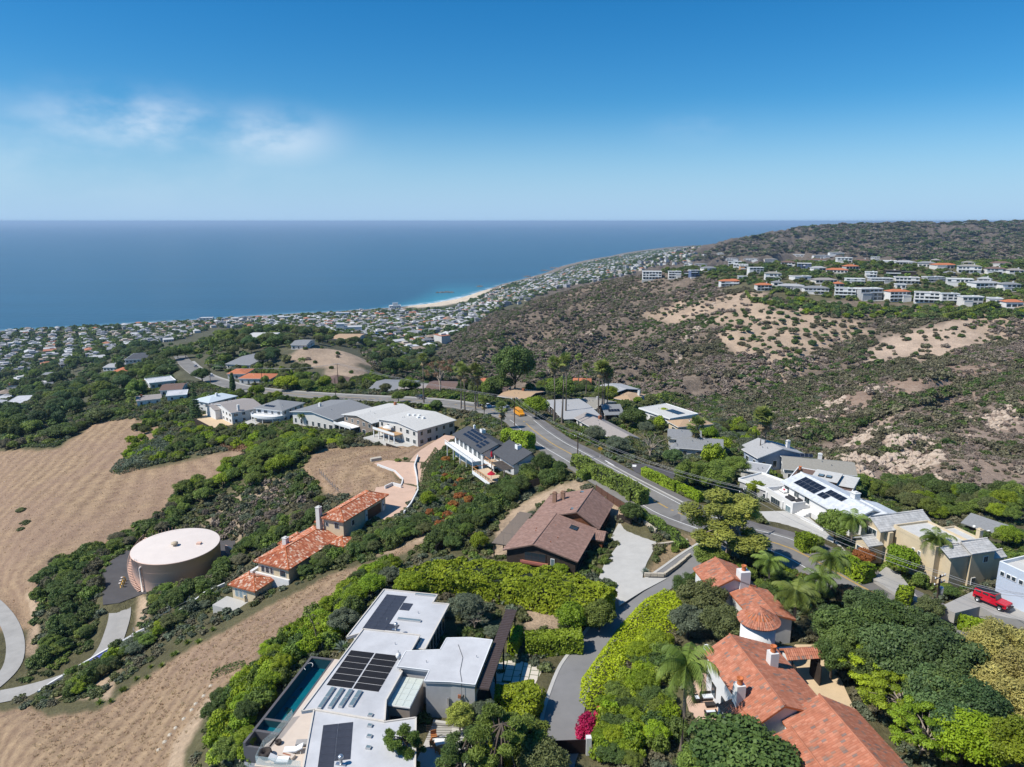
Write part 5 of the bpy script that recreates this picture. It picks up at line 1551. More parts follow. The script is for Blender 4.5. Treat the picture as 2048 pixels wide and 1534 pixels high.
# white house with solar roof and roof terrace
def white_solar():
 o0 = P(1561,962,55)
 h = House('white_solar_house','bright white two-storey house with black solar panels and a roof terrace',o0.x,o0.y,rad(-75),CAMZ - 58.7)
 tl = dict(mat=T_SEAM,pitch=.55,course=12,rise=.03,step=.0,segs=3)
 h.gable(.6,21.0,.5,9.3,-1.5,h.d(55.1),h.d(53.6),'x',WHITE,T_SEAM,.55,4.9,tiles=tl,fascia=SHADEW)
 h.gable(15.2,22.2,2.2,11.4,-1.5,h.d(55.4),h.d(54.2),'x',WHITE,T_SEAM,.5,7.2,tiles=dict(tl,seed=8),fascia=SHADEW)
 h.box('garage_wall',WHITE,.2,9.4,-3.6,.45,-1.5,h.d(56.9))
 for q in ((.2,9.4,-3.6,-3.35),(.2,.45,-3.35,.45),(9.15,9.4,-3.35,-.6)): h.box('parapet',WHITE,*q,h.d(56.9),h.d(56.0))
 h.win('-y',-3.6,2.2,5.4,.05,1.55,WHITE,GLASS,'garage_door',3); h.win('-y',-3.6,7.2,8.9,.05,1.6,SHADEW,GLASSB,'entrance_door',1)
 for x in (.7,6.2): h.box('pier',WHITE,x - .25,x + .25,-3.85,-3.6,0,h.d(56.9))
 h.win('-x',.6,1.2,3.2,h.d(56.7),h.d(55.5),SHADEW,GLASS)
 h.win('-y',.5,1.0,2.6,h.d(56.5),h.d(55.4),SHADEW,GLASS)
 for x in (4.2,7.6): h.win('-y',.5,x,x + 1.7,h.d(56.85),h.d(55.3),SHADEW,GLASS,'terrace_door',1)
 for i in range(6): h.box('step',WHITE,9.5,11.6,-4.2 + i * .55,-3.65 + i * .55,-1.2,.1 + i * .22)
 h.box('terrace_wall',WHITE,9.5,15.5,-.8,.45,-1.5,1.2); h.box('garden_wall',WHITE,11.8,18.6,-3.4,-3.1,-1.5,.9)
 sl = 1.5 / 4.95
 zf = lambda y: h.d(55.1) + .24 + (y - .5) * (1.5 / 4.4)
 h.panels(2.6,1.3,zf(1.3) + .04,(1,0),(0,1),5,2,1.3,1.55,.03,(0,.34))
 h.panels(9.9,1.4,zf(1.4) + .04,(1,0),(0,1),2,1,1.2,1.5,.03,(0,.34)); h.panels(10.4,2.9,zf(2.9) + .04,(1,0),(0,1),4,1,1.2,1.5,.03,(0,.34))
 zg = lambda y: h.d(55.4) + .24 + (y - 2.2) * (1.2 / 5)
 h.panels(16.3,3.6,zg(3.6) + .16,(1,0),(0,1),3,1,1.5,1.0,.05,(0,.24)); h.panels(16.3,4.8,zg(4.8) + .16,(1,0),(0,1),2,1,1.5,1.0,.05,(0,.24)); h.panels(19.6,4.2,zg(4.2) + .16,(1,0),(0,1),1,1,1.5,1.0,.05,(0,.24))
 h.chimney(14.9,6.4,h.d(55),h.d(52.7),1.3,WHITE)
 z = h.d(56.9); CU = mat('charcoal_cushion',(.05,.05,.055),.9,.15,4); RD = mat('red_cushion',(.55,.03,.06),.9,.1,4)
 def W(x,y): return h.M @ Vector((x,y,z))
 for x,y,w_,m,lab in ((1.6,-.3,1.8,SHADEW,'white sofa with a red cushion on the roof terrace'),(5.6,-1.5,2.2,CU,'charcoal outdoor sofa facing the terrace doors'),(7.4,-.8,1.6,CU,'charcoal two-seat sofa at the terrace end')):
  e = empty('outdoor_sofa',W(x,y),h.rz,lab,'sofa'); pbox('seat',e,m,-w_ / 2,w_ / 2,-.4,.4,.15,.42); pbox('backrest',e,m,-w_ / 2,w_ / 2,.3,.45,.42,.8); pbox('base',e,BLACKM,-w_ / 2 + .05,w_ / 2 - .05,-.35,.35,0,.15)
  if m is SHADEW: pbox('cushion',e,RD,-.2,.25,.1,.3,.42,.72)
 e = empty('coffee_table',W(5.9,-2.5),h.rz,'low dark table on the white roof terrace','table'); pbox('top',e,CU,-.8,.8,-.4,.4,.3,.36); pbox('base',e,CU,-.6,.6,-.3,.3,0,.3)
 q = P(1538,1058,58.3); p = empty('planter_bed',q,0,'white kerbed planting island with red flowers in the white drive','planter'); MB().lathe([(1.7,0),(1.7,.3),(1.4,.3),(1.4,.12),(.01,.12)],n=28).build('kerb',SHADEW,p)
 plant('bush',q + Vector((.3,.1,.1)),.7,2.0,'red','flower_bed','low red flowers in the white kerbed planting island','flowers')
 plant('agave',q + Vector((-.3,.3,.1)),2.0,2.2,'agave','yucca_plant','spiky yucca in the white kerbed planting island','yucca')
white_solar()
# beige stucco house with grey tile roofs
def beige():
 k = 1.2; o0 = P(1880,1110,51.6)
 h = House('beige_house','beige stucco house with pale grey tile roofs and a flat gravel roof',o0.x,o0.y,rad(-75),CAMZ - 57)
 tl = dict(mat=T_SLATE,pitch=.6,course=.42,rise=.02,step=.03,segs=3)
 def d(x): return h.d(x)
 h.gable(-.2,2.1,3.9,8.5,-1.5,d(50.8),d(49.9),'y',CREAM,T_SLATE,.3,0.2,tiles=tl)
 h.gable(-.4,1.7,.5,3.9,-1.5,d(51.2),d(50.4),'y',CREAM,T_SLATE,.3,0.1,tiles=dict(tl,seed=4))
 h.flat(-9.0,-.35,-.6,6.4,-1.5,d(50.6),CREAM,R_PALE,.05,.25,.35)
 h.flat(-6.6,-.5,6.4,9.6,-1.5,d(50.9),CREAM,R_PALE,.05,.25,.3)
 h.gable(-13.4,-9.0,-3.2,6.8,-1.5,d(50.9),d(49.6),'y',CREAM,T_SLATE,.5,tiles=dict(tl,seed=5))
 h.gable(-11.9,-8.9,-5.4,-3.2,-1.5,d(53.4),d(52.6),'y',CREAM,T_SLATE,.4,tiles=dict(tl,seed=7))
 h.box('buttress',CREAM,-9.0,-8.1,-2.2,-1.4,-1.5,d(51.2))
 h.win('-y',-3.2,-12.6,-9.8,d(53),d(51.4),SHADEW,GLASS,mull=2); h.win('-y',-5.4,-11.6,-9.2,.3,2.6,SHADEW,GLASS,mull=2)
 h.win('-y',-.6,-4.8,-4.2,d(53.2),d(52.4),SHADEW,GLASS,mull=1); h.win('-y',-.6,-3.6,-3.0,d(53.2),d(52.4),SHADEW,GLASS,mull=1)
 h.win('+x',2.1,6.3,7.3,d(52.7),d(51.6),SHADEW,GLASS,mull=1); h.win('+x',2.1,4.5,5.3,.5,1.9,SHADEW,GLASS,mull=1)
 h.gable(-.2,1.4,8.5,11.5,-1.5,d(52.6),d(52.0),'y',CREAM,T_SLATE,.25,tiles=dict(tl,seed=6))
 h.chimney(-1.4,9.0,d(52),d(49.0),.7,CREAM)
 MB().tube([(0,0,0),(0,0,.5)],.1,8).build('roof_vent',METAL,h.o,(.6,5.2,d(50.4)))
beige()
def lower_grey():
 h,L_,W_ = house_px('grey_roof_house','dark house with a weathered grey roof below the beige house',(1933,1045),(2000,1068),(2018,1062),66,69)
 h.gable(0,L_,0,max(W_,6),-1,3,4.2,'x',DARKW,R_GREY,.8)
 for x in (2,5): MB().lathe([(.03,0),(.3,.08),(.34,.18)],n=12).build('satellite_dish',SHADEW,h.o,(x,-.6,2.9)).rotation_euler = (rad(55),0,0)
lower_grey()
def slat_house():
 a = P(1999,1122,47.5); b = P(2048,1144,47.5)
 d = b - a; rz = math.atan2(d.y,d.x)
 h = House('lap_sided_house','pale blue lap-sided flat-roofed house beside the red car',a.x,a.y,rz,CAMZ - 53.6)
 LP = mat('pale_blue_siding',(.50,.56,.64),.7,.04,1)
 h.box('wall',LP,0,9,.1,8,-1,h.d(48.1)); h.box('lower_wall',LP,.4,9,.4,8,-2,2.3)
 for i in range(26): h.box('siding_board',LP,-.02,9,.06,.1,2.3 + i * .145,2.42 + i * .145)
 for q in ((0,9,.1,.3),(0,.2,.3,8)): h.box('parapet',SHADEW,*q,h.d(48.1),h.d(47.5))
 h.box('roof',R_PALE,.2,9,.3,8,h.d(48.1),h.d(48.0)); h.chimney(1.6,4.6,h.d(48),h.d(46.8),1.3,LP)
 for x in (.35,1.25,2.0,3.0,3.8,4.8): h.win('-y',.04,x,x + .68,4.1,4.8,SHADEW,GLASS)
 for i in range(8): h.win('-y',.38,.7 + i * .72,1.36 + i * .72,1.2,1.95,GREYW,GLASS)
slat_house()
# charcoal-roofed white house with decks
def charcoal_house():
 o0 = P(905,865,59)
 h = House('charcoal_roof_house','white house with charcoal shingle roofs, solar panels and orange-railed decks',o0.x,o0.y,rad(-62),CAMZ - 64.6)
 d = h.d
 h.gable(.2,18.6,.6,8.8,-2,d(59.6),d(58.0),'x',WHITE,R_DARK,.6,5.0)
 h.gable(19.2,30.5,3.6,10.2,-2,d(59.6),d(57.4),'x',WHITE,R_DARK,.6,8.6)
 h.gable(28.6,34.2,5.2,11.4,-2,d(61),d(59.8),'y',WHITE,R_DARK,.5)
 h.box('flat_canopy',SHADEW,28.4,36.4,11.6,15.4,d(61.2),d(60.9));
 for x in (28.8,36): h.box('canopy_post',SHADEW,x - .08,x + .08,15.0,15.2,-2,d(61.2))
 zf = lambda y: d(59.6) + .22 + (y - .6) * (1.6 / 4.4)
 for j in range(3): h.panels(3.2,1.7 + j * 1.15,zf(1.7 + j * 1.15) + .05,(1,0),(0,1),6,1,1.55,.95,.04,(0,.36))
 for j in range(3): h.panels(13.4,.9 + j * 1.1,zf(.9 + j * 1.1) + .05,(1,0),(0,1),2,1,1.4,.92,.04,(0,.36))
 for x,y,z in ((6.2,6.6,58.4),(25.4,7.6,57.7)):
  u = h.box('rooftop_unit',SHADEW,x - .7,x + .7,y - .6,y + .6,d(z),d(z) + 1.1); obj('fan_grille',unit_box(BLACKM),u,(0,0,.5),None,(.6,.6,.05))
 h.chimney(2.0,6.0,d(59),d(57.3),.5,SHADEW)
 for x in (1.2,4.0,6.8,10,13,15.6): h.win('-y',.6,x,x + 2.0,d(62),d(60.1),SHADEW,GLASS,mull=1)
 for x in (2.4,6.2,10.4): h.win('-y',.6,x,x + 2.4,.1,2.0,SHADEW,GLASS,mull=1)
 h.box('deck',SHADEW,-1.2,17.6,-2.0,.6,d(62.4),d(62.15))
 for x in np.arange(-1.0,17.7,1.55): h.box('rail_post',SHADEW,x - .04,x + .04,-1.98,-1.9,d(62.15),d(61.2))
 h.box('rail_cap',SHADEW,-1.2,17.6,-2.02,-1.88,d(61.2),d(61.12)); h.box('rail_screen',SHADEW,-1.2,17.6,-1.96,-1.93,d(62.1),d(61.6))
 for x in (0,4.4,9,13.2,17.2): h.box('deck_post',SHADEW,x - .1,x + .1,-1.8,-1.6,-2.5,d(62.4))
 ORG = mat('orange_cedar_rail',(.46,.20,.07),.7,.12,4)
 def decky(x0,x1,y0,y1,dz,nm):
  h.box(nm,mat('sand_decking',(.55,.42,.28),.85,.08,3),x0,x1,y0,y1,d(dz) - .2,d(dz))
  for q in ((x0,x1,y0 - .05,y0 + .07),(x0 - .05,x0 + .07,y0,y1)): h.box('cedar_rail',ORG,*q,d(dz) + .9,d(dz) + 1.02)
  for x in np.arange(x0,x1 + .1,1.5): h.box('cedar_post',ORG,x - .05,x + .05,y0 - .04,y0 + .06,d(dz),d(dz) + .92)
  h.box('deck_fascia',SHADEW,x0 - .1,x1 + .1,y0 - .14,y0 - .06,d(dz) - .9,d(dz))
  for x in (x0 + .2,x1 - .2): h.box('deck_post',SHADEW,x - .1,x + .1,y0,y0 + .2,-3.5,d(dz) - .2)
 decky(17.4,24.4,1.0,3.5,61.6,'upper_deck'); decky(21.4,31.4,-3.6,.8,63.0,'lower_deck')
 for i in range(18): h.box('pergola_slat',TAUPEW,24.4 + i * .4,24.5 + i * .4,.2,3.4,d(60.6),d(60.48))
 for x in (24.4,31.4): h.box('pergola_post',TAUPEW,x - .1,x + .1,.3,.5,d(63),d(60.6))
 h.win('-y',3.6,20,23,d(61.3),d(59.9),SHADEW,GLASS,mull=2); h.win('-y',3.6,25,29,d(62.5),d(60.6),SHADEW,GLASS,mull=2)
 for x,y,dz,op,lab in ((20.3,2.4,61.6,False,'closed red umbrella on the upper orange-railed deck'),(30.2,-2.6,63.0,True,'small open red umbrella on the lower deck')):
  e = empty('deck_umbrella',h.M @ Vector((x,y,d(dz))),0,lab,'umbrella'); RC = mat('red_canvas',(.42,.012,.03),.9,.1,4)
  MB().tube([(0,0,0),(0,0,2.5)],.04,6).build('pole',SHADEW,e)
  (MB().lathe([(.1,.9),(.3,1.2),(.24,2.2),(.03,2.6)],n=10) if not op else MB().lathe([(1.1,1.7),(1.0,1.78),(.05,2.5)],n=8)).build('canopy',RC,e)
charcoal_house()
# the houses along the ridge road
def autowin(h,L_,W_,ze,storeys,gl=GLASS,sides=('-y','-x','+x'),fr=SHADEW,z0=0.0,step=3.2):
 for sd in sides:
  n_len = L_ if sd[1] == 'y' else W_
  n = max(1,int(n_len / step))
  for f in range(storeys):
   zb = z0 + f * (ze - z0) / storeys
   for i in range(n):
    u = (i + .5) * n_len / n
    wd = rng.choice((1.2,1.6,2.0,1.1)); hh = min(1.9,(ze - z0) / storeys * .52)
    at = {'-y': 0,'+y': W_,'-x': 0,'+x': L_}[sd]
    h.win(sd,at,u - wd / 2,u + wd / 2,zb + .7,zb + .7 + hh,fr,gl,mull=1 if wd > 1.5 else 0)
def simple(name,label,A,B,C,de,dg,roof,wm,rm,rise=1.2,axis='x',storeys=1,over=.55,chim=None,solar=None,wins=True,W_min=5,vents=2,sides=('-y','-x','+x'),fascia=SHADEW,cm=WHITE):
 h,L_,W_ = house_px(name,label,A,B,C,de,dg)
 W_ = max(W_,W_min); ze = h.d(de)
 pad_poly([h.M @ Vector(c) for c in ((-1.5,-1.5,0),(L_ + 1.5,-1.5,0),(L_ + 1.5,W_ + 1.5,0),(-1.5,W_ + 1.5,0))],h.zg - .05,4.5)
 if roof == 'gable': h.gable(0,L_,0,W_,-2.5,ze,ze + rise,axis,wm,rm,over,fascia=fascia)
 elif roof == 'hip': h.hip(0,L_,0,W_,-2.5,ze,ze + rise,wm,rm,over,fascia=fascia)
 else: h.flat(0,L_,0,W_,-2.5,ze + .3,wm,rm,over,.3,0.12 if roof == 'flat' else .4,fascia=fascia)
 if wins: autowin(h,L_,W_,ze,storeys,sides=sides)
 zt = ze + (.3 if roof.startswith('flat') else rise)
 if chim: h.chimney(L_ * chim[0],W_ * chim[1],ze - 1,zt + .9,.9,cm)
 for i in range(vents):
  x,y = L_ * rng.uniform(.2,.8),W_ * rng.uniform(.25,.45)
  zz = ze + .3 if roof.startswith('flat') else ze + .2 + rise * (min(y,W_ - y) / (W_ / 2) if axis == 'x' else min(x,L_ - x) / (L_ / 2))
  MB().tube([(0,0,-.2),(0,0,.45)],.1,6).build('vent_pipe',METAL,h.o,(x,y,zz))
 if solar:
  x,y,nx,ny = solar
  s_ = rise / (W_ / 2) if axis == 'x' and roof != 'flat' else 0
  zz = ze + (.34 if roof.startswith('flat') else .24 + s_ * (W_ * y))
  h.panels(L_ * x,W_ * y,zz,(1,0),(0,1),nx,ny,1.0,1.6,.03,(0,s_))
 return h,L_,W_
h,L_,W_ = simple('white_flat_house','long white two-storey house with a low pale roof, timber deck and white umbrella',(758,838),(835,861),(906,840),68.5,74.2,'gable',PALE,R_PALE,1.0,'y',2,.6,None,None,True)
h.box('deck',DECKW,1.0,L_ * .62,-3.6,0,2.75,3.0); h.box('deck_rail',SHADEW,1.0,L_ * .62,-3.65,-3.55,3.0,3.9)
for x in np.linspace(1.2,L_ * .6,5): h.box('deck_post',SHADEW,x - .15,x + .15,-3.5,-3.2,-1.5,2.75)
h.box('patio',CONCL,-1,L_ * .9,-6.4,-.05,-1.5,.1); h.box('patio_screen',DARKW,L_ * .58,L_ * .95,-6.6,-6.45,-1.2,.9)
e = empty('deck_umbrella',h.M @ Vector((L_ * .35,-1.9,3.0)),0,'white umbrella on the timber deck of the long white house','umbrella'); MB().tube([(0,0,0),(0,0,2.3)],.04,6).build('pole',SHADEW,e); MB().lathe([(1.7,1.6),(1.6,1.7),(.06,2.4)],n=8).build('canopy',SHADEW,e)
for i in range(5): h.box('rooftop_unit',SHADEW,L_ * .3 + i * 1.7,L_ * .3 + i * 1.7 + .9,W_ * .45 + (i % 3),W_ * .45 + (i % 3) + .9,h.d(68.5) + .9,h.d(68.5) + 1.5)
h,L_,W_ = simple('taupe_house','taupe-sided house with a pale roof, brick chimney and post-held deck',(688,829),(745,846),(815,818),72.5,78.3,'gable',TAUPEW,R_PALE,1.3,'y',2,.7,(.4,.9),None,True,cm=BRICK)
h.box('deck',SHADEW,-1,L_ * .55,-4.2,0,2.7,2.95); h.box('deck_rail',SHADEW,-1,L_ * .55,-4.25,-4.15,2.95,3.8)
for x in np.linspace(-.8,L_ * .52,4): h.box('deck_post',PALE,x - .15,x + .15,-4.1,-3.8,-2,2.7)
simple('grey_roof_house','wide low house with one broad plain grey roof among palms',(585,823),(667,839),(722,812),75,80,'gable',PALE,R_GREY,1.6,'y',1,.8,(.3,.4))
h,L_,W_ = simple('curved_balcony_house','white house with a sweeping curved balcony under a grey solar roof',(512,816),(564,822),(604,806),77.5,82.5,'hip',WHITE,R_GREY,1.5,'x',2,.7,None,(.2,.12,5,1))
pts = [(L_ * .5 + (L_ * .62) * math.cos(t),-.2 + 5.2 * math.sin(t)) for t in np.linspace(pi,2 * pi,22)]
h.poly('balcony',SHADEW,pts,2.3,2.6); m = MB()
for p,q in zip(pts[:-1],pts[1:]): m.bar((*p,3.05),(*q,3.05),.12,.9)
m.build('balcony_parapet',SHADEW,h.o)
for i in (3,7,11,15,18): h.box('balcony_post',SHADEW,pts[i][0] * .97 - .12,pts[i][0] * .97 + .12,pts[i][1] * .9 - .12,pts[i][1] * .9 + .12,-2,2.3)
h.box('patio',CONCL,-2,L_ + 1,-8.5,-.05,-1.5,.05)
h,L_,W_ = simple('white_gable_house','white two-storey gabled house with a taupe roof and tall white chimney',(424,808),(463,826),(505,806),79.3,84.3,'gable',WHITE,R_TAUPE,1.7,'y',2,.5,(.95,.25))
h.gable(-1.5,L_ * .45,-2.4,4,-2.5,4.4,5.6,'y',WHITE,R_TAUPE,.5); h.box('terrace',SANDP,-3,L_ + 1,-8.5,-.05,-2,.15)
h.box('terrace_wall',DARKW,-3,L_ * .9,-8.8,-8.5,-2.5,.5)
simple('pale_blue_roof_house','white house with a pale blue hipped roof beside the tiered conifer',(388,800),(418,806),(464,791),80.5,85,'hip',PALE,R_BLUE,1.5,'x',2,.6,(.6,.5))
simple('maroon_roof_house','low house with a plain maroon roof behind a white-roofed porch',(320,781),(362,779),(384,766),86.5,89.5,'gable',PALE,R_BROWN,1.2,'x',1)
simple('brick_chimney_house','small house with a dark taupe roof and squat brick chimney',(274,802),(322,797),(332,787),89,92,'gable',WHITE,R_TAUPE,1.0,'x',1,.5,(.2,.4),cm=BRICK)
simple('white_porch_house','white flat-roofed pavilion beside the maroon-roofed house',(334,793),(372,790),(380,780),86.8,89.5,'flat',WHITE,R_WHITE,.2)
simple('white_trellis_house','white flat-roofed house with a rooftop trellis under dark trees',(300,768),(350,762),(372,750),92,95,'flatp',WHITE,R_WHITE)
simple('brown_gable_house','dark brown-roofed cottage behind a long clipped hedge',(626,772),(690,772),(702,757),84.5,87.6,'gable',PALE,R_BROWN,1.9,'y',1,.6)
simple('grey_gable_house','grey-roofed bungalow with a white garage door facing the road',(737,781),(806,784),(838,762),79.8,83,'gable',PALE,R_GREY,1.7,'x',1,.6,(.7,.5))
simple('tan_garage_house','low tan-roofed garage wing with a wide white door',(795,782),(850,783),(858,768),77.9,80.5,'gable',WHITE,R_TAUPE,1.2,'x',1)
simple('dark_bungalow','long dark-brown bungalow behind the sparse tree',(852,778),(915,780),(925,764),76.2,79,'gable',DARKW,R_BROWN,1.2,'x',1)
simple('rust_roof_house','house with a rust-brown hipped roof and white chimney beside the roadside palms',(935,784),(1003,788),(1016,770),72.8,75.8,'hip',TAUPEW,R_BROWN,1.6,'x',1,.6,(.85,.4))
simple('tan_roof_house','low dark house with a tan roof and twin brick chimneys',(1000,792),(1050,799),(1102,786),68.8,71.8,'gable',DARKW,R_TAN,1.0,'x',1,.8,(.5,.6),cm=BRICK)
simple('grey_slab_house','long low house with a broad flat pale grey roof behind three tall palms',(1091,802),(1129,838),(1189,827),64.3,67.5,'gable',DARKW,R_LGREY,.7,'y',1,.9,None,None)
simple('taupe_long_house','long roadside house with a taupe gable roof and brick chimney',(1153,836),(1236,882),(1263,869),62.8,65.6,'gable',PALE,R_TAUPE,1.3,'x',1,.6,(.3,.6),cm=BRICK)
simple('olive_roof_house','olive-grey house with a stepped roof and square chimney',(1150,808),(1192,817),(1214,801),66.8,69.8,'gable',GREYW,R_OLIVE,1.2,'x',1,.5,(.5,.6),cm=GREYW)
simple('wide_pale_roof_house','house with a wide pale grey roof at the canyon rim',(1190,776),(1224,787),(1267,776),70.2,73.2,'gable',DARKW,R_LGREY,1.1,'x',1,.8)
simple('tan_hip_house','small house with a tan hipped roof at the canyon rim',(1230,797),(1262,802),(1296,791),68.6,71.4,'hip',BLUEW,R_TAN,1.3,'x',1,.6,(.9,.7))
simple('red_roof_villa','white villa with a small terracotta roof behind the tall palms',(1146,768),(1180,769),(1184,758),73,76,'hip',WHITE,R_RED,1.2,'x',1,.5)
simple('red_roof_villa','white villa with a terracotta roof beside the big rounded tree',(950,768),(985,770),(990,758),78,81,'hip',WHITE,R_RED,1.2,'x',1,.5)
simple('dark_solar_house','dark timber house with a steep slate-coloured roof and skylights',(1212,829),(1246,828),(1266,810),65.2,68.4,'gable',DARKW,R_GREY,1.9,'x',1,.5,None,(.2,.1,4,1))
simple('white_flat_solar_house','white flat-roofed house with a block of solar panels near the canyon',(1282,818),(1340,838),(1398,831),62.6,66,'flat',WHITE,R_PALE,0,'x',1,.6,None,(.45,.45,6,2))
simple('tan_cottage','cream cottage with a tan hipped roof below the white flat roof',(1338,843),(1358,854),(1413,844),61.2,64.5,'hip',CREAM,R_TAN,1.3,'x',1,.6)
h,L_,W_ = simple('grey_turret_house','grey-roofed house with a small hexagonal turret',(1356,894),(1442,901),(1430,880),60.2,63.4,'gable',PALE,R_GREY,1.6,'x',1,.6)
q = h.Mi @ P(1351,893,60.4); MB().lathe([(1.7,-2),(1.7,h.d(60.6))],(q.x,q.y,0),6,smooth=False).build('turret_wall',PALE,h.o); MB().lathe([(2.1,h.d(60.6)),(.05,h.d(59.2))],(q.x,q.y,0),6,smooth=False).build('turret_roof',R_GREY,h.o)
h,L_,W_ = simple('grey_wing_house','grey-roofed wing behind the turret house',(1338,876),(1400,880),(1412,864),61.4,64.2,'gable',PALE,R_GREY,1.4,'x',1,.5)
h,L_,W_ = simple('blue_grey_house','blue-grey sided house with light grey gable roofs behind twin palms',(1489,899),(1517,915),(1596,903),61,64.8,'gable',BLUEW,R_LGREY,2.0,'x',1,.6,(.55,.8))
h.gable(-5,1.5,3,12,-2,3.2,4.8,'x',BLUEW,R_LGREY,.5)
simple('olive_gable_house','long olive-grey gable-roofed house with pale blue solar panels',(1569,937),(1710,950),(1692,924),61,64.8,'gable',WHITE,R_OLIVE,1.4,'x',1,.5,(.55,.75),(.25,.55,3,1))
h,L_,W_ = simple('dark_angular_house','dark brown house of angular flat roofs and skylights behind the white solar house',(1580,962),(1700,985),(1728,962),59.2,62.8,'flat',DARKW,R_BROWN,0,'x',1,.5,None)
h.flat(L_ * .35,L_ * .75,W_ * .1,W_ * .8,3,5.0,DARKW,R_PALE,.3,.3); h.flat(L_ * .6,L_ * 1.02,W_ * .15,W_ * .9,3,4.3,DARKW,R_PALE,.3,.25)
for x in (.42,.55): s_ = h.box('skylight',BLACKM,L_ * x,L_ * x + 1.2,W_ * .3,W_ * .3 + 1.5,5.0,5.25); obj('pane',unit_box(GLASSB),s_,(0,0,.5),None,(.85,.85,.1))
h.chimney(L_ * .08,W_ * .5,3,5.2,1,DARKW,TERRA)
simple('white_terrace_house','house of pale flat roofs and parapets beside the feathery trees',(1480,962),(1548,988),(1572,968),59,62,'flatp',GREYW,R_PALE,0,'x',1,.3)
simple('pale_shed_house','low pale-roofed house reached by the grey lane',(1482,940),(1530,948),(1545,934),60.4,63,'flat',PALE,R_LGREY,0,'x',1,.4)
LD = [('cliff_road_house','dark shingled house with white skylights on the seaward hill',(452,728),(500,730),(520,706),95,99,'gable',PALE,R_GREY),
      ('red_tile_house','orange tile-roofed house by the bend of the road',(455,748),(490,748),(498,738),92,95,'hip',PALE,R_RED),
      ('red_tile_house','orange tile-roofed house hidden in shrubs above the bend',(478,757),(540,758),(548,748),90,92.5,'hip',PALE,R_RED),
      ('red_tile_house','small orange tile roof under the dark trees',(222,744),(250,744),(256,735),111,114,'hip',PALE,R_RED),
      ('red_tile_house','orange tile roof behind the dark trees below the lane',(284,762),(318,762),(322,752),98,101,'hip',PALE,R_RED),
      ('grey_hillside_house','grey-roofed house alone among shrubs on the left slope',(70,758),(108,756),(112,744),150,154,'hip',TAUPEW,R_GREY),
      ('white_hillside_house','white house with a flat roof low on the left slope',(10,808),(46,806),(50,792),139,145,'flat',WHITE,R_WHITE),
      ('white_hillside_house','long white-roofed house on the left slope below the trees',(0,826),(28,822),(30,814),130,134,'flat',WHITE,R_WHITE),
      ('ridge_top_house','low grey house on the crest above the dry patch',(582,690),(612,690),(616,680),90,93,'gable',PALE,R_GREY),
      ('ridge_top_house','pale flat-roofed house among trees on the crest',(484,676),(538,676),(542,666),97,100.5,'flat',PALE,R_PALE),
      ('ridge_top_house','pale house with a long tan roof beyond the dry patch',(664,678),(716,678),(722,668),99,103,'gable',PALE,R_TAN),
      ('lane_house','dark flat-roofed house beside the hedge-lined lane',(250,720),(296,718),(300,706),118,121,'flat',PALE,R_DARK),
      ('lane_house','white-trimmed house between the palm and the lane',(206,735),(240,735),(246,726),115,118,'gable',WHITE,R_LGREY)]
for nm,lb,A,B,C,de,dg,rf,wm,rm in LD:
 yy = hit((A[0] + B[0]) / 2,max(A[1],B[1]) + 6)
 gd = CAMZ - yy.z
 simple(nm,lb,A,B,C,gd - 3.2,gd,rf,wm,rm,1.3,'x',1,.5,W_min=8)
# the row houses on the opposite ridge
RH = []
def zz(x0,y0,x1,y1,wall='w',roof='f',Z=(1450,420,3.425)):
 RH.append((Z[0] + x0 / Z[2],Z[0] + x1 / Z[2],Z[1] + y0 / Z[2],Z[1] + y1 / Z[2],wall,roof))
for a in [(200,497,340,552,'t','r'),(358,502,540,548,'g','h'),(542,515,710,574,'w','h'),(735,522,905,604,'w','f'),(915,522,1085,618,'g','f'),(1102,535,1290,628,'w','r'),(1292,550,1465,636,'w','f'),(1468,560,1612,640,'w','f'),(1615,580,1772,655,'t','f'),(1800,595,1905,640,'w','f'),(1915,610,2048,668,'w','r'),
          (0,470,108,516,'w','r'),(150,385,278,440,'w','f'),(262,418,398,478,'w','h'),(458,445,600,480,'w','f'),(610,468,780,500,'t','h'),(812,462,974,502,'w','f'),(1000,458,1150,500,'g','f'),(1156,450,1336,505,'t','f'),(1362,450,1522,490,'g','f'),(1516,460,1698,520,'w','f'),(1700,478,1905,548,'w','h'),(1880,490,2040,556,'w','h'),
          (256,326,370,376,'t','h'),(374,346,488,386,'w','h'),(494,358,590,400,'b','f'),(590,386,700,416,'w','h'),(690,396,842,430,'t','r'),(756,320,880,362,'w','f'),(962,416,1042,460,'w','f'),(1098,405,1200,455,'d','f'),(1206,416,1310,450,'d','f'),(1436,360,1600,402,'t','r'),(1578,368,1770,430,'w','h'),(1774,386,1940,440,'w','h'),(1944,398,2048,446,'w','h'),
          (440,300,580,322,'t','h'),(604,304,720,334,'w','h'),(702,284,830,310,'w','h'),(884,334,1000,366,'w','h'),(1062,340,1170,376,'w','f'),(1174,344,1308,376,'t','h'),(1312,350,1450,390,'t','h'),(1640,352,1720,380,'w','h'),(1820,360,1960,384,'t','h'),(20,345,110,385,'w','f'),(100,375,160,425,'o','f'),(120,330,230,352,'w','h')]:
 zz(*a)
for a in [(1160,572,1330,650,'w','f'),(1372,574,1490,642,'t','f'),(1506,576,1556,622,'d','f'),(1552,566,1642,632,'b','f'),(1650,542,1780,586,'w','h'),(1500,512,1580,540,'w','h'),(1802,646,1950,706,'w','r'),(1842,470,1960,510,'w','h'),(1900,520,2040,560,'w','f'),(1586,520,1700,546,'t','h')]:
 zz(*a,Z=(1000,400,4.096))
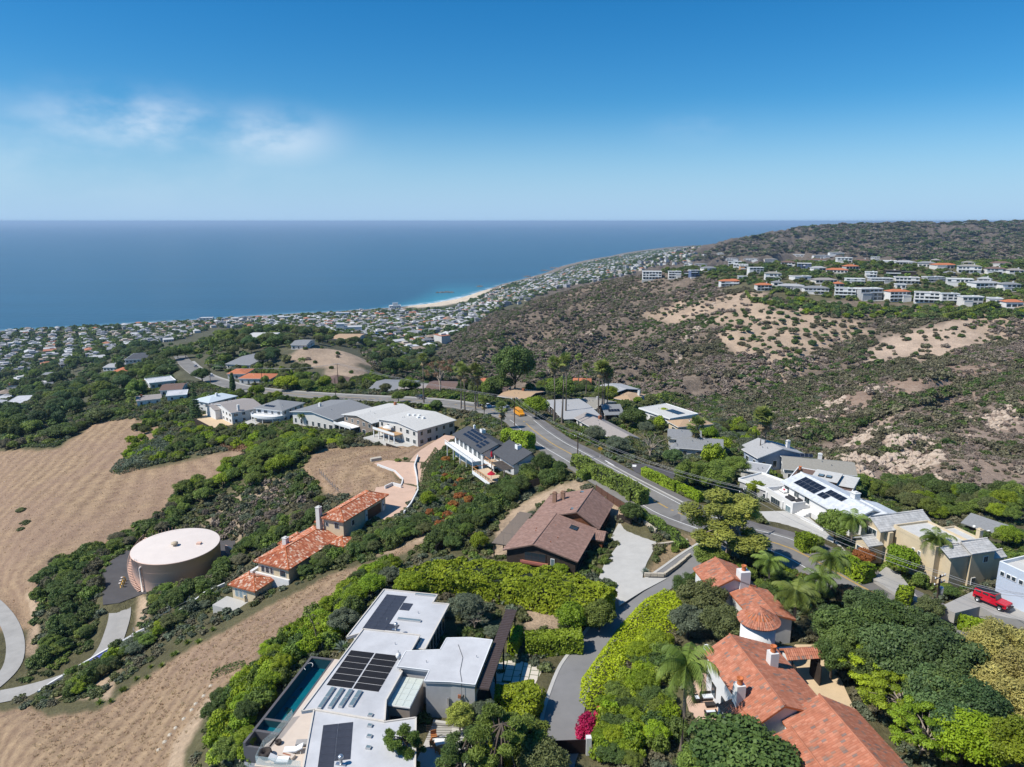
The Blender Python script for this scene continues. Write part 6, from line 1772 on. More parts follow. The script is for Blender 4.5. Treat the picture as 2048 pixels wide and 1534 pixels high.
WM = dict(w=WHITE,t=PALE,g=GREYW,b=mat('slate_blue_render',(.12,.16,.26),.85,.08,1),d=DARKW,o=mat('apricot_render',(.58,.34,.18),.9,.06,1))
DESC = dict(w='white',t='pale beige',g='grey',b='slate blue',d='dark',o='apricot')
RDESC = dict(f='flat-roofed',h='hip-roofed',r='terracotta-roofed')
def ridge_house(x0,x1,y0,y1,wl_,rf,i):
 q = hit((x0 + x1) / 2,y1,420)
 Y = q.y; sc = Y / FPX / math.cos(PITCH) * 1.0
 wd = (x1 - x0) * sc * rng.uniform(.68,.92); hh = (y1 - y0) * sc * .86
 dep = min(14,max(8,wd * .55)); roofh = 1.3 if rf != 'f' else .4
 hw = max(3.0,hh - dep * 0.075 - (roofh if rf != 'f' else 0) * .8)
 rz = rng.uniform(-.3,.3) + math.atan2(q.x,q.y) * -.35
 st = 1 if hw < 4.4 else (2 if hw < 7.4 else 3)
 row = ('front row above the scrub','second row','third row','back row on the crest','cluster at the seaward end','infill between the rows')[0 if i < 11 else 1 if i < 23 else 2 if i < 36 else 3 if i < 48 else 4 if i < 58 else 5]
 lab = '%s %s house of %s storeys, %s of the opposite ridge' % (DESC[wl_],RDESC[rf],('one','two','three')[st - 1],row)
 h = House('ridge_house',lab,q.x,q.y,rz,q.z,'house','row houses on the opposite ridge')
 wm = WM[wl_]; x = wd / 2
 if rf == 'f': h.flat(-x,x,0,dep,-4,hw,wm,(R_PALE,R_LGREY,R_TAUPE,R_GREY)[i % 4],.4,.3,.25,SHADEW if wl_ != 'd' else DARKW)
 else: h.hip(-x,x,0,dep,-4,hw,hw + roofh + .6,wm,R_RED if rf == 'r' else (R_TAUPE,R_LGREY,R_GREY,R_OLIVE,R_BROWN)[i % 5],.6)
 sh = hw / st
 nwin = max(2,int(wd / 3.4))
 if wd > 13 and i % 3:
  s_ = 1 if i % 2 else -1
  h.flat(*sorted((s_ * x * .15,s_ * x * .98)),-2.6,-.02,-4,hw * (.62 if st > 1 else .9),wm,R_LGREY,.25,.25,.2)
 for f in range(st):
  for k in range(nwin):
   u = -x + (k + .5) * wd / nwin; w2 = wd / nwin * rng.choice((.3,.36,.4))
   if rng.random() < .12: continue
   h.box('window',GLASS,u - w2,u + w2,-.06,.02,f * sh + .5,f * sh + .5 + min(2.0,sh * .66))
  if f and rng.random() < .75:
   a = rng.choice((-x,-x * .2,-x)); b = rng.choice((x,x * .5))
   h.box('balcony',wm,a,b,-1.8,-.07,f * sh - .25,f * sh); h.box('balcony_rail',SHADEW,a,b,-1.85,-1.75,f * sh,f * sh + .9)
 if st == 1 or rng.random() < .5: h.box('terrace',CONCL,-x - 1,x + 1,-4.5,-.1,-4,-.05)
 if rf != 'f' and rng.random() < .6: h.chimney(x * .4,dep * .4,hw,hw + 2.6,.9,wm)
 elif rng.random() < .5: h.box('rooftop_unit',SHADEW,x * .2,x * .2 + 1.5,dep * .4,dep * .4 + 1.2,hw,hw + .8)
for k in range(34):
 x = 1440 + (k * 97) % 608; y = 512 + (k * 37) % 62 + (x - 1440) * .012; w_ = 18 + (k * 7) % 17
 if all(abs(x - (a[0] + a[1]) / 2) > (a[1] - a[0] + w_) * .42 or abs(y - a[3]) > 7 for a in RH):
  RH.append((x - w_ / 2,x + w_ / 2,y - 8 - k % 4,y,'wtwgtd'[k % 6],'hfhrfh'[k % 6]))
for i,a in enumerate(RH):
 ridge_house(*a,i)
PADS.extend(PADS[:2])
# the ground sheet
C_DRY = (0.335,0.225,0.135); C_DIRT = (0.42,0.31,0.21); C_CHAP = (0.165,0.13,0.098); C_GREEN = (0.115,0.105,0.055)
C_SAND = (0.60,0.50,0.38); C_TOWN = (0.10,0.098,0.062); C_FAR = (0.115,0.095,0.075); C_TAN = (0.40,0.30,0.215); C_ROCK = (0.36,0.28,0.21)
def build_ground():
 nu,nv = 480,540
 U = np.linspace(-1.0,0.95,nu); V = np.geomspace(32,9500,nv)
 uu,vv = np.meshgrid(U,V)
 X = (uu * vv).ravel(); Y = vv.ravel()
 Z = H(X,Y)
 px,py = proj(X,Y,Z)
 jf = np.clip((Y - 330) / 60,0,1)
 jx = px + fbm(X,Y,14.0,3) * 7 + jf * fbm(X,Y,34.0,4) * 24; jy = py + fbm(X + 99,Y,14.0,3) * 5 + jf * fbm(X + 51,Y,34.0,4) * 12
 col = np.tile(np.array(C_CHAP),(len(X),1)); dry = np.zeros(len(X)); rock = np.zeros(len(X))
 def zone(poly,c,y0=0,y1=1e9,d=0.0,r=0.0,jit=True):
  k = inpoly(jx if jit else px,jy if jit else py,poly) & (Y > y0) & (Y < y1)
  col[k] = c; dry[k] = d; rock[k] = r
 rock[Y > 180] = 0.55
 big = [(-900,300),(3000,300),(3000,3000),(-900,3000)]
 k = (Y > 1500); col[k] = C_FAR; rock[k] = 0.35
 k = (Z < 60) & (Y > 800) & (X < 900); col[k] = C_TOWN; rock[k] = 0
 k = (Z < 75) & (Y > 2000) & (X < 1500); col[k] = C_TOWN; rock[k] = 0
 k = (X < -40) & (Y > 300) & (Y < 1700); col[k] = C_TOWN; rock[k] = 0
 k = (Y < 420) & (px < 1700) & (py > 770); col[k] = C_GREEN; rock[k] = 0
 k = (Y < 190); col[k] = C_GREEN; rock[k] = 0
 zone([(1290,540),(1440,515),(1600,495),(2100,500),(2100,625),(1900,612),(1700,606),(1500,585),(1440,565)],(0.12,0.11,0.06),480,1100)
 zone([(1280,625),(1400,600),(1500,585),(1560,600),(1540,625),(1420,632),(1330,650)],C_TAN,500,900)
 zone([(1440,640),(1560,610),(1700,640),(1760,660),(1640,700),(1560,720),(1500,720),(1450,690)],C_TAN,450,720)
 zone([(1500,690),(1640,690),(1600,760),(1500,760)],C_TAN,400,560)
 zone([(1725,745),(1730,700),(1840,655),(1930,642),(1960,660),(2010,680),(1960,705),(1850,715),(1780,735)],(0.44,0.335,0.25),430,600,jit=True)
 zone([(1925,640),(2048,600),(2200,600),(2200,660),(2000,690)],C_TAN,430,640)
 zone([(1460,880),(1560,800),(1700,770),(1850,735),(2100,660),(2100,760),(1860,800),(1700,860),(1560,900)],(0.27,0.19,0.14),250,480,r=0.85)
 zone([(1600,930),(1700,850),(1900,800),(2100,760),(2100,960),(1900,990),(1700,960)],(0.25,0.19,0.15),190,420,r=1.0)
 zone([(578,712),(590,690),(660,692),(720,705),(745,730),(752,750),(700,762),(620,745)],C_TAN,380,560)
 zone([(-200,900),(0,905),(110,900),(190,845),(270,838),(330,860),(300,900),(230,945),(350,930),(440,905),(500,890),(470,930),(400,960),(345,1010),(200,1090),(90,1170),(60,1260),(-200,1240)],C_DRY,100,420,d=1)
 zone([(600,935),(640,900),(740,893),(880,880),(860,905),(770,930),(820,975),(760,985),(700,995),(650,985)],C_DRY,150,290,d=1)
 zone([(-200,1440),(60,1420),(100,1440),(200,1420),(330,1330),(460,1260),(560,1200),(660,1150),(760,1120),(860,1060),(875,1075),(800,1110),(690,1180),(620,1230),(540,1290),(420,1400),(330,1534),(300,1700),(-200,1700)],C_DRY,40,150,d=1)
 zone([(330,1540),(345,1490),(420,1385),(440,1390),(372,1500),(365,1545)],C_DIRT,40,150)
 zone([(860,1040),(880,1040),(860,1080),(760,1110),(740,1105),(830,1075)],C_DIRT,40,170)
 zone([(400,1060),(430,1010),(520,960),(600,945),(600,990),(500,1050),(480,1090)],(0.36,0.28,0.19),120,260,r=0.5)
 zone([(980,1120),(1000,1040),(1070,985),(1150,960),(1180,972),(1120,990),(1060,1020),(1020,1110)],C_DIRT,90,190)
 zone([(1220,1000),(1260,1020),(1262,1040),(1235,1050),(1200,1010)],C_DIRT,90,190)
 zone([(1050,1210),(1110,1205),(1120,1260),(1045,1262)],C_DIRT,60,120)
 zone([(1285,1160),(1350,1070),(1400,1080),(1390,1120),(1310,1165)],(0.30,0.22,0.13),60,140)
 zone([(40,1180),(70,1190),(80,1330),(40,1300),(60,1250)],C_DIRT,100,190)
 zone([(100,1400),(220,1400),(260,1300),(270,1180),(300,1200),(280,1300),(240,1350)],C_DIRT,100,170)
 zone([(935,570),(968,580),(955,598),(890,611),(832,616),(825,611),(880,602)],C_SAND,1700,2600,jit=False)
 k = (Z < 3.5) & (Y > 1000); col[k] = (.20,.165,.13); rock[k] = .5; k &= (px > 815) & (px < 985); col[k] = C_SAND; rock[k] = 0
 col = col.reshape(nv,nu,3); dry = dry.reshape(nv,nu); rock = rock.reshape(nv,nu)
 for _ in range(1):
  for A in (col,dry,rock):
   A[1:-1,1:-1] = (A[1:-1,1:-1] * 2 + A[:-2,1:-1] + A[2:,1:-1] + A[1:-1,:-2] + A[1:-1,2:]) / 6
 c4 = np.concatenate([col.reshape(-1,3),np.ones((len(X),1))],1)
 z4 = np.stack([dry.ravel(),rock.ravel(),np.zeros(len(X)),np.ones(len(X))],1)
 i = np.arange(nu * nv).reshape(nv,nu)
 q = np.stack([i[:-1,:-1],i[:-1,1:],i[1:,1:],i[1:,:-1]],-1).reshape(-1,4)
 m = bpy.data.materials.new('hillside_ground'); m.use_nodes = True
 t = m.node_tree; N = t.nodes; L = t.links
 b = N['Principled BSDF']; b.inputs['Roughness'].default_value = 0.95; b.inputs['Specular IOR Level'].default_value = 0.1
 geo = N.new('ShaderNodeNewGeometry')
 at = N.new('ShaderNodeAttribute'); at.attribute_name = 'gcol'
 az = N.new('ShaderNodeAttribute'); az.attribute_name = 'gzone'
 sz = N.new('ShaderNodeSeparateColor'); L.new(az.outputs['Color'],sz.inputs[0])
 def noise(scale,detail=5,rough=0.65,vec=None):
  n = N.new('ShaderNodeTexNoise'); n.inputs['Scale'].default_value = scale; n.inputs['Detail'].default_value = detail; n.inputs['Roughness'].default_value = rough
  L.new(vec or geo.outputs['Position'],n.inputs['Vector']); return n.outputs[0]
 def mr(v,a,c,d,e):
  n = N.new('ShaderNodeMapRange'); L.new(v,n.inputs[0])
  for k_,x in zip((1,2,3,4),(a,c,d,e)): n.inputs[k_].default_value = x
  return n.outputs[0]
 def mth(op,a,c):
  n = N.new('ShaderNodeMath'); n.operation = op
  for k_,x in enumerate((a,c)):
   if isinstance(x,(int,float)): n.inputs[k_].default_value = x
   else: L.new(x,n.inputs[k_])
  return n.outputs[0]
 def mix(f,a,c,typ='MIX'):
  n = N.new('ShaderNodeMix'); n.data_type = 'RGBA'; n.blend_type = typ
  if isinstance(f,(int,float)): n.inputs[0].default_value = f
  else: L.new(f,n.inputs[0])
  for k_,x in ((6,a),(7,c)):
   if isinstance(x,tuple): n.inputs[k_].default_value = (*x,1)
   else: L.new(x,n.inputs[k_])
  return n.outputs[2]
 v = mth('MULTIPLY',mr(noise(0.05),.3,.7,.78,1.22),mr(noise(0.9,6,.75),.25,.75,.7,1.3))
 c1 = mix(1.0,at.outputs['Color'],v,'MULTIPLY')
 sx = N.new('ShaderNodeSeparateXYZ'); L.new(geo.outputs['Position'],sx.inputs[0])
 mpn = N.new('ShaderNodeMapping'); mpn.inputs['Scale'].default_value = (0.16,0.55,1.2); mpn.inputs['Rotation'].default_value = (0,0,rad(28)); L.new(geo.outputs['Position'],mpn.inputs[0])
 st = noise(1.0,6,.72,mpn.outputs[0])
 hh = mth('ADD',mth('MULTIPLY',sx.outputs[2],5.2),mth('MULTIPLY',noise(0.05,3),9.0))
 wv = mth('ADD',mth('MULTIPLY',mth('SINE',hh,0),0.5),0.5)
 streak = mth('ADD',mth('MULTIPLY',wv,0.3),mth('MULTIPLY',mr(st,.3,.7,0,1),0.58))
 dcol = mix(streak,(0.195,0.128,0.086),(0.50,0.355,0.215))
 dcol = mix(mr(noise(0.03,4),.42,.62,0,.55),dcol,(0.30,0.20,0.145))
 c2 = mix(sz.outputs[0],c1,dcol)
 rk = mth('MULTIPLY',mr(noise(0.07,7,.7),.54,.62,0,1),sz.outputs[1])
 rk2 = mth('MULTIPLY',mr(noise(0.35,6,.7),.50,.60,0,1),sz.outputs[1])
 c3 = mix(mth('MAXIMUM',rk,mth('MULTIPLY',rk2,.7)),c2,(0.36,0.275,0.21))
 sep2 = N.new('ShaderNodeSeparateXYZ')
 L.new(c3,b.inputs['Base Color'])
 bp = N.new('ShaderNodeBump'); bp.inputs['Strength'].default_value = 0.9; bp.inputs['Distance'].default_value = 0.5
 L.new(mth('ADD',mth('ADD',noise(1.6,5,.7),mth('MULTIPLY',mth('MULTIPLY',streak,sz.outputs[0]),0.6)),mth('MULTIPLY',noise(0.18,4),2.5)),bp.inputs['Height'])
 L.new(bp.outputs[0],b.inputs['Normal'])
 me = npmesh('hillside_ground',np.stack([X,Y,Z],1),q,m,{'gcol': c4,'gzone': z4},smooth=True)
 o = obj('terrain',me)
 tag(o,'dry hills, canyon slopes and coastal shelf',None,kind='structure')
 return o
build_ground()
# the sea
def build_sea():
 m = bpy.data.materials.new('sea_water'); m.use_nodes = True
 t = m.node_tree; N = t.nodes; L = t.links
 b = N['Principled BSDF']
 geo = N.new('ShaderNodeNewGeometry')
 at = N.new('ShaderNodeAttribute'); at.attribute_name = 'shallow'
 s = N.new('ShaderNodeSeparateColor'); L.new(at.outputs['Color'],s.inputs[0])
 mx = N.new('ShaderNodeMix'); mx.data_type = 'RGBA'
 mx.inputs[6].default_value = (0.012,0.066,0.112,1); mx.inputs[7].default_value = (0.035,0.27,0.33,1)
 L.new(s.outputs[0],mx.inputs[0])
 mp = N.new('ShaderNodeMapping'); mp.inputs['Scale'].default_value = (0.0011,0.006,1); mp.inputs['Rotation'].default_value = (0,0,rad(8))
 L.new(geo.outputs['Position'],mp.inputs[0])
 n = N.new('ShaderNodeTexNoise'); n.inputs['Scale'].default_value = 1; n.inputs['Detail'].default_value = 6; L.new(mp.outputs[0],n.inputs['Vector'])
 r = N.new('ShaderNodeMapRange'); r.inputs[1].default_value = .3; r.inputs[2].default_value = .7; r.inputs[3].default_value = .82; r.inputs[4].default_value = 1.2
 L.new(n.outputs[0],r.inputs[0])
 mm = N.new('ShaderNodeMix'); mm.data_type = 'RGBA'; mm.blend_type = 'MULTIPLY'; mm.inputs[0].default_value = 1
 L.new(mx.outputs[2],mm.inputs[6]); L.new(r.outputs[0],mm.inputs[7])
 fo = N.new('ShaderNodeMix'); fo.data_type = 'RGBA'
 n3 = N.new('ShaderNodeTexNoise'); n3.inputs['Scale'].default_value = 0.03; n3.inputs['Detail'].default_value = 5; L.new(geo.outputs['Position'],n3.inputs['Vector'])
 r3 = N.new('ShaderNodeMapRange'); r3.inputs[1].default_value = .38; r3.inputs[2].default_value = .55; L.new(n3.outputs[0],r3.inputs[0])
 fm = N.new('ShaderNodeMath'); fm.operation = 'MULTIPLY'; L.new(r3.outputs[0],fm.inputs[0]); L.new(s.outputs[1],fm.inputs[1])
 L.new(fm.outputs[0],fo.inputs[0]); L.new(mm.outputs[2],fo.inputs[6]); fo.inputs[7].default_value = (0.8,0.82,0.82,1)
 L.new(fo.outputs[2],b.inputs['Base Color'])
 b.inputs['Roughness'].default_value = 0.28; b.inputs['IOR'].default_value = 1.33; b.inputs['Specular IOR Level'].default_value = 0.5
 n2 = N.new('ShaderNodeTexNoise'); n2.inputs['Scale'].default_value = 0.05; n2.inputs['Detail'].default_value = 6
 L.new(geo.outputs['Position'],n2.inputs['Vector'])
 bp = N.new('ShaderNodeBump'); bp.inputs['Distance'].default_value = 3.0; bp.inputs['Strength'].default_value = 0.5
 L.new(n2.outputs[0],bp.inputs['Height']); L.new(bp.outputs[0],b.inputs['Normal'])
 nu,nv = 300,300
 U = np.linspace(-1.7,1.5,nu); V = np.concatenate([np.geomspace(800,8000,nv - 40),np.geomspace(8300,300000,40)])
 uu,vv = np.meshgrid(U,V); X = (uu * vv).ravel(); Y = vv.ravel()
 zz = H(X,np.minimum(Y,9000)); zz[Y > 9000] = -60
 sh = [P(a,c,240) for a,c in SHORE]
 best = np.full(len(X),1e9)
 for a,c in zip(sh[:-1],sh[1:]):
  d,_ = _segd(X,Y,a,c); best = np.minimum(best,d)
 bx = (proj(X,Y,0 * X)[0])
 beach = np.clip(1 - np.abs(bx - 880) / 130,0,1)
 sha = np.clip(1 - best / (50 + 250 * beach),0,1) ** 1.4 * (0.3 + 0.7 * beach)
 foam = np.clip(1 - np.abs(best - 8) / (14 + 14 * beach),0,1) * (.22 + .78 * np.clip(beach * 2,0,1))
 c = np.stack([sha,foam,0 * X,0 * X + 1],1)
 i = np.arange(nu * nv).reshape(nv,nu)
 q = np.stack([i[:-1,:-1],i[:-1,1:],i[1:,1:],i[1:,:-1]],-1).reshape(-1,4)
 me = npmesh('sea_water',np.stack([X,Y,0 * X],1),q,m,{'shallow': c})
 tag(obj('sea',me),'calm blue sea reaching to the horizon',None,kind='structure')
build_sea()
# planting
def Tc(kind,px,py,h,w_,colour,name,label,cat='tree',group=None,var=None,f=.55,ymin=0,**k):
 """tree whose crown centre shows at the pixel; it stands on the ground below"""
 b = py + 70
 for _ in range(7):
  q = hit(px,b,ymin)
  d = math.hypot(q.x,q.y)
  u,v = proj(q.x,q.y,q.z + f * h)
  b += (py - float(v)) * .9
 return plant(kind,q - Vector((0,0,.15)),h,w_,colour,name,label,cat,group,var,**k)
def Tb(kind,px,py,h,w_,colour,name,label,cat='tree',group=None,var=None,ymin=0,**k):
 return plant(kind,hit(px,py,ymin) - Vector((0,0,.1)),h,w_,colour,name,label,cat,group,var,**k)
BLOCK = []          # roads and house footprints stay clear
for o_ in bpy.data.objects:
 if o_.type == 'MESH' and o_.parent is not None and o_.name.split('.')[0] in ('wall','garage_wall','lobby_wall','deck_slab','paving','balcony','shell','terrace','patio','tower_wall') and o_.parent.get('category') in ('house','deck','patio','water tank'):
  c = [o_.parent.matrix_basis @ (o_.matrix_basis @ Vector(v)) for v in o_.bound_box]
  BLOCK.append((np.mean([v.x for v in c]),np.mean([v.y for v in c]),[(c[i].x,c[i].y) for i in (0,4,7,3)]))
SLABS = [o_ for o_ in bpy.data.objects if o_.get('kind') == 'structure' and o_.name.split('.')[0] in ('forecourt','driveway','turning_court','service_yard','terrace','courtyard','side_street','access_road')]
_rx = np.array([(p.x,p.y) for p in road_w]); _lines = [(road_w,7.0),(drive_w,3.2),(peach_w,3.6),(tank_w,3.2),(left_w,3.0),(white_w,5.0)]
def clear_of(X,Y,r):
 ok = np.ones(len(X),bool)
 for ln,hw in _lines:
  for a,b in zip(ln[:-1],ln[1:]):
   d,_ = _segd(X,Y,a,b); ok &= d > hw + r * .45
 for cx,cy,q in BLOCK:
  near = (np.abs(X - cx) < 30) & (np.abs(Y - cy) < 30) & ok
  if near.any():
   k = np.where(near)[0]
   d = np.full(len(k),1e9)
   for i in range(4):
    dd,_ = _segd(X[k],Y[k],q[i],q[(i + 1) % 4]); d = np.minimum(d,dd)
   d[inpoly(X[k],Y[k],q)] = 0
   ok[k[d < r * .5]] = False
 for o_ in SLABS:
  if len(o_.data.polygons) > 60: continue
  vs = o_.data.vertices; n = len(vs) // 2
  k = inpoly(X,Y,[(v.co.x,v.co.y) for v in list(vs)[:n]]); ok[k] = False
 return ok
def region_pts(poly,n,y0,y1,rg,spacing=None):
 """random ground points that show inside a photo outline, within a distance band"""
 poly_w = []
 xs = [p[0] for p in poly]
 umin = (min(xs) - 1024) / FPX * 1.0 - .02; umax = (max(xs) - 1024) / FPX + .02
 out = np.zeros((0,3)); tries = 0
 while len(out) < n and tries < 40:
  m = 6000
  Y = np.sqrt(rg.uniform(y0 * y0,y1 * y1,m)); X = rg.uniform(umin * 1.02,umax * 1.02,m) * Y * 1.0
  Z = H(X,Y); u,v = proj(X,Y,Z)
  k = inpoly(u,v,poly)
  out = np.concatenate([out,np.stack([X[k],Y[k],Z[k]],1)]); tries += 1
  if spacing and len(out) > n * 3: break
 if spacing:
  keep = []
  for p in out:
   if all((p[0] - q[0]) ** 2 + (p[1] - q[1]) ** 2 > spacing ** 2 for q in keep): keep.append(p)
   if len(keep) >= n: break
  out = np.array(keep) if keep else np.zeros((0,3))
 return out[:n]
SEED = [0]
def region(poly,n,y0,y1,kinds,cols,hr,wr,name,label,cat,group,spacing=None,clear=True,parts=True):
 SEED[0] += 1
 rg = np.random.default_rng(500 + SEED[0])
 pts = region_pts(poly,n,y0,y1,rg,spacing)
 if not len(pts): return
 if clear:
  pts = pts[clear_of(pts[:,0],pts[:,1],sum(wr) / 2)]
 for p in pts:
  w_ = rg.uniform(*wr); h = rg.uniform(*hr) * (.6 + .4 * w_ / sum(wr) * 2)
  c = cols[int(rg.integers(len(cols)))]
  lab = label
  plant(kinds[int(rg.integers(len(kinds)))],Vector(p) - Vector((0,0,.15)),h,w_,c,name,label % CW[c] if '%s' in label else label,cat,group,rz=rg.uniform(0,6.28),parts=parts)
CW = dict(mid='green',dark='dark green',deep='deep green',bright='bright green',lime='lime green',hedge='yellow-green',olive='olive',grey='grey-green',euc='golden green',gold='golden',brown='brown',scrub='dull green',dead='dry grey',rust='rust-red',red='red',yellow='yellow')
W2 = lambda pts,drop: [tuple(P(a,b,drop)[:2]) for a,b in pts]
# clipped hedges
hedge(W2([(800,1126),(860,1122),(930,1124),(1000,1134),(1080,1153),(1150,1172),(1208,1196)],54.5),7.5,3.6,'hedge','huge broad yellow-green hedge between the timber house and the flat white roofs',leaf=.26,dens=26,rough=.45,round_=.9,widths=[4,6,7.5,8,8,7.5,6])
l2 = lambda pts: [tuple(to_mh(x,y)[:2]) for x,y in pts]
hedge(l2([(20.6,22.0),(28.0,23.6)]),2.6,2.8,'bright','box-clipped green hedge behind the pale pavers',leaf=.2,dens=45)
hedge(l2([(18.9,20.8),(18.9,25.0)]),1.4,2.3,'bright','short clipped hedge under the ribbed canopy',leaf=.2,dens=45)
hedge(l2([(18.9,9.8),(23.4,10.4),(22.9,6.0),(22.2,2.0),(21.2,-2.5)]),2.6,2.7,'hedge','yellow-green hedge bending along the private drive',leaf=.2,dens=42,rough=.3)
hedge(W2([(1152,930),(1182,953),(1215,975),(1250,998),(1286,1022)],57.5),2.4,3.2,'mid','tall uneven hedge between the timber house and the road',leaf=.24,dens=30,rough=.5)
hedge(W2([(1262,1030),(1300,1052),(1342,1078),(1368,1098)],57.2),1.8,1.2,'mid','low dark hedge on the bank above the forecourt',leaf=.2,dens=36,rough=.3)
hedge(W2([(1288,950),(1318,968),(1352,987)],56.8),1.5,2.0,'bright','clipped bright hedge lining the paved shoulder',leaf=.22,dens=34)
hedge(W2([(1357,988),(1380,998),(1402,1008)],56.7),1.5,1.9,'hedge','lighter clipped hedge next along the shoulder',leaf=.22,dens=34)
hedge(W2([(1668,1118),(1700,1134),(1738,1154)],56.0),3.0,2.6,'hedge','rounded yellow-green hedge on the roadside below the beige house',leaf=.22,dens=36,rough=.4)
hedge(W2([(1598,1092),(1622,1090)],56.5),3.0,3.0,'bright','square clipped bush at the mouth of the white drive',leaf=.22,dens=36,rough=.3)
hedge(W2([(1795,1192),(1822,1200)],55.8),2.6,2.4,'hedge','small clipped hedge beside the short paved drive',leaf=.22,dens=36,rough=.3)
hedge(W2([(1922,1222),(1955,1232),(1990,1245)],52.8),1.6,2.0,'lime','lime-topped hedge in front of the red car',leaf=.2,dens=40)
hedge(W2([(1010,892),(1020,900),(1040,912),(1062,925)],62.5),2.4,4.6,'bright','tall leafy hedge between the charcoal roofs and the road',leaf=.28,dens=28,rough=.5)
hedge(W2([(1158,972),(1180,966),(1200,972)],58.5),2.2,2.0,'mid','dark clipped hedge block behind the timber house',leaf=.22,dens=30)
hedge([tuple(hit(*p)[:2]) for p in ((632,781),(660,781),(688,780))],1.6,1.8,'mid','long low hedge in front of the brown-roofed cottage',leaf=.4,dens=12)
hedge([tuple(hit(*p)[:2]) for p in ((296,716),(320,708),(345,700))],3,3,'bright','bright clipped hedge along the seaward lane',leaf=.5,dens=9)
hedge([tuple(hit(*p)[:2]) for p in ((1890,640),(1940,630),(1985,614))],5,4.5,'mid','long dark hedge sloping below the opposite houses',leaf=.7,dens=5)
hedge([tuple(hit(*p)[:2]) for p in ((1492,585),(1500,598),(1530,600),(1548,584))],2,2,'mid','hedge round the small lawn on the opposite ridge',leaf=.6,dens=6)
# leafy banks
bank(plx([(1322,1185),(1358,1190),(1376,1250),(1318,1292),(1262,1330),(1235,1385),(1180,1425),(1158,1405),(1162,1360),(1205,1300),(1240,1252),(1285,1205)]),1.5,'yellow','vivid yellow-green ground cover beside the private drive',leaf=.2,dens=60,rough=.7)
bank(plx([(430,900),(470,878),(540,880),(560,896),(500,905)]),1.0,'brown','rust-brown ground cover below the white houses',leaf=.4,dens=8)
bank(plx([(275,900),(320,882),(345,890),(330,925),(240,950),(218,945)]),2.2,'grey','grey-green prickly cactus thicket on the dry slope',leaf=.45,dens=12)
bank(plx([(425,1345),(490,1322),(492,1335),(420,1362)]),.9,'dark','low dark mat of shrubs on the dry strip',leaf=.2,dens=30)
bank(plx([(830,985),(845,930),(870,895),(895,905),(880,960),(850,1010)]),1.0,'dark','planted bank below the peach drive',leaf=.25,dens=16)
bank(plx([(1060,1215),(1120,1205),(1130,1190),(1060,1185),(1030,1200)]),1.2,'olive','dull shrubs behind the ribbed canopy',leaf=.22,dens=26)
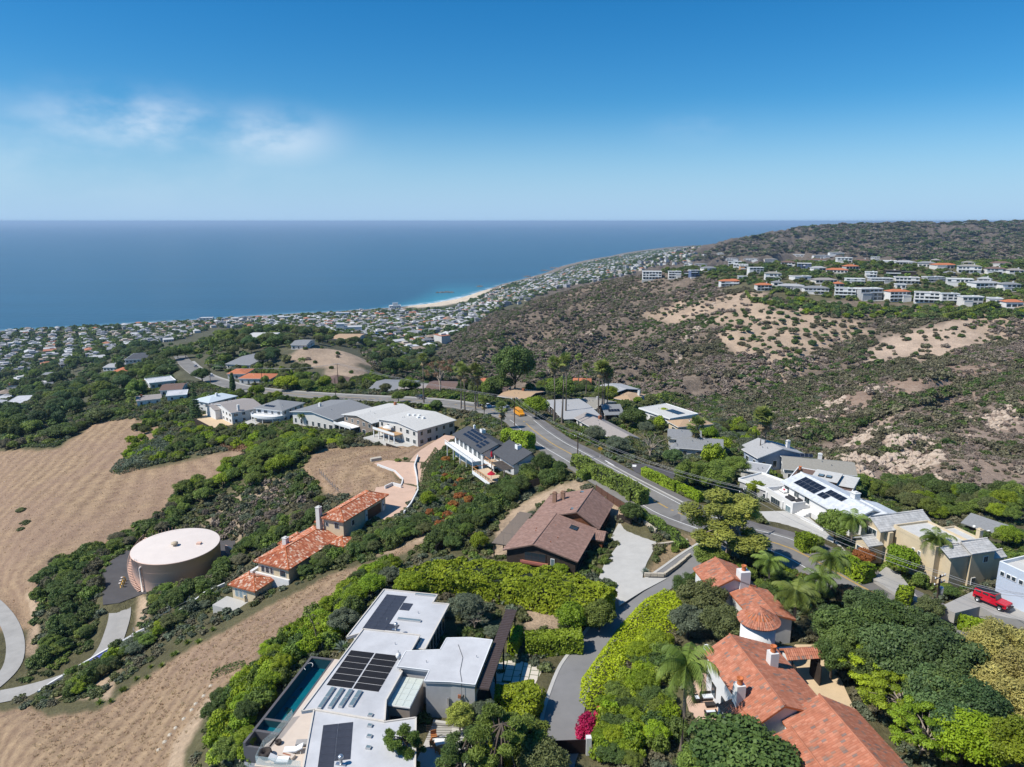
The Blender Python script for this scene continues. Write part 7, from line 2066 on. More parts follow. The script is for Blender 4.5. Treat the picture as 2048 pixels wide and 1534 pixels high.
# foreground trees and shrubs one by one
F = [
 ('round',1140,1232,5.2,5.0,'bright','garden_tree','bright rounded garden tree at the end of the huge hedge'),
 ('round',1198,1228,5.0,5.6,'mid','garden_tree','dark rounded tree overhanging the private drive'),
 ('fine',935,1212,5.2,6.6,'grey','olive_tree','grey-green olive tree behind the north wing'),
 ('bare',950,1235,4.0,5.0,'grey','olive_tree','twiggy half-bare olive tree by the rock garden'),
 ('fine',985,1262,2.4,3.2,'grey','olive_shrub','small grey shrub beside the ribbed canopy'),
 ('fine',690,1240,4.8,5.6,'grey','olive_tree','grey olive tree leaning over the pool end'),
 ('fine',745,1168,5.0,5.4,'bright','garden_tree','bright green tree above the corner of the flat roof'),
 ('fine',710,1190,4.4,5.0,'bright','garden_tree','bright green tree between two darker ones by the dry strip'),
 ('fine',820,1165,4.5,6.0,'hedge','garden_tree','yellow-green tree filling the bend of the huge hedge'),
 ('fine',780,1150,4.0,4.6,'grey','olive_shrub','grey bush behind the flat roof corner'),
 ('fine',1045,1478,7.0,7.4,'mid','garden_tree','dense green tree against the private drive gate'),
 ('fine',920,1430,4.2,4.0,'euc','garden_tree','golden-green small tree over the patio'),
 ('feather',965,1420,3.6,4.6,'grey','olive_tree','wispy grey olive beside the garage wall'),
 ('round',868,1412,1.6,1.8,'deep','clipped_ball_shrub','dark ball-clipped shrub by the garage wall'),
 ('pine',1000,1490,9.0,9.0,'mid','pine_tree','open pine with needle tufts over the patio'),
 ('pine',805,1500,7.2,5.6,'mid','pine_tree','pine crown rising in front of the flat roof'),
 ('pine',925,1528,8.0,7.0,'dark','pine_tree','darker pine behind the two open pines'),
 ('fine',1080,1520,6.0,6.6,'olive','garden_tree','olive-toned tree leaning on the gate post'),
 ('fine',1405,1195,7.0,9.0,'olive','olive_tree','large dusty olive tree in front of the rear chimney'),
 ('fine',1440,1245,6.0,7.6,'olive','olive_tree','dusty olive tree crowding the round tower'),
 ('fine',1375,1240,5.5,6.6,'grey','olive_tree','pale olive tree above the yellow ground cover'),
 ('feather',1372,1165,4.0,6.0,'dark','garden_tree','dark feathery tree at the drive corner'),
 ('euc',1455,1050,13.5,16,'euc','eucalyptus_tree','golden-green eucalyptus standing where the drive meets the road'),
 ('fine',1418,1112,5.0,7.0,'mid','garden_tree','green tree at the drive mouth below the eucalyptus'),
 ('fine',1512,1112,4.6,6.5,'dark','garden_tree','dark tree between the eucalyptus and the garden palms'),
 ('round',1310,1275,3.0,3.8,'bright','garden_shrub','rounded leafy shrub growing out of the yellow ground cover'),
 ('round',1480,1505,7.5,11.5,'dark','magnolia_tree','big glossy dark tree in front of the terracotta roofs'),
 ('fine',1400,1525,5.0,6.0,'mid','garden_tree','green tree beside the tall garden palm'),
 ('lacy',1742,1345,6.5,8.0,'hedge','lacy_tree','lacy lime-leaved tree over the sandy drive'),
 ('lacy',1790,1400,7.0,8.5,'bright','lacy_tree','lacy bright tree beside the long terracotta roof'),
 ('lacy',1840,1462,6.5,7.5,'bright','lacy_tree','lacy tree at the lower end of the terracotta roof'),
 ('fine',1945,1478,7.0,8.0,'lime','garden_tree','lime-green leafy tree below the golden tree'),
 ('fine',2030,1490,6.5,7.5,'bright','garden_tree','bright leafy tree at the foot of the golden tree'),
 ('feather',1985,1290,9.5,9.5,'gold','golden_tree','golden drooping tree with pale bare limbs'),
 ('feather',2045,1350,9.5,9.5,'gold','golden_tree','second golden drooping tree nearer the dark wood'),
 ('feather',1990,1390,8.0,8.5,'gold','golden_tree','lower golden tree above the lime-green tree'),
 ('fine',1690,1262,8.5,10,'dark','shade_tree','dark shade tree beside the tiled gateway'),
 ('fine',1770,1245,8.5,10,'dark','shade_tree','dark shade tree below the utility pole'),
 ('fine',1838,1262,7.5,8.5,'deep','shade_tree','very dark tree at the foot of the transformer pole'),
 ('fine',1790,1310,9.0,10.5,'deep','shade_tree','very dark broad tree in the middle of the grove'),
 ('fine',1880,1320,9.0,10,'deep','shade_tree','very dark tree touching the golden tree'),
 ('fine',1865,1400,8.5,9.0,'deep','shade_tree','very dark tree behind the lacy lime trees'),
 ('fine',1940,1410,7.5,8.0,'deep','shade_tree','very dark tree behind the lime-green tree'),
 ('fine',1660,1310,6.5,6.0,'dark','shade_tree','dark tree crowding the gateway pier'),
 ('fine',1855,1215,4.5,5.0,'olive','garden_shrub','olive shrub round the base of the transformer pole'),
 ('round',1668,1048,6.8,7.0,'mid','garden_tree','round-headed tree in front of the white solar house'),
 ('round',1800,1118,6.0,6.4,'bright','garden_tree','round leafy tree hiding the beige house corner'),
 ('round',1628,1082,3.0,3.6,'mid','garden_shrub','dark shrub behind the square clipped bush'),
 ('round',1726,1112,3.6,4.0,'rust','garden_shrub','shrub with red-orange bracts by the beige porch'),
 ('fine',1625,1185,4.2,6.5,'dark','garden_tree','dark tree among the garden palms'),
 ('fine',1690,1190,4.2,6.0,'brown','garden_tree','brownish shrub mass below the roadside hedge'),
 ('fine',1480,1145,3.5,5.5,'mid','garden_tree','green tree under the eucalyptus'),
 ('round',957,1080,4.2,4.0,'bright','young_tree','young tree alone in the bare yard of the timber house'),
 ('round',855,996,4.6,4.4,'hedge','garden_tree','upright yellow-green tree beside the peach drive'),
 ('round',1262,1022,4.6,5.2,'dark','garden_tree','big dark round bush ending the tall road hedge'),
 ('round',1122,1134,2.2,3.6,'bright','garden_shrub','rounded shrub under the timber gable'),
 ('feather',1085,920,6.2,6.5,'dark','banana_clump','tall dark clump of paddle-leaved plants by the road'),
 ('feather',1425,945,8.0,11,'mid','pepper_tree','broad weeping pepper tree above the bright hedge'),
 ('feather',1375,940,7.5,8,'mid','pepper_tree','weeping pepper tree next to the bare twiggy tree'),
 ('feather',1470,925,6.0,8,'mid','pepper_tree','weeping pepper tree near the grey lane'),
 ('bare',1300,885,8.5,10.5,'olive','sparse_tree','sparse twiggy tree beside the side street'),
 ('fine',1345,912,5.0,6.5,'deep','garden_tree','dark tree below the sparse twiggy tree'),
 ('feather',1190,862,5.0,7.5,'grey','olive_tree','grey olive tree on the gravel verge'),
 ('feather',1235,885,5.5,8,'grey','olive_tree','grey olive tree next to the taupe long house'),
 ('round',1510,975,4.6,5.2,'bright','garden_tree','bright tree beside the pale flat roofs'),
 ('fine',1030,-792,24,21,'dark','landmark_tree','huge rounded dark tree above the bend of the road'),
 ('round',998,-790,9,13,'dark','garden_tree','dark flat-topped tree beside the huge rounded tree'),
 ('round',1120,-808,11,13,'mid','garden_tree','large dense tree behind the three tall palms'),
 ('round',1072,-838,8.5,9.5,'bright','garden_tree','rounded bright tree beside the orange van'),
 ('round',1265,-858,7,9.5,'dark','garden_tree','dark spreading tree below the slate-roofed house'),
 ('round',1328,-840,4.5,6.0,'lime','garden_tree','lime-green round tree in front of the white flat roof'),
 ('bare',880,-784,16,17,'brown','sparse_tree','tall half-bare brown tree behind the dark bungalow'),
 ('round',797,-806,5.5,6.5,'mid','street_tree','single round street tree on the near kerb'),
 ('round',515,-796,7,9,'bright','street_tree','bright domed tree by the roadside cypress'),
 ('round',575,-781,8,14,'lime','street_tree','wide lime-green tree above the road'),
 ('round',615,-783,7,9,'mid','street_tree','dark tree beside the wide lime-green tree'),
 ('conifer',393,-846,20,6.5,'deep','conifer_tree','tall tiered conifer beside the pale blue roof'),
 ('cypress',466,-782,10,4.5,'deep','cypress_tree','dark pointed cypress by the bend of the road'),
 ('fine',372,975,6.5,8.5,'mid','round_tree','lone round tree at the lower edge of the furrowed slope'),
]
for k,x,y,h_,w_,c,nm,lb in F:
 ct_ = 'shrub' if 'shrub' in nm else ('clump' if 'clump' in nm else 'tree')
 (Tc if y > 0 else Tb)(k,x,abs(y),h_,w_,c,nm,lb,ct_)
for x,y,w_,lb in ((1180,1440,3.6,'red bougainvillea spilling over the drive edge'),(1205,1425,2.6,'smaller red bougainvillea above the spilling one'),(1168,1462,2.2,'low red bougainvillea at the kerb')):
 Tc('bush',x,y,2.2,w_,'red','bougainvillea',lb,'shrub')
for x,y,lb in ((340,722,'dark tree at the blind end of the ridge road'),(356,718,'dark tree hiding the last bend of the road'),(372,716,'dark tree on the outside of the last bend'),(330,742,'broad dark tree below the last bend'),(405,765,'dark tree between the road and the conifer')):
 Tb('round',x,y,9,12,'dark','bend_tree',lb)
def palm(kind,bx,by,tx,ty,w_,colour,label,name,ymin=0):
 q = hit(bx,by,ymin); x,y,z = ray(tx,ty); h = CAMZ + z * q.y / y - q.z
 return plant(kind,q,max(3,h),w_ * (1.35 if kind == 'fanpalm' else 1),colour,name,label,'palm',None,tilt=.02)
for bx,by,tx,ty,w_,lb in ((1108,846,1103,712,4.2,'slim tall fan palm leaning away from its two neighbours'),(1124,846,1120,708,4.4,'tall fan palm in the middle of the roadside trio'),(1131,843,1136,706,4.8,'tallest fan palm of the roadside trio'),
                           (1197,834,1196,724,4.6,'fan palm in the dense clump, outermost stem'),(1203,836,1204,722,4.8,'fan palm in the dense clump with the fullest head'),(1208,835,1212,724,4.6,'fan palm in the dense clump beside the dark house'),(1213,832,1218,738,4.4,'shorter fan palm in the dense clump'),
                           (1156,780,1154,706,3.2,'far thin fan palm above the red-roofed villa'),(1172,790,1172,728,3.4,'shorter far fan palm beside the red-roofed villa'),(848,806,842,706,4.2,'lone tall fan palm on the near kerb'),
                           (922,818,916,728,5.0,'fan palm with a full head beside the bend'),(930,822,924,735,4.6,'fan palm just behind the full-headed one'),(951,820,947,732,5.4,'bushy fan palm of the roadside pair'),(956,815,955,745,4.4,'low fan palm of the roadside pair'),
                           (1519,927,1516,822,5.2,'tall fan palm with a big head by the blue-grey house'),(1526,925,1526,828,4.6,'darker fan palm behind the big-headed one'),(1390,908,1390,845,5.0,'stout fan palm in front of the grey roofs'),
                           (1308,778,1306,750,3.6,'small fan palm on the canyon rim'),(1320,778,1319,752,3.4,'second small fan palm on the canyon rim'),(968,830,966,800,3.6,'short fan palm by the parked cars'),(1004,858,1000,812,4.2,'slender palm beside the charcoal roof')):
 palm('fanpalm',bx,by,tx,ty,w_,'fan',lb,'fan_palm')
for bx,by,tx,ty,w_,lb in ((1362,1502,1352,1292,7.6,'tall feather palm rising from the shrubs beside the terrace'),(1534,1185,1530,1108,6.6,'feather palm beside the rear white chimney'),(1585,1270,1578,1165,8.0,'large arching feather palm over the round tower'),
                           (1655,1215,1648,1095,7.6,'feather palm against the roadside hedge'),(1635,1225,1622,1140,6.4,'shorter feather palm beside the roadside one'),(1700,1110,1698,1022,6.6,'feather palm between the white and beige houses'),(1862,1160,1864,1060,6.6,'feather palm in front of the beige wall'),
                           (622,850,622,818,4.8,'garden palm below the broad grey roof'),(604,852,602,826,4.2,'lower garden palm below the broad grey roof'),(605,740,606,714,6.5,'feathery palm on the dry hill'),(430,730,428,672,8.0,'big palm on the seaward ridge'),(232,745,230,712,7.0,'palm beside the white-trimmed house'),(265,812,263,780,7.0,'shaggy palm beside the brick chimney')):
 palm('featherpalm',bx,by,tx,ty,w_,'frond',lb,'feather_palm')
# shrubs and trees by area
region([(65,1180),(120,1130),(230,1085),(330,1040),(352,1000),(395,990),(335,1070),(262,1088),(225,1115),(198,1150),(198,1230),(205,1280),(150,1330),(60,1345),(0,1350),(0,1300),(70,1300),(95,1220)],130,110,240,('bush','bush','fine'),('dark','mid','dark','scrub'),(2.4,4.0),(3.6,6.0),'slope_shrub','%s rounded shrub on the bank beside the water tank','shrub','shrubs round the water tank')
region([(285,1190),(340,1180),(440,1135),(500,1090),(560,1060),(600,1040),(640,1000),(655,985),(630,1040),(560,1085),(500,1120),(450,1150),(440,1175),(330,1230),(290,1250)],110,110,220,('bush','bush','fine'),('dark','mid','scrub','dark'),(2.4,3.8),(3.4,5.6),'slope_shrub','%s shrub on the slope between the tank and the tiled house','shrub','shrubs below the tiled house')
region([(385,990),(420,950),(500,912),(600,890),(640,905),(600,935),(560,955),(480,985),(420,1015)],45,170,270,('fine','round'),('mid','bright','mid'),(4,6),(5.5,8),'slope_tree','%s bushy tree in the belt between the two dry slopes','tree','trees between the dry slopes')
region([(400,1010),(480,975),(600,940),(640,985),(560,1060),(480,1075),(420,1060)],55,150,230,('bush','scrub'),('scrub','dead','dark','grey'),(1.6,3),(2.4,4.2),'slope_shrub','%s scrub bush on the eroded bank above the tank','shrub','scrub on the eroded bank')
region([(70,1400),(130,1355),(250,1295),(330,1255),(410,1200),(425,1205),(330,1275),(215,1352),(135,1410),(60,1425)],70,85,150,('bush','fine'),('mid','bright','olive','dark','grey'),(2,3.4),(2.8,4.6),'slope_shrub','%s shrub growing against the white lower wall','shrub','shrubs along the lower wall')
region([(375,1534),(430,1430),(515,1330),(600,1262),(655,1212),(712,1165),(758,1132),(790,1140),(730,1195),(690,1260),(655,1300),(610,1312),(500,1440),(500,1534)],150,60,140,('bush','bush','fine'),('bright','mid','bright','hedge','dark'),(2,3.6),(2.6,4.4),'bank_shrub','%s shrub on the bank between the dry strip and the pool','shrub','shrubs on the pool bank')
region([(560,1180),(620,1130),(700,1090),(800,1062),(858,1040),(850,1068),(780,1098),(700,1122),(600,1163)],75,110,180,('bush','fine'),('dark','olive','mid','dark'),(2.2,3.6),(3.2,5),'slope_shrub','%s shrub along the uphill side of the tiled house','shrub','shrubs above the tiled house')
region([(862,1100),(900,1060),(980,1000),(1060,950),(1120,945),(1150,958),(1060,978),(1000,1028),(900,1108)],80,105,200,('fine','bush'),('dark','mid','dark'),(3,4.4),(3.2,5),'boundary_shrub','%s dense shrub along the fence of the bare yard','shrub','shrubs along the yard fence')
region([(850,1000),(870,940),(890,912),(930,940),(960,975),(985,1000),(900,1060),(850,1050)],90,125,200,('bush',),('mid','grey','dark','bright','rust'),(1,2.2),(1.6,3.2),'garden_shrub','%s garden shrub below the charcoal-roofed decks','shrub','garden below the charcoal-roofed house')
region([(1195,1440),(1255,1335),(1330,1292),(1372,1330),(1368,1534),(1190,1534)],85,48,90,('bush','fine'),('mid','bright','hedge','dark'),(1.8,3.2),(2.6,4.2),'thicket_shrub','%s shrub in the thicket between the drive and the terrace','shrub','thicket beside the private drive')
region([(1380,1120),(1480,1130),(1560,1140),(1640,1200),(1600,1250),(1560,1200),(1500,1210),(1400,1280)],40,60,120,('bush','fine'),('dark','mid','brown'),(2,3.4),(2.6,4.4),'garden_shrub','%s shrub between the rear wing and the road','shrub','shrubs behind the tower')
region([(1500,1110),(1560,1120),(1700,1190),(1780,1230),(1700,1240),(1600,1190),(1520,1150)],40,70,130,('bush',),('mid','dark','bright'),(1.4,2.4),(2,3.4),'verge_shrub','%s shrub on the verge below the road','shrub','verge planting')
region([(60,1230),(75,1260),(80,1330),(50,1345),(20,1380),(0,1370),(45,1320),(52,1270)],16,110,170,('bush',),('dark','mid','scrub'),(1.6,2.6),(2.6,4),'verge_shrub','%s shrub at the edge of the concrete service road','shrub','shrubs by the service road')
region([(1830,1150),(1900,1165),(1960,1175),(1950,1195),(1900,1215),(1850,1200)],22,75,120,('bush','fine'),('dark','mid'),(1.8,3),(2.4,3.6),'garden_shrub','%s shrub between the pole and the beige wall','shrub','shrubs by the beige house')
region([(1640,1230),(1900,1240),(2048,1330),(2048,1534),(1850,1534),(1700,1420),(1640,1330)],40,45,95,('fine',),('deep','dark'),(5,7.5),(5.5,8),'shade_tree','%s tree filling the grove beside the terracotta roofs','tree','dark grove')
region([(0,700),(120,690),(250,690),(340,700),(350,760),(280,800),(250,830),(190,850),(100,888),(0,895)],300,300,1000,('round','round','feather'),('dark','mid','deep','dark','olive'),(6,12),(8,15),'hillside_tree','%s tree on the wooded slope falling to the town','tree','trees on the seaward slope')
region([(0,840),(100,850),(190,830),(240,810),(270,835),(190,845),(110,895),(0,905)],60,280,420,('round','bush'),('dark','scrub','mid'),(3,5),(5,8),'hillside_shrub','%s shrub along the top of the furrowed dry slope','shrub','shrubs above the furrowed slope')
region([(270,850),(330,805),(420,848),(520,865),(650,868),(765,880),(660,900),(560,900),(430,895),(350,925),(240,930)],230,200,330,('bush','round','bush'),('mid','bright','dark','olive','hedge'),(2,4),(3,6),'terrace_garden_shrub','%s shrub in the gardens below the white houses','shrub','gardens below the white houses')
region([(400,800),(470,790),(560,800),(700,810),(860,815),(900,830),(880,850),(740,815),(560,812),(420,820)],90,220,400,('round','bush'),('mid','dark','bright'),(2.5,5),(3,6),'street_shrub','%s shrub between the houses and the near kerb','shrub','roadside planting')
region([(430,745),(560,745),(700,755),(850,760),(1000,770),(1000,800),(860,790),(700,783),(540,775),(450,755)],190,240,460,('round','round','bush'),('mid','dark','bright','olive'),(3,7),(4,8),'street_tree','%s tree among the houses across the road','tree','trees across the road')
region([(1000,770),(1140,760),(1300,775),(1420,830),(1560,890),(1600,940),(1500,960),(1400,920),(1280,860),(1180,820),(1080,800)],290,130,330,('round','bush','feather'),('mid','dark','bright','olive','grey'),(2.5,6),(3.5,8),'garden_tree','%s tree among the canyon-rim houses','tree','trees among the canyon-rim houses')
region([(430,650),(560,650),(700,672),(850,700),(900,750),(860,765),(760,745),(735,700),(600,685),(575,700),(560,745),(450,740)],280,360,900,('round','round'),('dark','mid','olive','deep'),(6,11),(8,14),'seaward_tree','%s tree on the seaward ridge beyond the road','tree','trees on the seaward ridge')
region([(1700,985),(1800,965),(1900,985),(1960,1000),(2048,985),(2048,1080),(1960,1030),(1880,1050),(1800,1012)],60,110,260,('feather','fine','round'),('mid','dark','olive','bright'),(4,6.5),(5,8),'canyon_tree','%s tree at the canyon foot behind the houses','tree','trees behind the right-hand houses')
region([(1990,1040),(2048,1030),(2048,1110),(2000,1110)],10,90,160,('fine',),('bright','mid'),(4,5),(4,6),'canyon_tree','%s tree beside the weathered grey roof','tree','trees beside the grey roof')
region([(1290,540),(1440,520),(1560,500),(1700,498),(1900,510),(2048,525),(2048,625),(1900,610),(1750,605),(1600,595),(1440,565),(1320,560)],300,520,1000,('far','far','round'),('dark','mid','deep','olive'),(3,7),(4.5,9),'ridge_tree','%s tree between the row houses on the opposite ridge','tree','trees on the opposite ridge')
region([(1500,598),(1600,600),(1750,612),(1880,618),(2048,612),(2048,640),(1900,640),(1760,640),(1600,630)],130,480,640,('far','bush'),('dark','mid','bright','deep'),(3,5),(4,8),'terrace_shrub','%s shrub on the terraces below the row houses','shrub','terrace planting on the opposite ridge')
region([(1440,630),(1560,610),(1700,640),(1760,660),(1720,745),(1560,770),(1480,760),(1430,690)],150,380,720,('bush','far'),('dark','scrub','deep'),(2.2,3.6),(4,8),'round_shrub','%s round shrub dotted on the tan canyon slope','shrub','shrubs dotted on the tan slope',spacing=6)
region([(1740,740),(1740,700),(1850,655),(1950,650),(2000,680),(1900,715)],22,420,600,('bush',),('dark','deep'),(2.2,3),(4,6.5),'round_shrub','%s round shrub on the large bare tan patch','shrub','shrubs on the bare patch',spacing=14)
region([(590,700),(660,695),(740,735),(740,755),(640,745)],14,380,560,('bush',),('dead','dark'),(1.6,2.6),(3,5),'round_shrub','%s shrub on the dry hill by the sea road','shrub','shrubs on the dry hill',spacing=9)
region([(1290,615),(1420,585),(1440,600),(1300,640)],16,600,900,('bush','far'),('dark','deep'),(2.5,4),(5,9),'round_shrub','%s round shrub on the bare crest of the far slope','shrub','shrubs on the far crest',spacing=12)
region([(10,1010),(60,1030),(60,1060),(20,1060)],3,150,260,('bush',),('olive',),(1,1.6),(2.4,4),'round_shrub','low olive shrub alone on the mown slope','shrub','low shrubs on the mown slope')
for i,(x,y) in enumerate([(200 + i * 17 + (i % 3) * 5,1408 - i * 12 + (i % 2) * 10) for i in range(16)]):
 plant('agave',hit(x,y),rng.uniform(.8,1.3),rng.uniform(1.6,2.6),'mid','succulent_plant','low green succulent in the row above the dry strip','succulent','succulents above the dry strip')
for x,y,w_,lb in ((1190,1100,2.4,'large spiky agave by the timber house door'),(1207,1092,2.6,'largest spiky agave beside the forecourt step'),(1290,1146,2.2,'spiky agave at the corner of the stone bed'),(1360,1082,2.0,'spiky agave on the planted bank'),(640,1302,3.0,'blue agave at the far end of the pool'),(685,1300,3.4,'broad blue agave between the pool and the north wing'),(536,1500,3.4,'big blue agave below the glass rail')):
 plant('agave',hit(x,y),w_ * .55,w_,'agave','agave_plant',lb,'agave')
region([(1292,1155),(1355,1080),(1395,1090),(1385,1118),(1315,1160)],26,85,125,('bush',),('mid','dark','olive'),(.5,1.1),(.8,1.8),'bed_shrub','%s small plant in the stone-edged forecourt beds','shrub','plants in the forecourt beds')
region([(1180,1110),(1215,1095),(1225,1120),(1195,1150)],10,85,125,('bush',),('mid','olive'),(.5,1.0),(.8,1.5),'bed_shrub','%s small plant beside the timber house steps','shrub','plants by the timber house',clear=False)
q = hit(638,1302); e = empty('agave_stalk',q,0,'tall dead agave flower stalk beside the pool end','plant')
MB().tube([(0,0,0),(-.5,.3,3.5),(-1.5,.5,6.6)],[.11,.08,.04],6).build('stem',BARK,e)
m = MB()
for i in range(9):
 t = .6 + i * .045; b = Vector((-1.5 * t * t,.5 * t,6.6 * t)); a = i * 2.4; m.tube([b,b + Vector((.5 * math.cos(a),.5 * math.sin(a),.25))],.03,4); m.lathe([(.05,-.1),(.22,0),(.05,.12)],b + Vector((.55 * math.cos(a),.55 * math.sin(a),.3)),6)
m.build('flower_heads',mat('dry_flower',(.16,.15,.06),.9,.2,4),e)
# chaparral on the canyon sides (uncountable) and the town
def scrub_mass():
 rg = np.random.default_rng(42)
 protos = []; ms = []
 for i in range(3):
  for c in ('scrub','dead','dark'):
   protos.append(PROTO['scrub'][i][1]); ms.append(G[c])
 def take(n,u0,u1,y0,y1):
  Y = np.sqrt(rg.uniform(y0 * y0,y1 * y1,n)); X = rg.uniform(u0,u1,n) * Y
  return X,Y,H(X,Y)
 PX = []; SC = []; IX = []
 def add(poly,n,u0,u1,y0,y1,s0,s1,wts,holes=(),clump=.15,cs=28.0):
  X,Y,Z = take(n,u0,u1,y0,y1); u,v = proj(X,Y,Z)
  k = inpoly(u,v,poly)
  thin = rg.uniform(0,1,n) > .1
  for h_ in holes: k &= ~(inpoly(u + fbm(X,Y,34.0,4) * 24,v + fbm(X + 51,Y,34.0,4) * 12,h_) & thin)
  f = fbm(X,Y,cs,4)
  k &= f > -clump - rg.uniform(0,.5,n)
  k &= clear_of(X,Y,3)
  X,Y,Z,f = X[k],Y[k],Z[k],f[k]; m = len(X)
  s = rg.uniform(s0,s1,m) * (1 + .35 * np.clip(f,-.5,1))
  PX.append(np.stack([X,Y,Z - .2],1)); SC.append(np.stack([s,s,s * rg.uniform(.65,1.0,m)],1))
  g = fbm(X + 300,Y,60.0,3) + rg.uniform(-.35,.35,m)
  ci = np.where(g > .2,0,np.where(g > -.42,1,2)) if wts is None else rg.choice(3,m,p=wts)
  IX.append(rg.integers(0,3,m) * 3 + ci)
 tan = [[(1280,625),(1400,600),(1500,585),(1560,600),(1540,625),(1420,632),(1330,650)],[(1440,640),(1560,610),(1700,640),(1760,660),(1640,700),(1560,720),(1500,720),(1450,690)],[(1725,745),(1730,700),(1840,655),(1930,642),(1960,660),(2010,680),(1960,705),(1850,715),(1780,735)]]
 face = [(880,700),(930,650),(1000,615),(1100,590),(1200,560),(1300,545),(1440,560),(1600,610),(1760,640),(1850,630),(2100,640),(2100,700),(1850,740),(1680,780),(1550,830),(1440,860),(1300,790),(1150,770),(1000,760),(880,760)]
 add(face,30000,-.12,.8,380,1100,.7,1.7,None,tan)
 add(face,9000,-.12,.8,360,700,.8,1.6,None,tan)
 add([(880,705),(1000,617),(1200,562),(1300,552),(1430,605),(1330,760),(1150,772),(1000,762),(880,762)],17000,-.12,.3,400,1150,.8,1.9,(.38,.42,.2),tan,.7)
 near = [(1440,900),(1550,825),(1690,775),(1850,730),(2100,660),(2100,990),(1900,1000),(1720,980),(1600,940)]
 add(near,13000,.25,.8,190,480,.35,.85,(.25,.7,.05),(),.0,16)
 add(near,4500,.25,.8,190,480,.8,1.7,(.72,.1,.18),(),-.3,22)
 gul = [(1440,800),(1560,770),(1700,740),(1760,725),(1850,728),(1690,775),(1550,825),(1450,860)]
 add(gul,5000,.25,.65,330,520,1.1,2.1,(.7,.05,.25),(),.4)
 gl2 = [(1560,872),(1660,852),(1740,822),(1860,786),(2090,732),(2090,752),(1860,802),(1740,846),(1660,880)]
 add(gl2,5000,.36,.78,288,380,1.0,2.0,(.6,.0,.4),(),.6)
 add([(720,700),(850,690),(900,760),(780,765),(740,730)],5000,-.25,-.05,380,900,1.0,2.2,(.4,.1,.5),(),.3)
 add([(400,1060),(430,1010),(520,960),(600,945),(610,990),(500,1060),(470,1095)],1500,-.5,-.25,140,240,.35,.9,(.3,.55,.15),(),.0,10)
 P_ = np.concatenate(PX); s = np.concatenate(SC); ix = np.concatenate(IX)
 stuff('chaparral','low grey-green chaparral scrub covering the canyon slopes',protos,ms,P_,s,rg.uniform(0,6.28,len(P_)),ix)
 PX.clear(); SC.clear(); IX.clear()
 add([(1380,520),(1450,485),(1600,455),(1750,443),(2100,436),(2100,540),(1900,525),(1600,505),(1440,520)],16000,.2,.85,1300,3300,4,9,(.5,.2,.3),(),.25,120)
 P_ = np.concatenate(PX); s = np.concatenate(SC) * np.array([1,1,.55]); ix = np.concatenate(IX)
 stuff('far_scrub','dark scrub over the far coastal hills',protos,ms,P_,s,rg.uniform(0,6.28,len(P_)),ix)
scrub_mass()
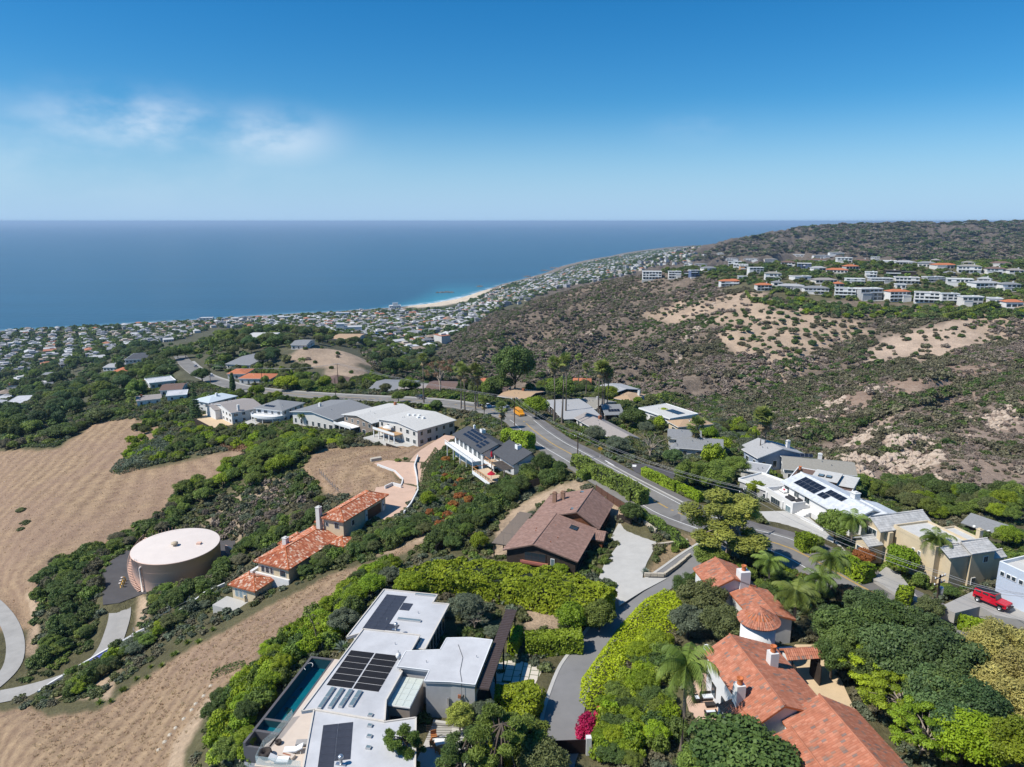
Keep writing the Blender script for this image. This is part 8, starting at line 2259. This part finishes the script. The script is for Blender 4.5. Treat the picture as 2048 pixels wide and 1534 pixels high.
def undergrowth():
 rg = np.random.default_rng(19)
 hard = [[(-300,900),(110,895),(190,845),(270,838),(330,860),(230,945),(440,905),(500,890),(470,930),(345,1010),(200,1090),(90,1170),(60,1260),(-300,1240)],[(600,935),(640,900),(740,893),(880,880),(860,905),(770,930),(820,975),(700,995),(650,985)],[(-300,1440),(60,1420),(200,1395),(320,1312),(450,1245),(550,1190),(660,1145),(760,1115),(860,1055),(885,1075),(800,1118),(700,1190),(635,1240),(560,1300),(450,1400),(370,1534),(-300,1700)],[(980,1120),(1000,1040),(1070,985),(1150,960),(1180,972),(1120,990),(1060,1020),(1020,1110)],[(1285,1160),(1350,1070),(1400,1080),(1390,1120),(1310,1165)],[(1050,1210),(1110,1205),(1120,1260),(1045,1262)],[(1220,1000),(1262,1020),(1262,1042),(1200,1010)],[(120,1400),(260,1300),(270,1180),(300,1200),(240,1350)]]
 n = 60000
 Y = np.sqrt(rg.uniform(48 ** 2,420 ** 2,n)); X = rg.uniform(-.8,.8,n) * Y; Z = H(X,Y); u,v = proj(X,Y,Z)
 k = (v > 765) & (u > -60) & (u < 2110) & (v < 1640) & ~((Y > 190) & (u > 1640)) & ((Y < 200) | (rg.uniform(0,1,n) < .8))
 for h_ in hard: k &= ~inpoly(u,v,h_)
 X,Y,Z = X[k],Y[k],Z[k]; ok = clear_of(X,Y,1.2); X,Y,Z = X[ok],Y[ok],Z[ok]
 g = fbm(X,Y,18.0,3) + rg.uniform(-.5,.5,len(X)); cs = ('mid','dark','olive','grey','scrub')
 ci = np.clip(((g + 1) * 2.5).astype(int),0,4)
 pr = []; ms = []
 for i in range(3):
  for c in cs: pr.append(PROTO['scrub'][i][1]); ms.append(G[c])
 s = rg.uniform(.22,.6,len(X)) * (1 + Y / 400)
 stuff('undergrowth','mixed low garden undergrowth on the ridge',pr,ms,np.stack([X,Y,Z - .08],1),np.stack([s,s,s * .8],1),rg.uniform(0,6.28,len(X)),rg.integers(0,3,len(X)) * 5 + ci)
 pr = []; ms = []
 for i in range(3):
  for c in ('dark','mid','deep','olive'): pr.append(PROTO['far'][i][1]); ms.append(G[c])
 A = []
 for poly,m,y0,y1 in (([(-60,700),(120,690),(250,690),(350,700),(350,760),(280,800),(250,830),(190,848),(100,885),(-60,895)],700,320,1100),([(430,650),(560,650),(700,672),(850,700),(900,750),(860,765),(760,742),(735,700),(600,685),(560,745),(440,742)],420,360,950),([(1290,540),(1440,518),(1560,500),(1700,498),(1900,508),(2100,520),(2100,625),(1900,612),(1750,606),(1600,596),(1440,565)],3200,500,1000),([(1480,600),(1600,604),(1750,616),(1900,622),(2090,616),(2090,640),(1880,640),(1740,636),(1600,624)],260,480,640),([(360,705),(440,655),(520,658),(575,690),(560,735),(470,742),(410,748)],260,420,850),([(400,700),(360,740),(300,770),(340,690)],120,420,800)):
  p = region_pts(poly,m,y0,y1,rg); A.append(p[clear_of(p[:,0],p[:,1],6)])
 A = np.concatenate(A); s = rg.uniform(.4,1.0,len(A)) * np.where(A[:,0] > 60,.92,1)
 stuff('woodland','dense mixed trees filling the slopes between the houses',pr,ms,A - np.array([0,0,1.2]),np.stack([s,s,s * .8],1),rg.uniform(0,6.28,len(A)),rg.integers(0,12,len(A)))
undergrowth()
def outcrops():
 rg = np.random.default_rng(31); pr = []
 RK = mat('pale_sandstone',(.46,.37,.29),.95,.2,.6,.1,3)
 for i in range(4):
  m = MB(); m.lathe([(1,-.6),(1.05,.1),(.75,.6),(.25,.85)],n=7,smooth=False); rr = random.Random(i); m.v = [(a * rr.uniform(.6,1.3),b * rr.uniform(.5,1.1),c * rr.uniform(.6,1.3)) for a,b,c in m.v]; pr.append(m.mesh('outcrop_rock',RK))
 A = []
 for poly,n,y0,y1 in (([(1640,930),(1690,870),(1760,850),(1860,870),(1900,930),(1860,985),(1740,970)],900,200,300),([(1560,880),(1600,830),(1720,780),(1800,770),(1700,820)],300,300,400),([(1310,760),(1420,610),(1440,600),(1380,700),(1330,765)],160,420,760),([(1900,830),(2040,790),(2040,850),(1930,880)],160,230,340),([(1080,720),(1170,660),(1200,660),(1130,720)],80,520,800)):
  A.append(region_pts(poly,n,y0,y1,rg))
 A = np.concatenate(A); k = fbm(A[:,0],A[:,1],14.0,3) > -.05; A = A[k]; s = rg.uniform(.25,1.0,len(A)) ** 1.6 * 1.9 + .2
 stuff('rock_outcrops','pale sandstone rocks breaking through the canyon scrub',pr,[None] * 4,A,np.stack([s,s,s * .8],1),rg.uniform(0,6.28,len(A)),rg.integers(0,4,len(A)))
outcrops()
def dry_tufts():
 """dead grass tussocks over the mown slopes"""
 rg = np.random.default_rng(8)
 V = []; Q = []; C = []
 for i in range(16):
  a = rg.uniform(0,6.28); d = np.array([math.cos(a),math.sin(a),0]); b = rg.normal(size=3) * np.array([.12,.12,0]); s = np.array([-d[1],d[0],0]) * .035
  o = len(V); t = b + d * rg.uniform(.1,.35) + np.array([0,0,rg.uniform(.25,.5)]); V.extend([b - s,b + s,t + s * .3,t - s * .3]); Q.append((o,o + 1,o + 2,o + 3)); C.extend([rg.uniform(0,1)] * 4)
 c = np.array(C); me = npmesh('dry_tuft',np.array(V),np.array(Q),None,{'lv': np.stack([c,c,c,c * 0 + 1],1)})
 P_ = []
 for poly,n,y0,y1 in (([(-40,1440),(60,1425),(100,1440),(200,1420),(330,1330),(460,1260),(560,1200),(660,1150),(760,1120),(860,1060),(800,1110),(690,1180),(620,1230),(540,1290),(420,1400),(330,1534),(-40,1534)],1500,70,150),([(-40,905),(110,900),(190,845),(270,838),(330,860),(230,945),(440,905),(400,960),(345,1010),(200,1090),(90,1170),(60,1260),(-40,1240)],1200,130,330),([(600,935),(640,900),(740,893),(860,885),(770,930),(820,975),(700,995),(650,985)],1200,150,260)):
  p = region_pts(poly,n,y0,y1,rg); P_.append(p)
 P_ = np.concatenate(P_); P_ = P_[clear_of(P_[:,0],P_[:,1],.5)]
 s = rg.uniform(.4,.85,len(P_))
 stuff('dry_grass','dead straw-coloured grass on the mown slopes',[me],[leafmat('leaf_hay',(0.36,0.25,0.145),(0.62,0.46,0.28),tr=.1)],P_,np.stack([s,s,s],1),rg.uniform(0,6.28,len(P_)),np.zeros(len(P_),int))
dry_tufts()
def town():
 rg = np.random.default_rng(77); r2 = random.Random(5)
 TW = [mat('town_white_wall',(.58,.57,.54),.9,.05,.2),mat('town_cream_wall',(.55,.49,.40),.9,.05,.2),mat('town_grey_wall',(.36,.36,.37),.9,.05,.2)]
 TR = [('white',mat('town_white_roof',(.50,.50,.50),.9,.06,.3)),('grey',mat('town_grey_roof',(.15,.155,.165),.9,.1,.3)),('terracotta',mat('town_red_roof',(.40,.17,.10),.9,.1,.3)),('tan',mat('town_tan_roof',(.28,.22,.17),.9,.1,.3)),('pale grey',mat('town_pale_roof',(.30,.30,.31),.9,.08,.3))]
 GL = GLASS
 protos = []
 for ri,(rn,rm) in enumerate(TR):
  for sh in range(3):
   m = MB(); L_,W_,Hh = ((14,9,4.2),(17,11,6.0),(12,10,5.2))[sh]; x,y = L_ / 2,W_ / 2
   m.box(-x,x,-y,y,-4,Hh,0)
   if sh == 1: m.box(-x - .2,x + .2,-y - .2,y + .2,Hh,Hh + .4,1); m.box(-x * .5,x * .2,-y * .5,y * .6,Hh + .4,Hh + 2.2,0)
   else:
    o = .6; r = 1.9
    m.add([(-x - o,-y - o,Hh),(x + o,-y - o,Hh),(x + o,y + o,Hh),(-x - o,y + o,Hh),(-x * (.5 if sh else 1),0,Hh + r),(x * (.5 if sh else 1),0,Hh + r)],[(0,1,5,4),(1,2,5),(2,3,4,5),(3,0,4),(3,2,1,0)],1)
   for f in range(1 if Hh < 5 else 2):
    for k in range(4):
     u = -x + (k + .5) * L_ / 4
     m.box(u - 1,u + 1,-y - .08,-y + .02,.8 + f * 2.8,2.4 + f * 2.8,2)
   protos.append((rn,m.mesh('town_house',[TW[(ri + sh) % 3 if rn != 'white' else 0],rm,GL])))
 poly = [(-60,668),(0,664),(250,651),(500,637),(760,621),(830,621),(900,617),(968,590),(1000,575),(1100,550),(1180,524),(1320,500),(1410,493),(1445,500),(1400,520),(1300,535),(1250,552),(1130,575),(1040,605),(960,640),(900,680),(860,715),(800,725),(740,690),(700,672),(560,662),(430,655),(360,680),(250,700),(150,745),(60,800),(0,840),(-60,850)]
 pts = []
 a = rad(32); ca,sa = math.cos(a),math.sin(a)
 for gx in np.arange(-1800,4200,26.0):
  for gy in np.arange(-200,5600,31.0):
   X = gx * ca - gy * sa; Y = gx * sa + gy * ca
   if Y > 450 and Y < 6000 and -.85 * Y < X < .4 * Y: pts.append((X,Y))
 pts = np.array(pts) + rg.uniform(-4.5,4.5,(len(pts),2))
 Z = H(pts[:,0],pts[:,1]); u,v = proj(pts[:,0],pts[:,1],Z)
 vis = inpoly(u,v,poly) & (Z > 2.5) & (Z < 125)
 beach = inpoly(u,v,[(925,570),(975,580),(970,600),(890,622),(820,625),(810,612),(880,600)])
 keep = vis & ~beach & (fbm(pts[:,0],pts[:,1],160.0,2) > -.62 + .9 * np.clip((800 - pts[:,1]) / 500,0,1)) & clear_of(pts[:,0],pts[:,1],14)
 X,Y,Z = pts[keep,0],pts[keep,1],Z[keep]
 order = np.argsort(Y); X,Y,Z = X[order],Y[order],Z[order]
 wt = np.array([.24,.28,.08,.16,.24])
 cn = []
 rest = []
 for i in range(len(X)):
  pi_ = int(rg.choice(5,p=wt)) * 3 + int(rg.integers(3)); s = rg.uniform(.75,1.2); rz = a + rg.choice((0,pi / 2,pi,-pi / 2)) + rg.uniform(-.15,.15)
  if i < 300:
   rn,me = protos[pi_]
   o = obj('town_house',me,None,(X[i],Y[i],Z[i]),(0,0,rz),(s,s,s))
   tag(o,'%s-roofed house in the coastal town below the ridge' % rn,'house','houses of the coastal town')
  else: rest.append((X[i],Y[i],Z[i],s,rz,pi_))
 r = np.array(rest)
 sc = r[:,3] * (1 + .25 * np.clip((r[:,1] - 2500) / 2500,0,1))
 stuff('far_town','mass of small roofs along the far coast',[p[1] for p in protos],[None] * len(protos),r[:,:3],np.stack([sc,sc,sc],1),r[:,4],r[:,5].astype(int))
 n = 90000
 Yt = np.sqrt(rg.uniform(450 ** 2,5600 ** 2,n)); Xt = rg.uniform(-.8,.36,n) * Yt; Zt = H(Xt,Yt); u,v = proj(Xt,Yt,Zt)
 k = inpoly(u,v,poly) & (Zt > 2.5) & (Zt < 125) & (fbm(Xt + 80,Yt,110.0,3) > -.75)
 Xt,Yt,Zt = Xt[k],Yt[k],Zt[k]
 near = np.argsort(Yt)[:240]; msk = np.ones(len(Xt),bool); msk[near] = False
 for i in near:
  c = ('dark','mid','deep','olive')[int(rg.integers(4))]
  plant('far',(Xt[i],Yt[i],Zt[i] - .5),rg.uniform(5,10),rg.uniform(6,12),c,'town_tree','%s tree between the roofs of the coastal town' % CW[c],'tree','trees of the coastal town',parts=False)
 protos2 = []; ms = []
 for i in range(3):
  for c in ('dark','mid','deep'): protos2.append(PROTO['far'][i][1]); ms.append(G[c])
 X,Y,Z = Xt[msk],Yt[msk],Zt[msk]; s = rg.uniform(.8,1.6,len(X)) * (1 + .3 * np.clip((Y - 2200) / 2500,0,1))
 stuff('far_town_trees','mass of trees among the far coastal roofs',protos2,ms,np.stack([X,Y,Z - 2],1),np.stack([s,s,s * .85],1),rg.uniform(0,6.28,len(X)),rg.integers(0,9,len(X)))
 def block(px0,px1,py,hpx,m,lab,nm='town_block',dep=16):
  q = hit((px0 + px1) / 2,py,700); sc_ = q.y / FPX; w_ = (px1 - px0) * sc_; hh = hpx * sc_
  h = House(nm,lab,q.x,q.y,rad(12),q.z,'building'); h.flat(-w_ / 2,w_ / 2,0,dep,-5,hh,m,R_WHITE,.2,.4,.5)
  n = max(3,int(w_ / 6))
  for f in range(max(1,int(hh / 3.4))):
   for i in range(n): h.box('window',GLASS,-w_ / 2 + (i + .25) * w_ / n,-w_ / 2 + (i + .75) * w_ / n,-.08,.02,1 + f * 3.3,2.8 + f * 3.3)
  return h,w_,hh
 h,w_,hh = block(690,724,668,14,WHITE,'long white block above the sports courts'); h.flat(-w_ / 2 - 12,-w_ / 2 - .3,0,14,-5,hh + 5,WHITE,R_WHITE,.2,.4,.5)
 h,w_,hh = block(779,802,621,9,WHITE,'white seafront hotel with a stepped top','seafront_hotel',24); h.flat(-6,8,3,14,hh,hh + 7,WHITE,R_WHITE,.2,.4,.4)
 block(672,698,634,8,WHITE,'pale slab building near the shore trees'); block(400,425,645,9,PALE,'tall pale block on the shore'); block(555,580,640,6,WHITE,'long low white building behind shore trees')
 CT_ = mat('blue_court',(.06,.14,.34),.8,.06,.3)
 for x0,x1,y0,y1,lab in ((744,770,659,664,'blue sports court beside the long white block'),(742,760,668,672,'blue sports court nearest the canyon mouth'),(772,786,667,671,'small blue sports court by the red roofs')):
  q = hit((x0 + x1) / 2,y1,700); sc_ = q.y / FPX; w2 = (x1 - x0) * sc_ / 2
  o = MB().box(-w2,w2,0,26,0,.8).build('sports_court',CT_,None,q + Vector((0,0,.6))); tag(o,lab,'court')
 RK = mat('sea_rock',(.16,.125,.10),.95,.3,.2)
 for i,(x,y,w_) in enumerate([(884,585,26),(894,584.5,34),(903,585,18),(875,585.5,12),(1090,541,60),(1110,536,80),(960,573,30),(1055,553,40)]):
  q = P(x,y,240); m = MB(); rr = random.Random(i); n = 11
  m.lathe([(w_ * .5,-3),(w_ * .46,.8),(w_ * .3,2.4),(w_ * .1,3.2)],n=n,smooth=False); m.v = [(a_ * rr.uniform(.6,1.2),b_ * rr.uniform(.35,.8),c_ * rr.uniform(.5,1.2)) for a_,b_,c_ in m.v]
  tag(m.build('sea_rock',RK,None,q),'low dark rock breaking the water off the beach','rock','rocks off the shore')
town()
# cars, poles, wires, fences
TYRE = mat('tyre_rubber',(.015,.015,.016),.9,.2,6); CHROME = mat('wheel_alloy',(.45,.46,.47),.35,.1,5,metal=.7); HEADL = mat('headlamp_glass',(.7,.72,.72),.15,.05,5); TAILL = mat('tail_lamp',(.35,.01,.01),.25,.1,5); CGL = glass('car_glass',(.02,.025,.03),.05)
def car(loc,rz,name,label,prof,cab,w_,paint,wheel=.34,wb=(-1.4,1.4),roofm=None,cat='car'):
 """prof: side outline of the body; cab: side outline of the glasshouse"""
 e = empty(name,loc,rz,label,cat)
 def loft(pr,wa,wb_,nm,m):
  b = MB(); n = len(pr); zt = max(p[1] for p in pr); zb = min(p[1] for p in pr)
  def y(z): return wa + (wb_ - wa) * (z - zb) / (zt - zb)
  v = [(x,-y(z),z) for x,z in pr] + [(x,y(z),z) for x,z in pr]
  b.add(v,[tuple(range(n)),tuple(range(2 * n - 1,n - 1,-1))] + [(i,n + i,n + (i + 1) % n,(i + 1) % n) for i in range(n)][::1]); o = b.build(nm,m,e)
  o.data.flip_normals() if False else None
  bm = bmesh.new(); bm.from_mesh(o.data); bmesh.ops.recalc_face_normals(bm,faces=bm.faces); bmesh.ops.bevel(bm,geom=bm.edges[:],offset=.05,segments=2,affect='EDGES'); bm.to_mesh(o.data); bm.free()
  return o
 loft(prof,w_ / 2,w_ / 2 * .97,'body',paint)
 loft(cab,w_ / 2 * .95,w_ / 2 * .8,'cabin',paint)
 xs = [p[0] for p in cab]; zs = [p[1] for p in cab]; x0,x1,z0,z1 = min(xs),max(xs),min(zs),max(zs)
 tops = sorted(p[0] for p in cab if p[1] > z1 - .02)
 pbox('roof_panel',e,roofm or paint,tops[0] + .08,tops[-1] - .08,-w_ * .37,w_ * .37,z1 - .01,z1 + .025)
 for s in (-1,1):
  for a,b in ((.04,.34),(.37,.66),(.69,.95)):
   xa,xb = x0 + (x1 - x0) * a + .1,x0 + (x1 - x0) * b - .02
   o = obj('side_window',unit_box(CGL),e,((xa + xb) / 2,s * (w_ / 2 * .9),(z0 + z1) / 2 + .04),(s * rad(-12),0,0),(xb - xa,.04,(z1 - z0) * .58))
 cl = sorted(cab);
 for lo,hi in ((min((p for p in cab if p[1] < z0 + .02)),min((p for p in cab if p[1] > z1 - .02))),(max((p for p in cab if p[1] < z0 + .02)),max((p for p in cab if p[1] > z1 - .02)))):
  d = math.atan2(hi[1] - lo[1],hi[0] - lo[0]); mx,mz = (lo[0] + hi[0]) / 2,(lo[1] + hi[1]) / 2; s = 1 if lo[0] > 0 else -1
  obj('windscreen' if s > 0 else 'rear_window',unit_box(CGL),e,(mx + s * .02,0,mz + .02),(0,-d,0),(math.hypot(hi[0] - lo[0],hi[1] - lo[1]) * .82,w_ * .72,.05))
 for x in wb:
  for s in (-1,1):
   q = MB(); q.tube([(0,-.11,0),(0,.11,0)],wheel,18); t = q.build('wheel',TYRE,e,(x,s * (w_ / 2 - .08),wheel)); r = MB(); r.tube([(0,-.125,0),(0,.125,0)],wheel * .6,12); r.build('rim',CHROME,t)
 xf,xr = max(p[0] for p in prof),min(p[0] for p in prof)
 for s in (-1,1): pbox('headlight',e,HEADL,xf - .06,xf + .02,s * w_ * .34 - .14,s * w_ * .34 + .14,.62,.8); pbox('tail_light',e,TAILL,xr - .02,xr + .06,s * w_ * .38 - .1,s * w_ * .38 + .1,.7,.95)
 return e
def road_dir(px,py,drop):
 q = P(px,py,drop); i = min(range(len(road_w) - 1),key=lambda k: (road_w[k] - q).length); d = road_w[i + 1] - road_w[i]; return q,math.atan2(d.y,d.x)
RED = mat('red_car_paint',(.50,.008,.025),.3,.05,2,coat=.5); ORG_ = mat('amber_van_paint',(.72,.30,.015),.35,.05,2,coat=.3); SIL = mat('silver_car_paint',(.42,.43,.45),.3,.05,2,metal=.5); DRK = mat('dark_car_paint',(.05,.055,.065),.25,.08,2,coat=.5); WHC = mat('white_car_paint',(.70,.70,.70),.3,.04,2,coat=.4)
SED = ([(-2.2,.3),(2.25,.3),(2.25,.72),(1.2,.92),(-1.5,.95),(-2.2,.88)],[(-1.55,.93),(1.0,.92),(.35,1.4),(-.85,1.42)])
SUV = ([(-2.25,.35),(2.3,.35),(2.3,.85),(1.3,1.02),(-2.25,1.02)],[(-2.15,1.0),(1.2,1.0),(.65,1.66),(-1.95,1.68)])
VAN = ([(-2.8,.35),(2.75,.35),(2.75,.95),(2.0,1.25),(-2.8,1.25)],[(-2.78,1.23),(1.95,1.23),(1.2,2.15),(-2.72,2.2)])
JEEP = ([(-2.2,.5),(2.2,.5),(2.25,.62),(2.2,1.08),(.75,1.16),(-2.2,1.16)],[(-2.15,1.14),(.8,1.14),(.55,1.84),(-2.1,1.84)])
a = P(1956,1199,53.3); b = P(2010,1222,53.3); j = car((a + b) / 2 + Vector((0,0,.12)),math.atan2(b.y - a.y,b.x - a.x),'red_car','red boxy off-road car with a black roof on the short drive',*JEEP,1.85,RED,.42,(-1.45,1.45),BLACKM)
pbox('front_bumper',j,BLACKM,2.22,2.45,-.8,.8,.52,.72); pbox('spare_wheel',j,TYRE,-2.45,-2.22,-.38,.38,.75,1.5); [pbox('fender',j,BLACKM,x - .55,x + .55,s * .93 - .1,s * .93 + .1,.88,.95) for x in (-1.45,1.45) for s in (-1,1)]
q,d = road_dir(1029,833,64.6); car(q + Vector((1.6,1.8,.03)),d + pi,'orange_van','bright orange-yellow van parked at the bend of the road',*VAN,1.98,ORG_,.36,(-1.8,1.8),None,'van')
for x,y,dr,m,sh,nm,lb in ((839,798,73.8,DRK,SED,'parked_car','dark sedan parked at the far kerb near the lone palm'),(1001,820,66,SIL,SUV,'parked_car','silver estate car just up the road from the orange van'),(974,813,68,WHC,SED,'parked_car','white car parked under the roadside palms'),(962,810,68.8,DRK,SED,'parked_car','dark car parked beside the white one'),(398,744,93,DRK,SUV,'parked_car','dark car at the upper bend of the road'),(418,752,91,WHC,SUV,'parked_car','white car below the upper bend'),(384,734,95.6,SIL,SED,'parked_car','silver car farthest along the ridge road')):
 q,d = road_dir(x,y,dr); n = Vector((math.sin(d),-math.cos(d),0)); i = min(range(len(road_w)),key=lambda k: (road_w[k] - q).length); car(road_w[i] + n * 3.3 + Vector((0,0,.03)) + (q - road_w[i]).dot(Vector((math.cos(d),math.sin(d),0))) * Vector((math.cos(d),math.sin(d),0)),d,nm,lb,*sh,1.85,m)
POLEM = mat('weathered_pole',(.085,.06,.045),.9,.2,3); INS = mat('white_insulator',(.75,.75,.74),.4,.05,5); WIRE = mat('overhead_wire',(.30,.30,.31),.5,.1,2)
PT = {}
def pole(key,bx,by,ty,label,arm=True,drum=False,ang=0.0,drop=None):
 q = hit(bx,by) if drop is None else P(bx,by,drop); x,y,z = ray(bx,ty); h = CAMZ + z * q.y / y - q.z
 e = empty('utility_pole',q,ang,label,'utility pole'); MB().tube([(0,0,-1),(0,0,h)],[.17,.12],8).build('post',POLEM,e)
 PT[key] = []
 if arm:
  for k,dz in ((0,-.35),(1,-1.3)) if drum else ((0,-.35),):
   pbox('crossarm',e,POLEM,-1.3,1.3,-.06,.06,h + dz - .07,h + dz + .07)
   for s in (-1.15,.45,1.15): MB().lathe([(.07,0),(.09,.1),(.05,.24)],(s,0,h + dz + .07),8).build('insulator',INS,e)
  for s in (-1.15,.45,1.15): PT[key].append(q + Matrix.Rotation(ang,3,'Z') @ Vector((s,0,h - .02)))
 else: PT[key] = [q + Vector((0,0,h - .1))] * 3
 if drum: MB().lathe([(.33,0),(.36,.08),(.36,1.1),(.3,1.2),(.05,1.25)],(.62,0,h - 3.2),16).build('transformer_drum',METAL,e)
 return e
pole('a',1029,852,796,'dark utility pole standing behind the orange van',ang=.6)
pole('b',1155,920,868,'utility pole on the near kerb beside the road hedge',ang=.7)
pole('c',1478,1075,978,'utility pole half hidden by the golden eucalyptus',ang=.8)
pole('d',1869,1232,1150,'utility pole with a grey transformer drum by the red car',True,True,.5)
pole('e',672,803,757,'leaning utility pole across from the brown-roofed cottage',False)
pole('f',677,779,727,'utility pole behind the brown-roofed cottage',ang=.2); pole('g',525,772,736,'utility pole by the wide lime-green tree',ang=.3); pole('h',422,775,728,'utility pole by the upper bend of the road',ang=.4)
q = P(2140,1330,54); PT['i'] = [q + Vector((s,0,9.5)) for s in (-1,.4,1.1)]
def wires(k0,k1,lab,sag=1.2):
 e = None
 for i in range(3):
  a,b = PT[k0][i],PT[k1][i]
  m = MB(); m.tube([a.lerp(b,t) - Vector((0,0,4 * sag * t * (1 - t))) - a for t in np.linspace(0,1,15)],.028,4,cap=False); tag(m.build('power_line',WIRE,None,a),lab,'wire','overhead wires')
for k0,k1,lb in (('a','b','overhead wire from the van pole to the road hedge pole'),('b','c','overhead wire from the road hedge pole to the eucalyptus pole'),('c','d','overhead wire from the eucalyptus pole to the transformer pole'),('d','i','overhead wire running past the red car'),('h','g','overhead wire along the upper road'),('g','f','overhead wire behind the lime-green tree'),('f','a','overhead wire above the roadside palms')): wires(k0,k1,lb)
def fence(pts,h_,m,label,step=1.8,name='timber_fence',board=True):
 e = empty(name,pts[0],0,label,'fence'); O = Vector(pts[0])
 for a,b in zip(pts[:-1],pts[1:]):
  n = max(1,int((b - a).length / step))
  for i in range(n):
   p,q = a.lerp(b,i / n) - O,a.lerp(b,(i + 1) / n) - O
   MB().bar(p + Vector((0,0,h_ / 2)),q + Vector((0,0,h_ / 2)),.06,h_ if board else .05).build('fence_panel' if board else 'fence_rail',m,e)
   pbox('fence_post',e,m,p.x - .07,p.x + .07,p.y - .07,p.y + .07,p.z - .4,p.z + h_ + .1)
DF = mat('dark_fence_boards',(.05,.038,.03),.9,.2,3)
fence([hit(*p) for p in ((872,1108),(905,1078),(945,1045),(1000,1008),(1050,980),(1105,958))],1.7,DF,'dark board fence between the bare yard and the shrubs')
fence([hit(*p) for p in ((1192,984),(1215,1000),(1240,1016),(1258,1030))],1.6,mat('red_brown_fence',(.12,.06,.04),.9,.2,3),'red-brown board fence under the road hedge')
fence([hit(*p) for p in ((1234,1046),(1250,1044),(1262,1050))],1.6,DF,'dark gate fence at the head of the forecourt')
fence([hit(*p) for p in ((640,948),(660,970),(676,985),(640,1010),(610,1040),(570,1075))],1.5,METAL,'thin wire fence above the tiled house',2.4,'wire_fence',False)
fence([hit(*p) for p in ((268,1268),(300,1248),(340,1226),(380,1205),(420,1186))],1.4,METAL,'thin metal railing along the white parapet',2.2,'metal_railing',False)
def blocks(pts,label,n_h=2):
 w_ = [P(*p,57.1) for p in pts]; e = empty('stone_edging',w_[0],0,label,'wall'); O = w_[0]
 for a,b in zip(w_[:-1],w_[1:]):
  n = max(1,int((b - a).length / .95)); d = (b - a) / n
  for i in range(n):
   c = a + d * (i + .5) - O
   for k in range(n_h): obj('stone_block',unit_box(STONE),e,(c.x + rng.uniform(-.03,.03),c.y + rng.uniform(-.03,.03),.16 + k * .3),(0,0,math.atan2(d.y,d.x) + rng.uniform(-.04,.04)),(d.length * .94,.4 + rng.uniform(-.04,.06),.28))
blocks([(1288,1152),(1328,1153),(1352,1136),(1380,1113)],'pale stone block edging along the lower forecourt bed'); blocks([(1308,1094),(1338,1090),(1375,1084)],'pale stone steps above the forecourt bed'); blocks([(1258,1042),(1285,1050),(1312,1070)],'rough stone retaining wall at the head of the forecourt',4)
for i in range(26):
 t = i / 25; q = to_mh(-8.9 - rng.uniform(0,.9),-2 + 17 * t); m = MB(); r = rng.uniform(.25,.5); m.lathe([(r,-.3),(r * .9,.1),(r * .5,.35),(.05,.42)],n=7,smooth=False)
 o = m.build('garden_boulder',STONE,None,onz(q.x,q.y),rng.uniform(0,6)); o.scale = (1,rng.uniform(.6,1),1); tag(o,'pale boulder along the outer foot of the pool wall','boulder','boulders along the pool')
for i,(x,y) in enumerate([(422,1372),(408,1392),(392,1408),(384,1420),(368,1438),(352,1456),(340,1470),(330,1484),(318,1500)]):
 o = MB().lathe([(.35,-.2),(.32,.1),(.05,.25)],n=7,smooth=False).build('path_stone',STONE,None,hit(x,y),i); tag(o,'flat pale stone in the line edging the dirt track','stone','stones along the dirt track')
s_ = hit(1200,915); e = empty('road_sign',s_,0,'yellow diamond warning sign on the grass verge','sign'); MB().tube([(0,0,0),(0,0,2.6)],.04,6).build('post',METAL,e); k = pbox('sign_plate',e,mat('yellow_sign',(.65,.38,.02),.5,.05,3),-.45,.45,-.02,.02,1.9,2.8); k.rotation_euler = (0,rad(45),0)
# sea air
def haze():
 m = bpy.data.materials.new('sea_haze'); m.use_nodes = True
 N = m.node_tree.nodes; N.remove(N['Principled BSDF'])
 v = N.new('ShaderNodeVolumePrincipled'); v.inputs['Color'].default_value = (.55,.76,1.0,1); v.inputs['Density'].default_value = 4.6e-5; v.inputs['Anisotropy'].default_value = .1
 m.node_tree.links.new(v.outputs[0],N['Material Output'].inputs['Volume'])
 o = MB().box(-530000,530000,-400,305000,-75,252).build('haze',m)
 tag(o,'thin bright sea haze over the coast',None,kind='stuff')
haze()
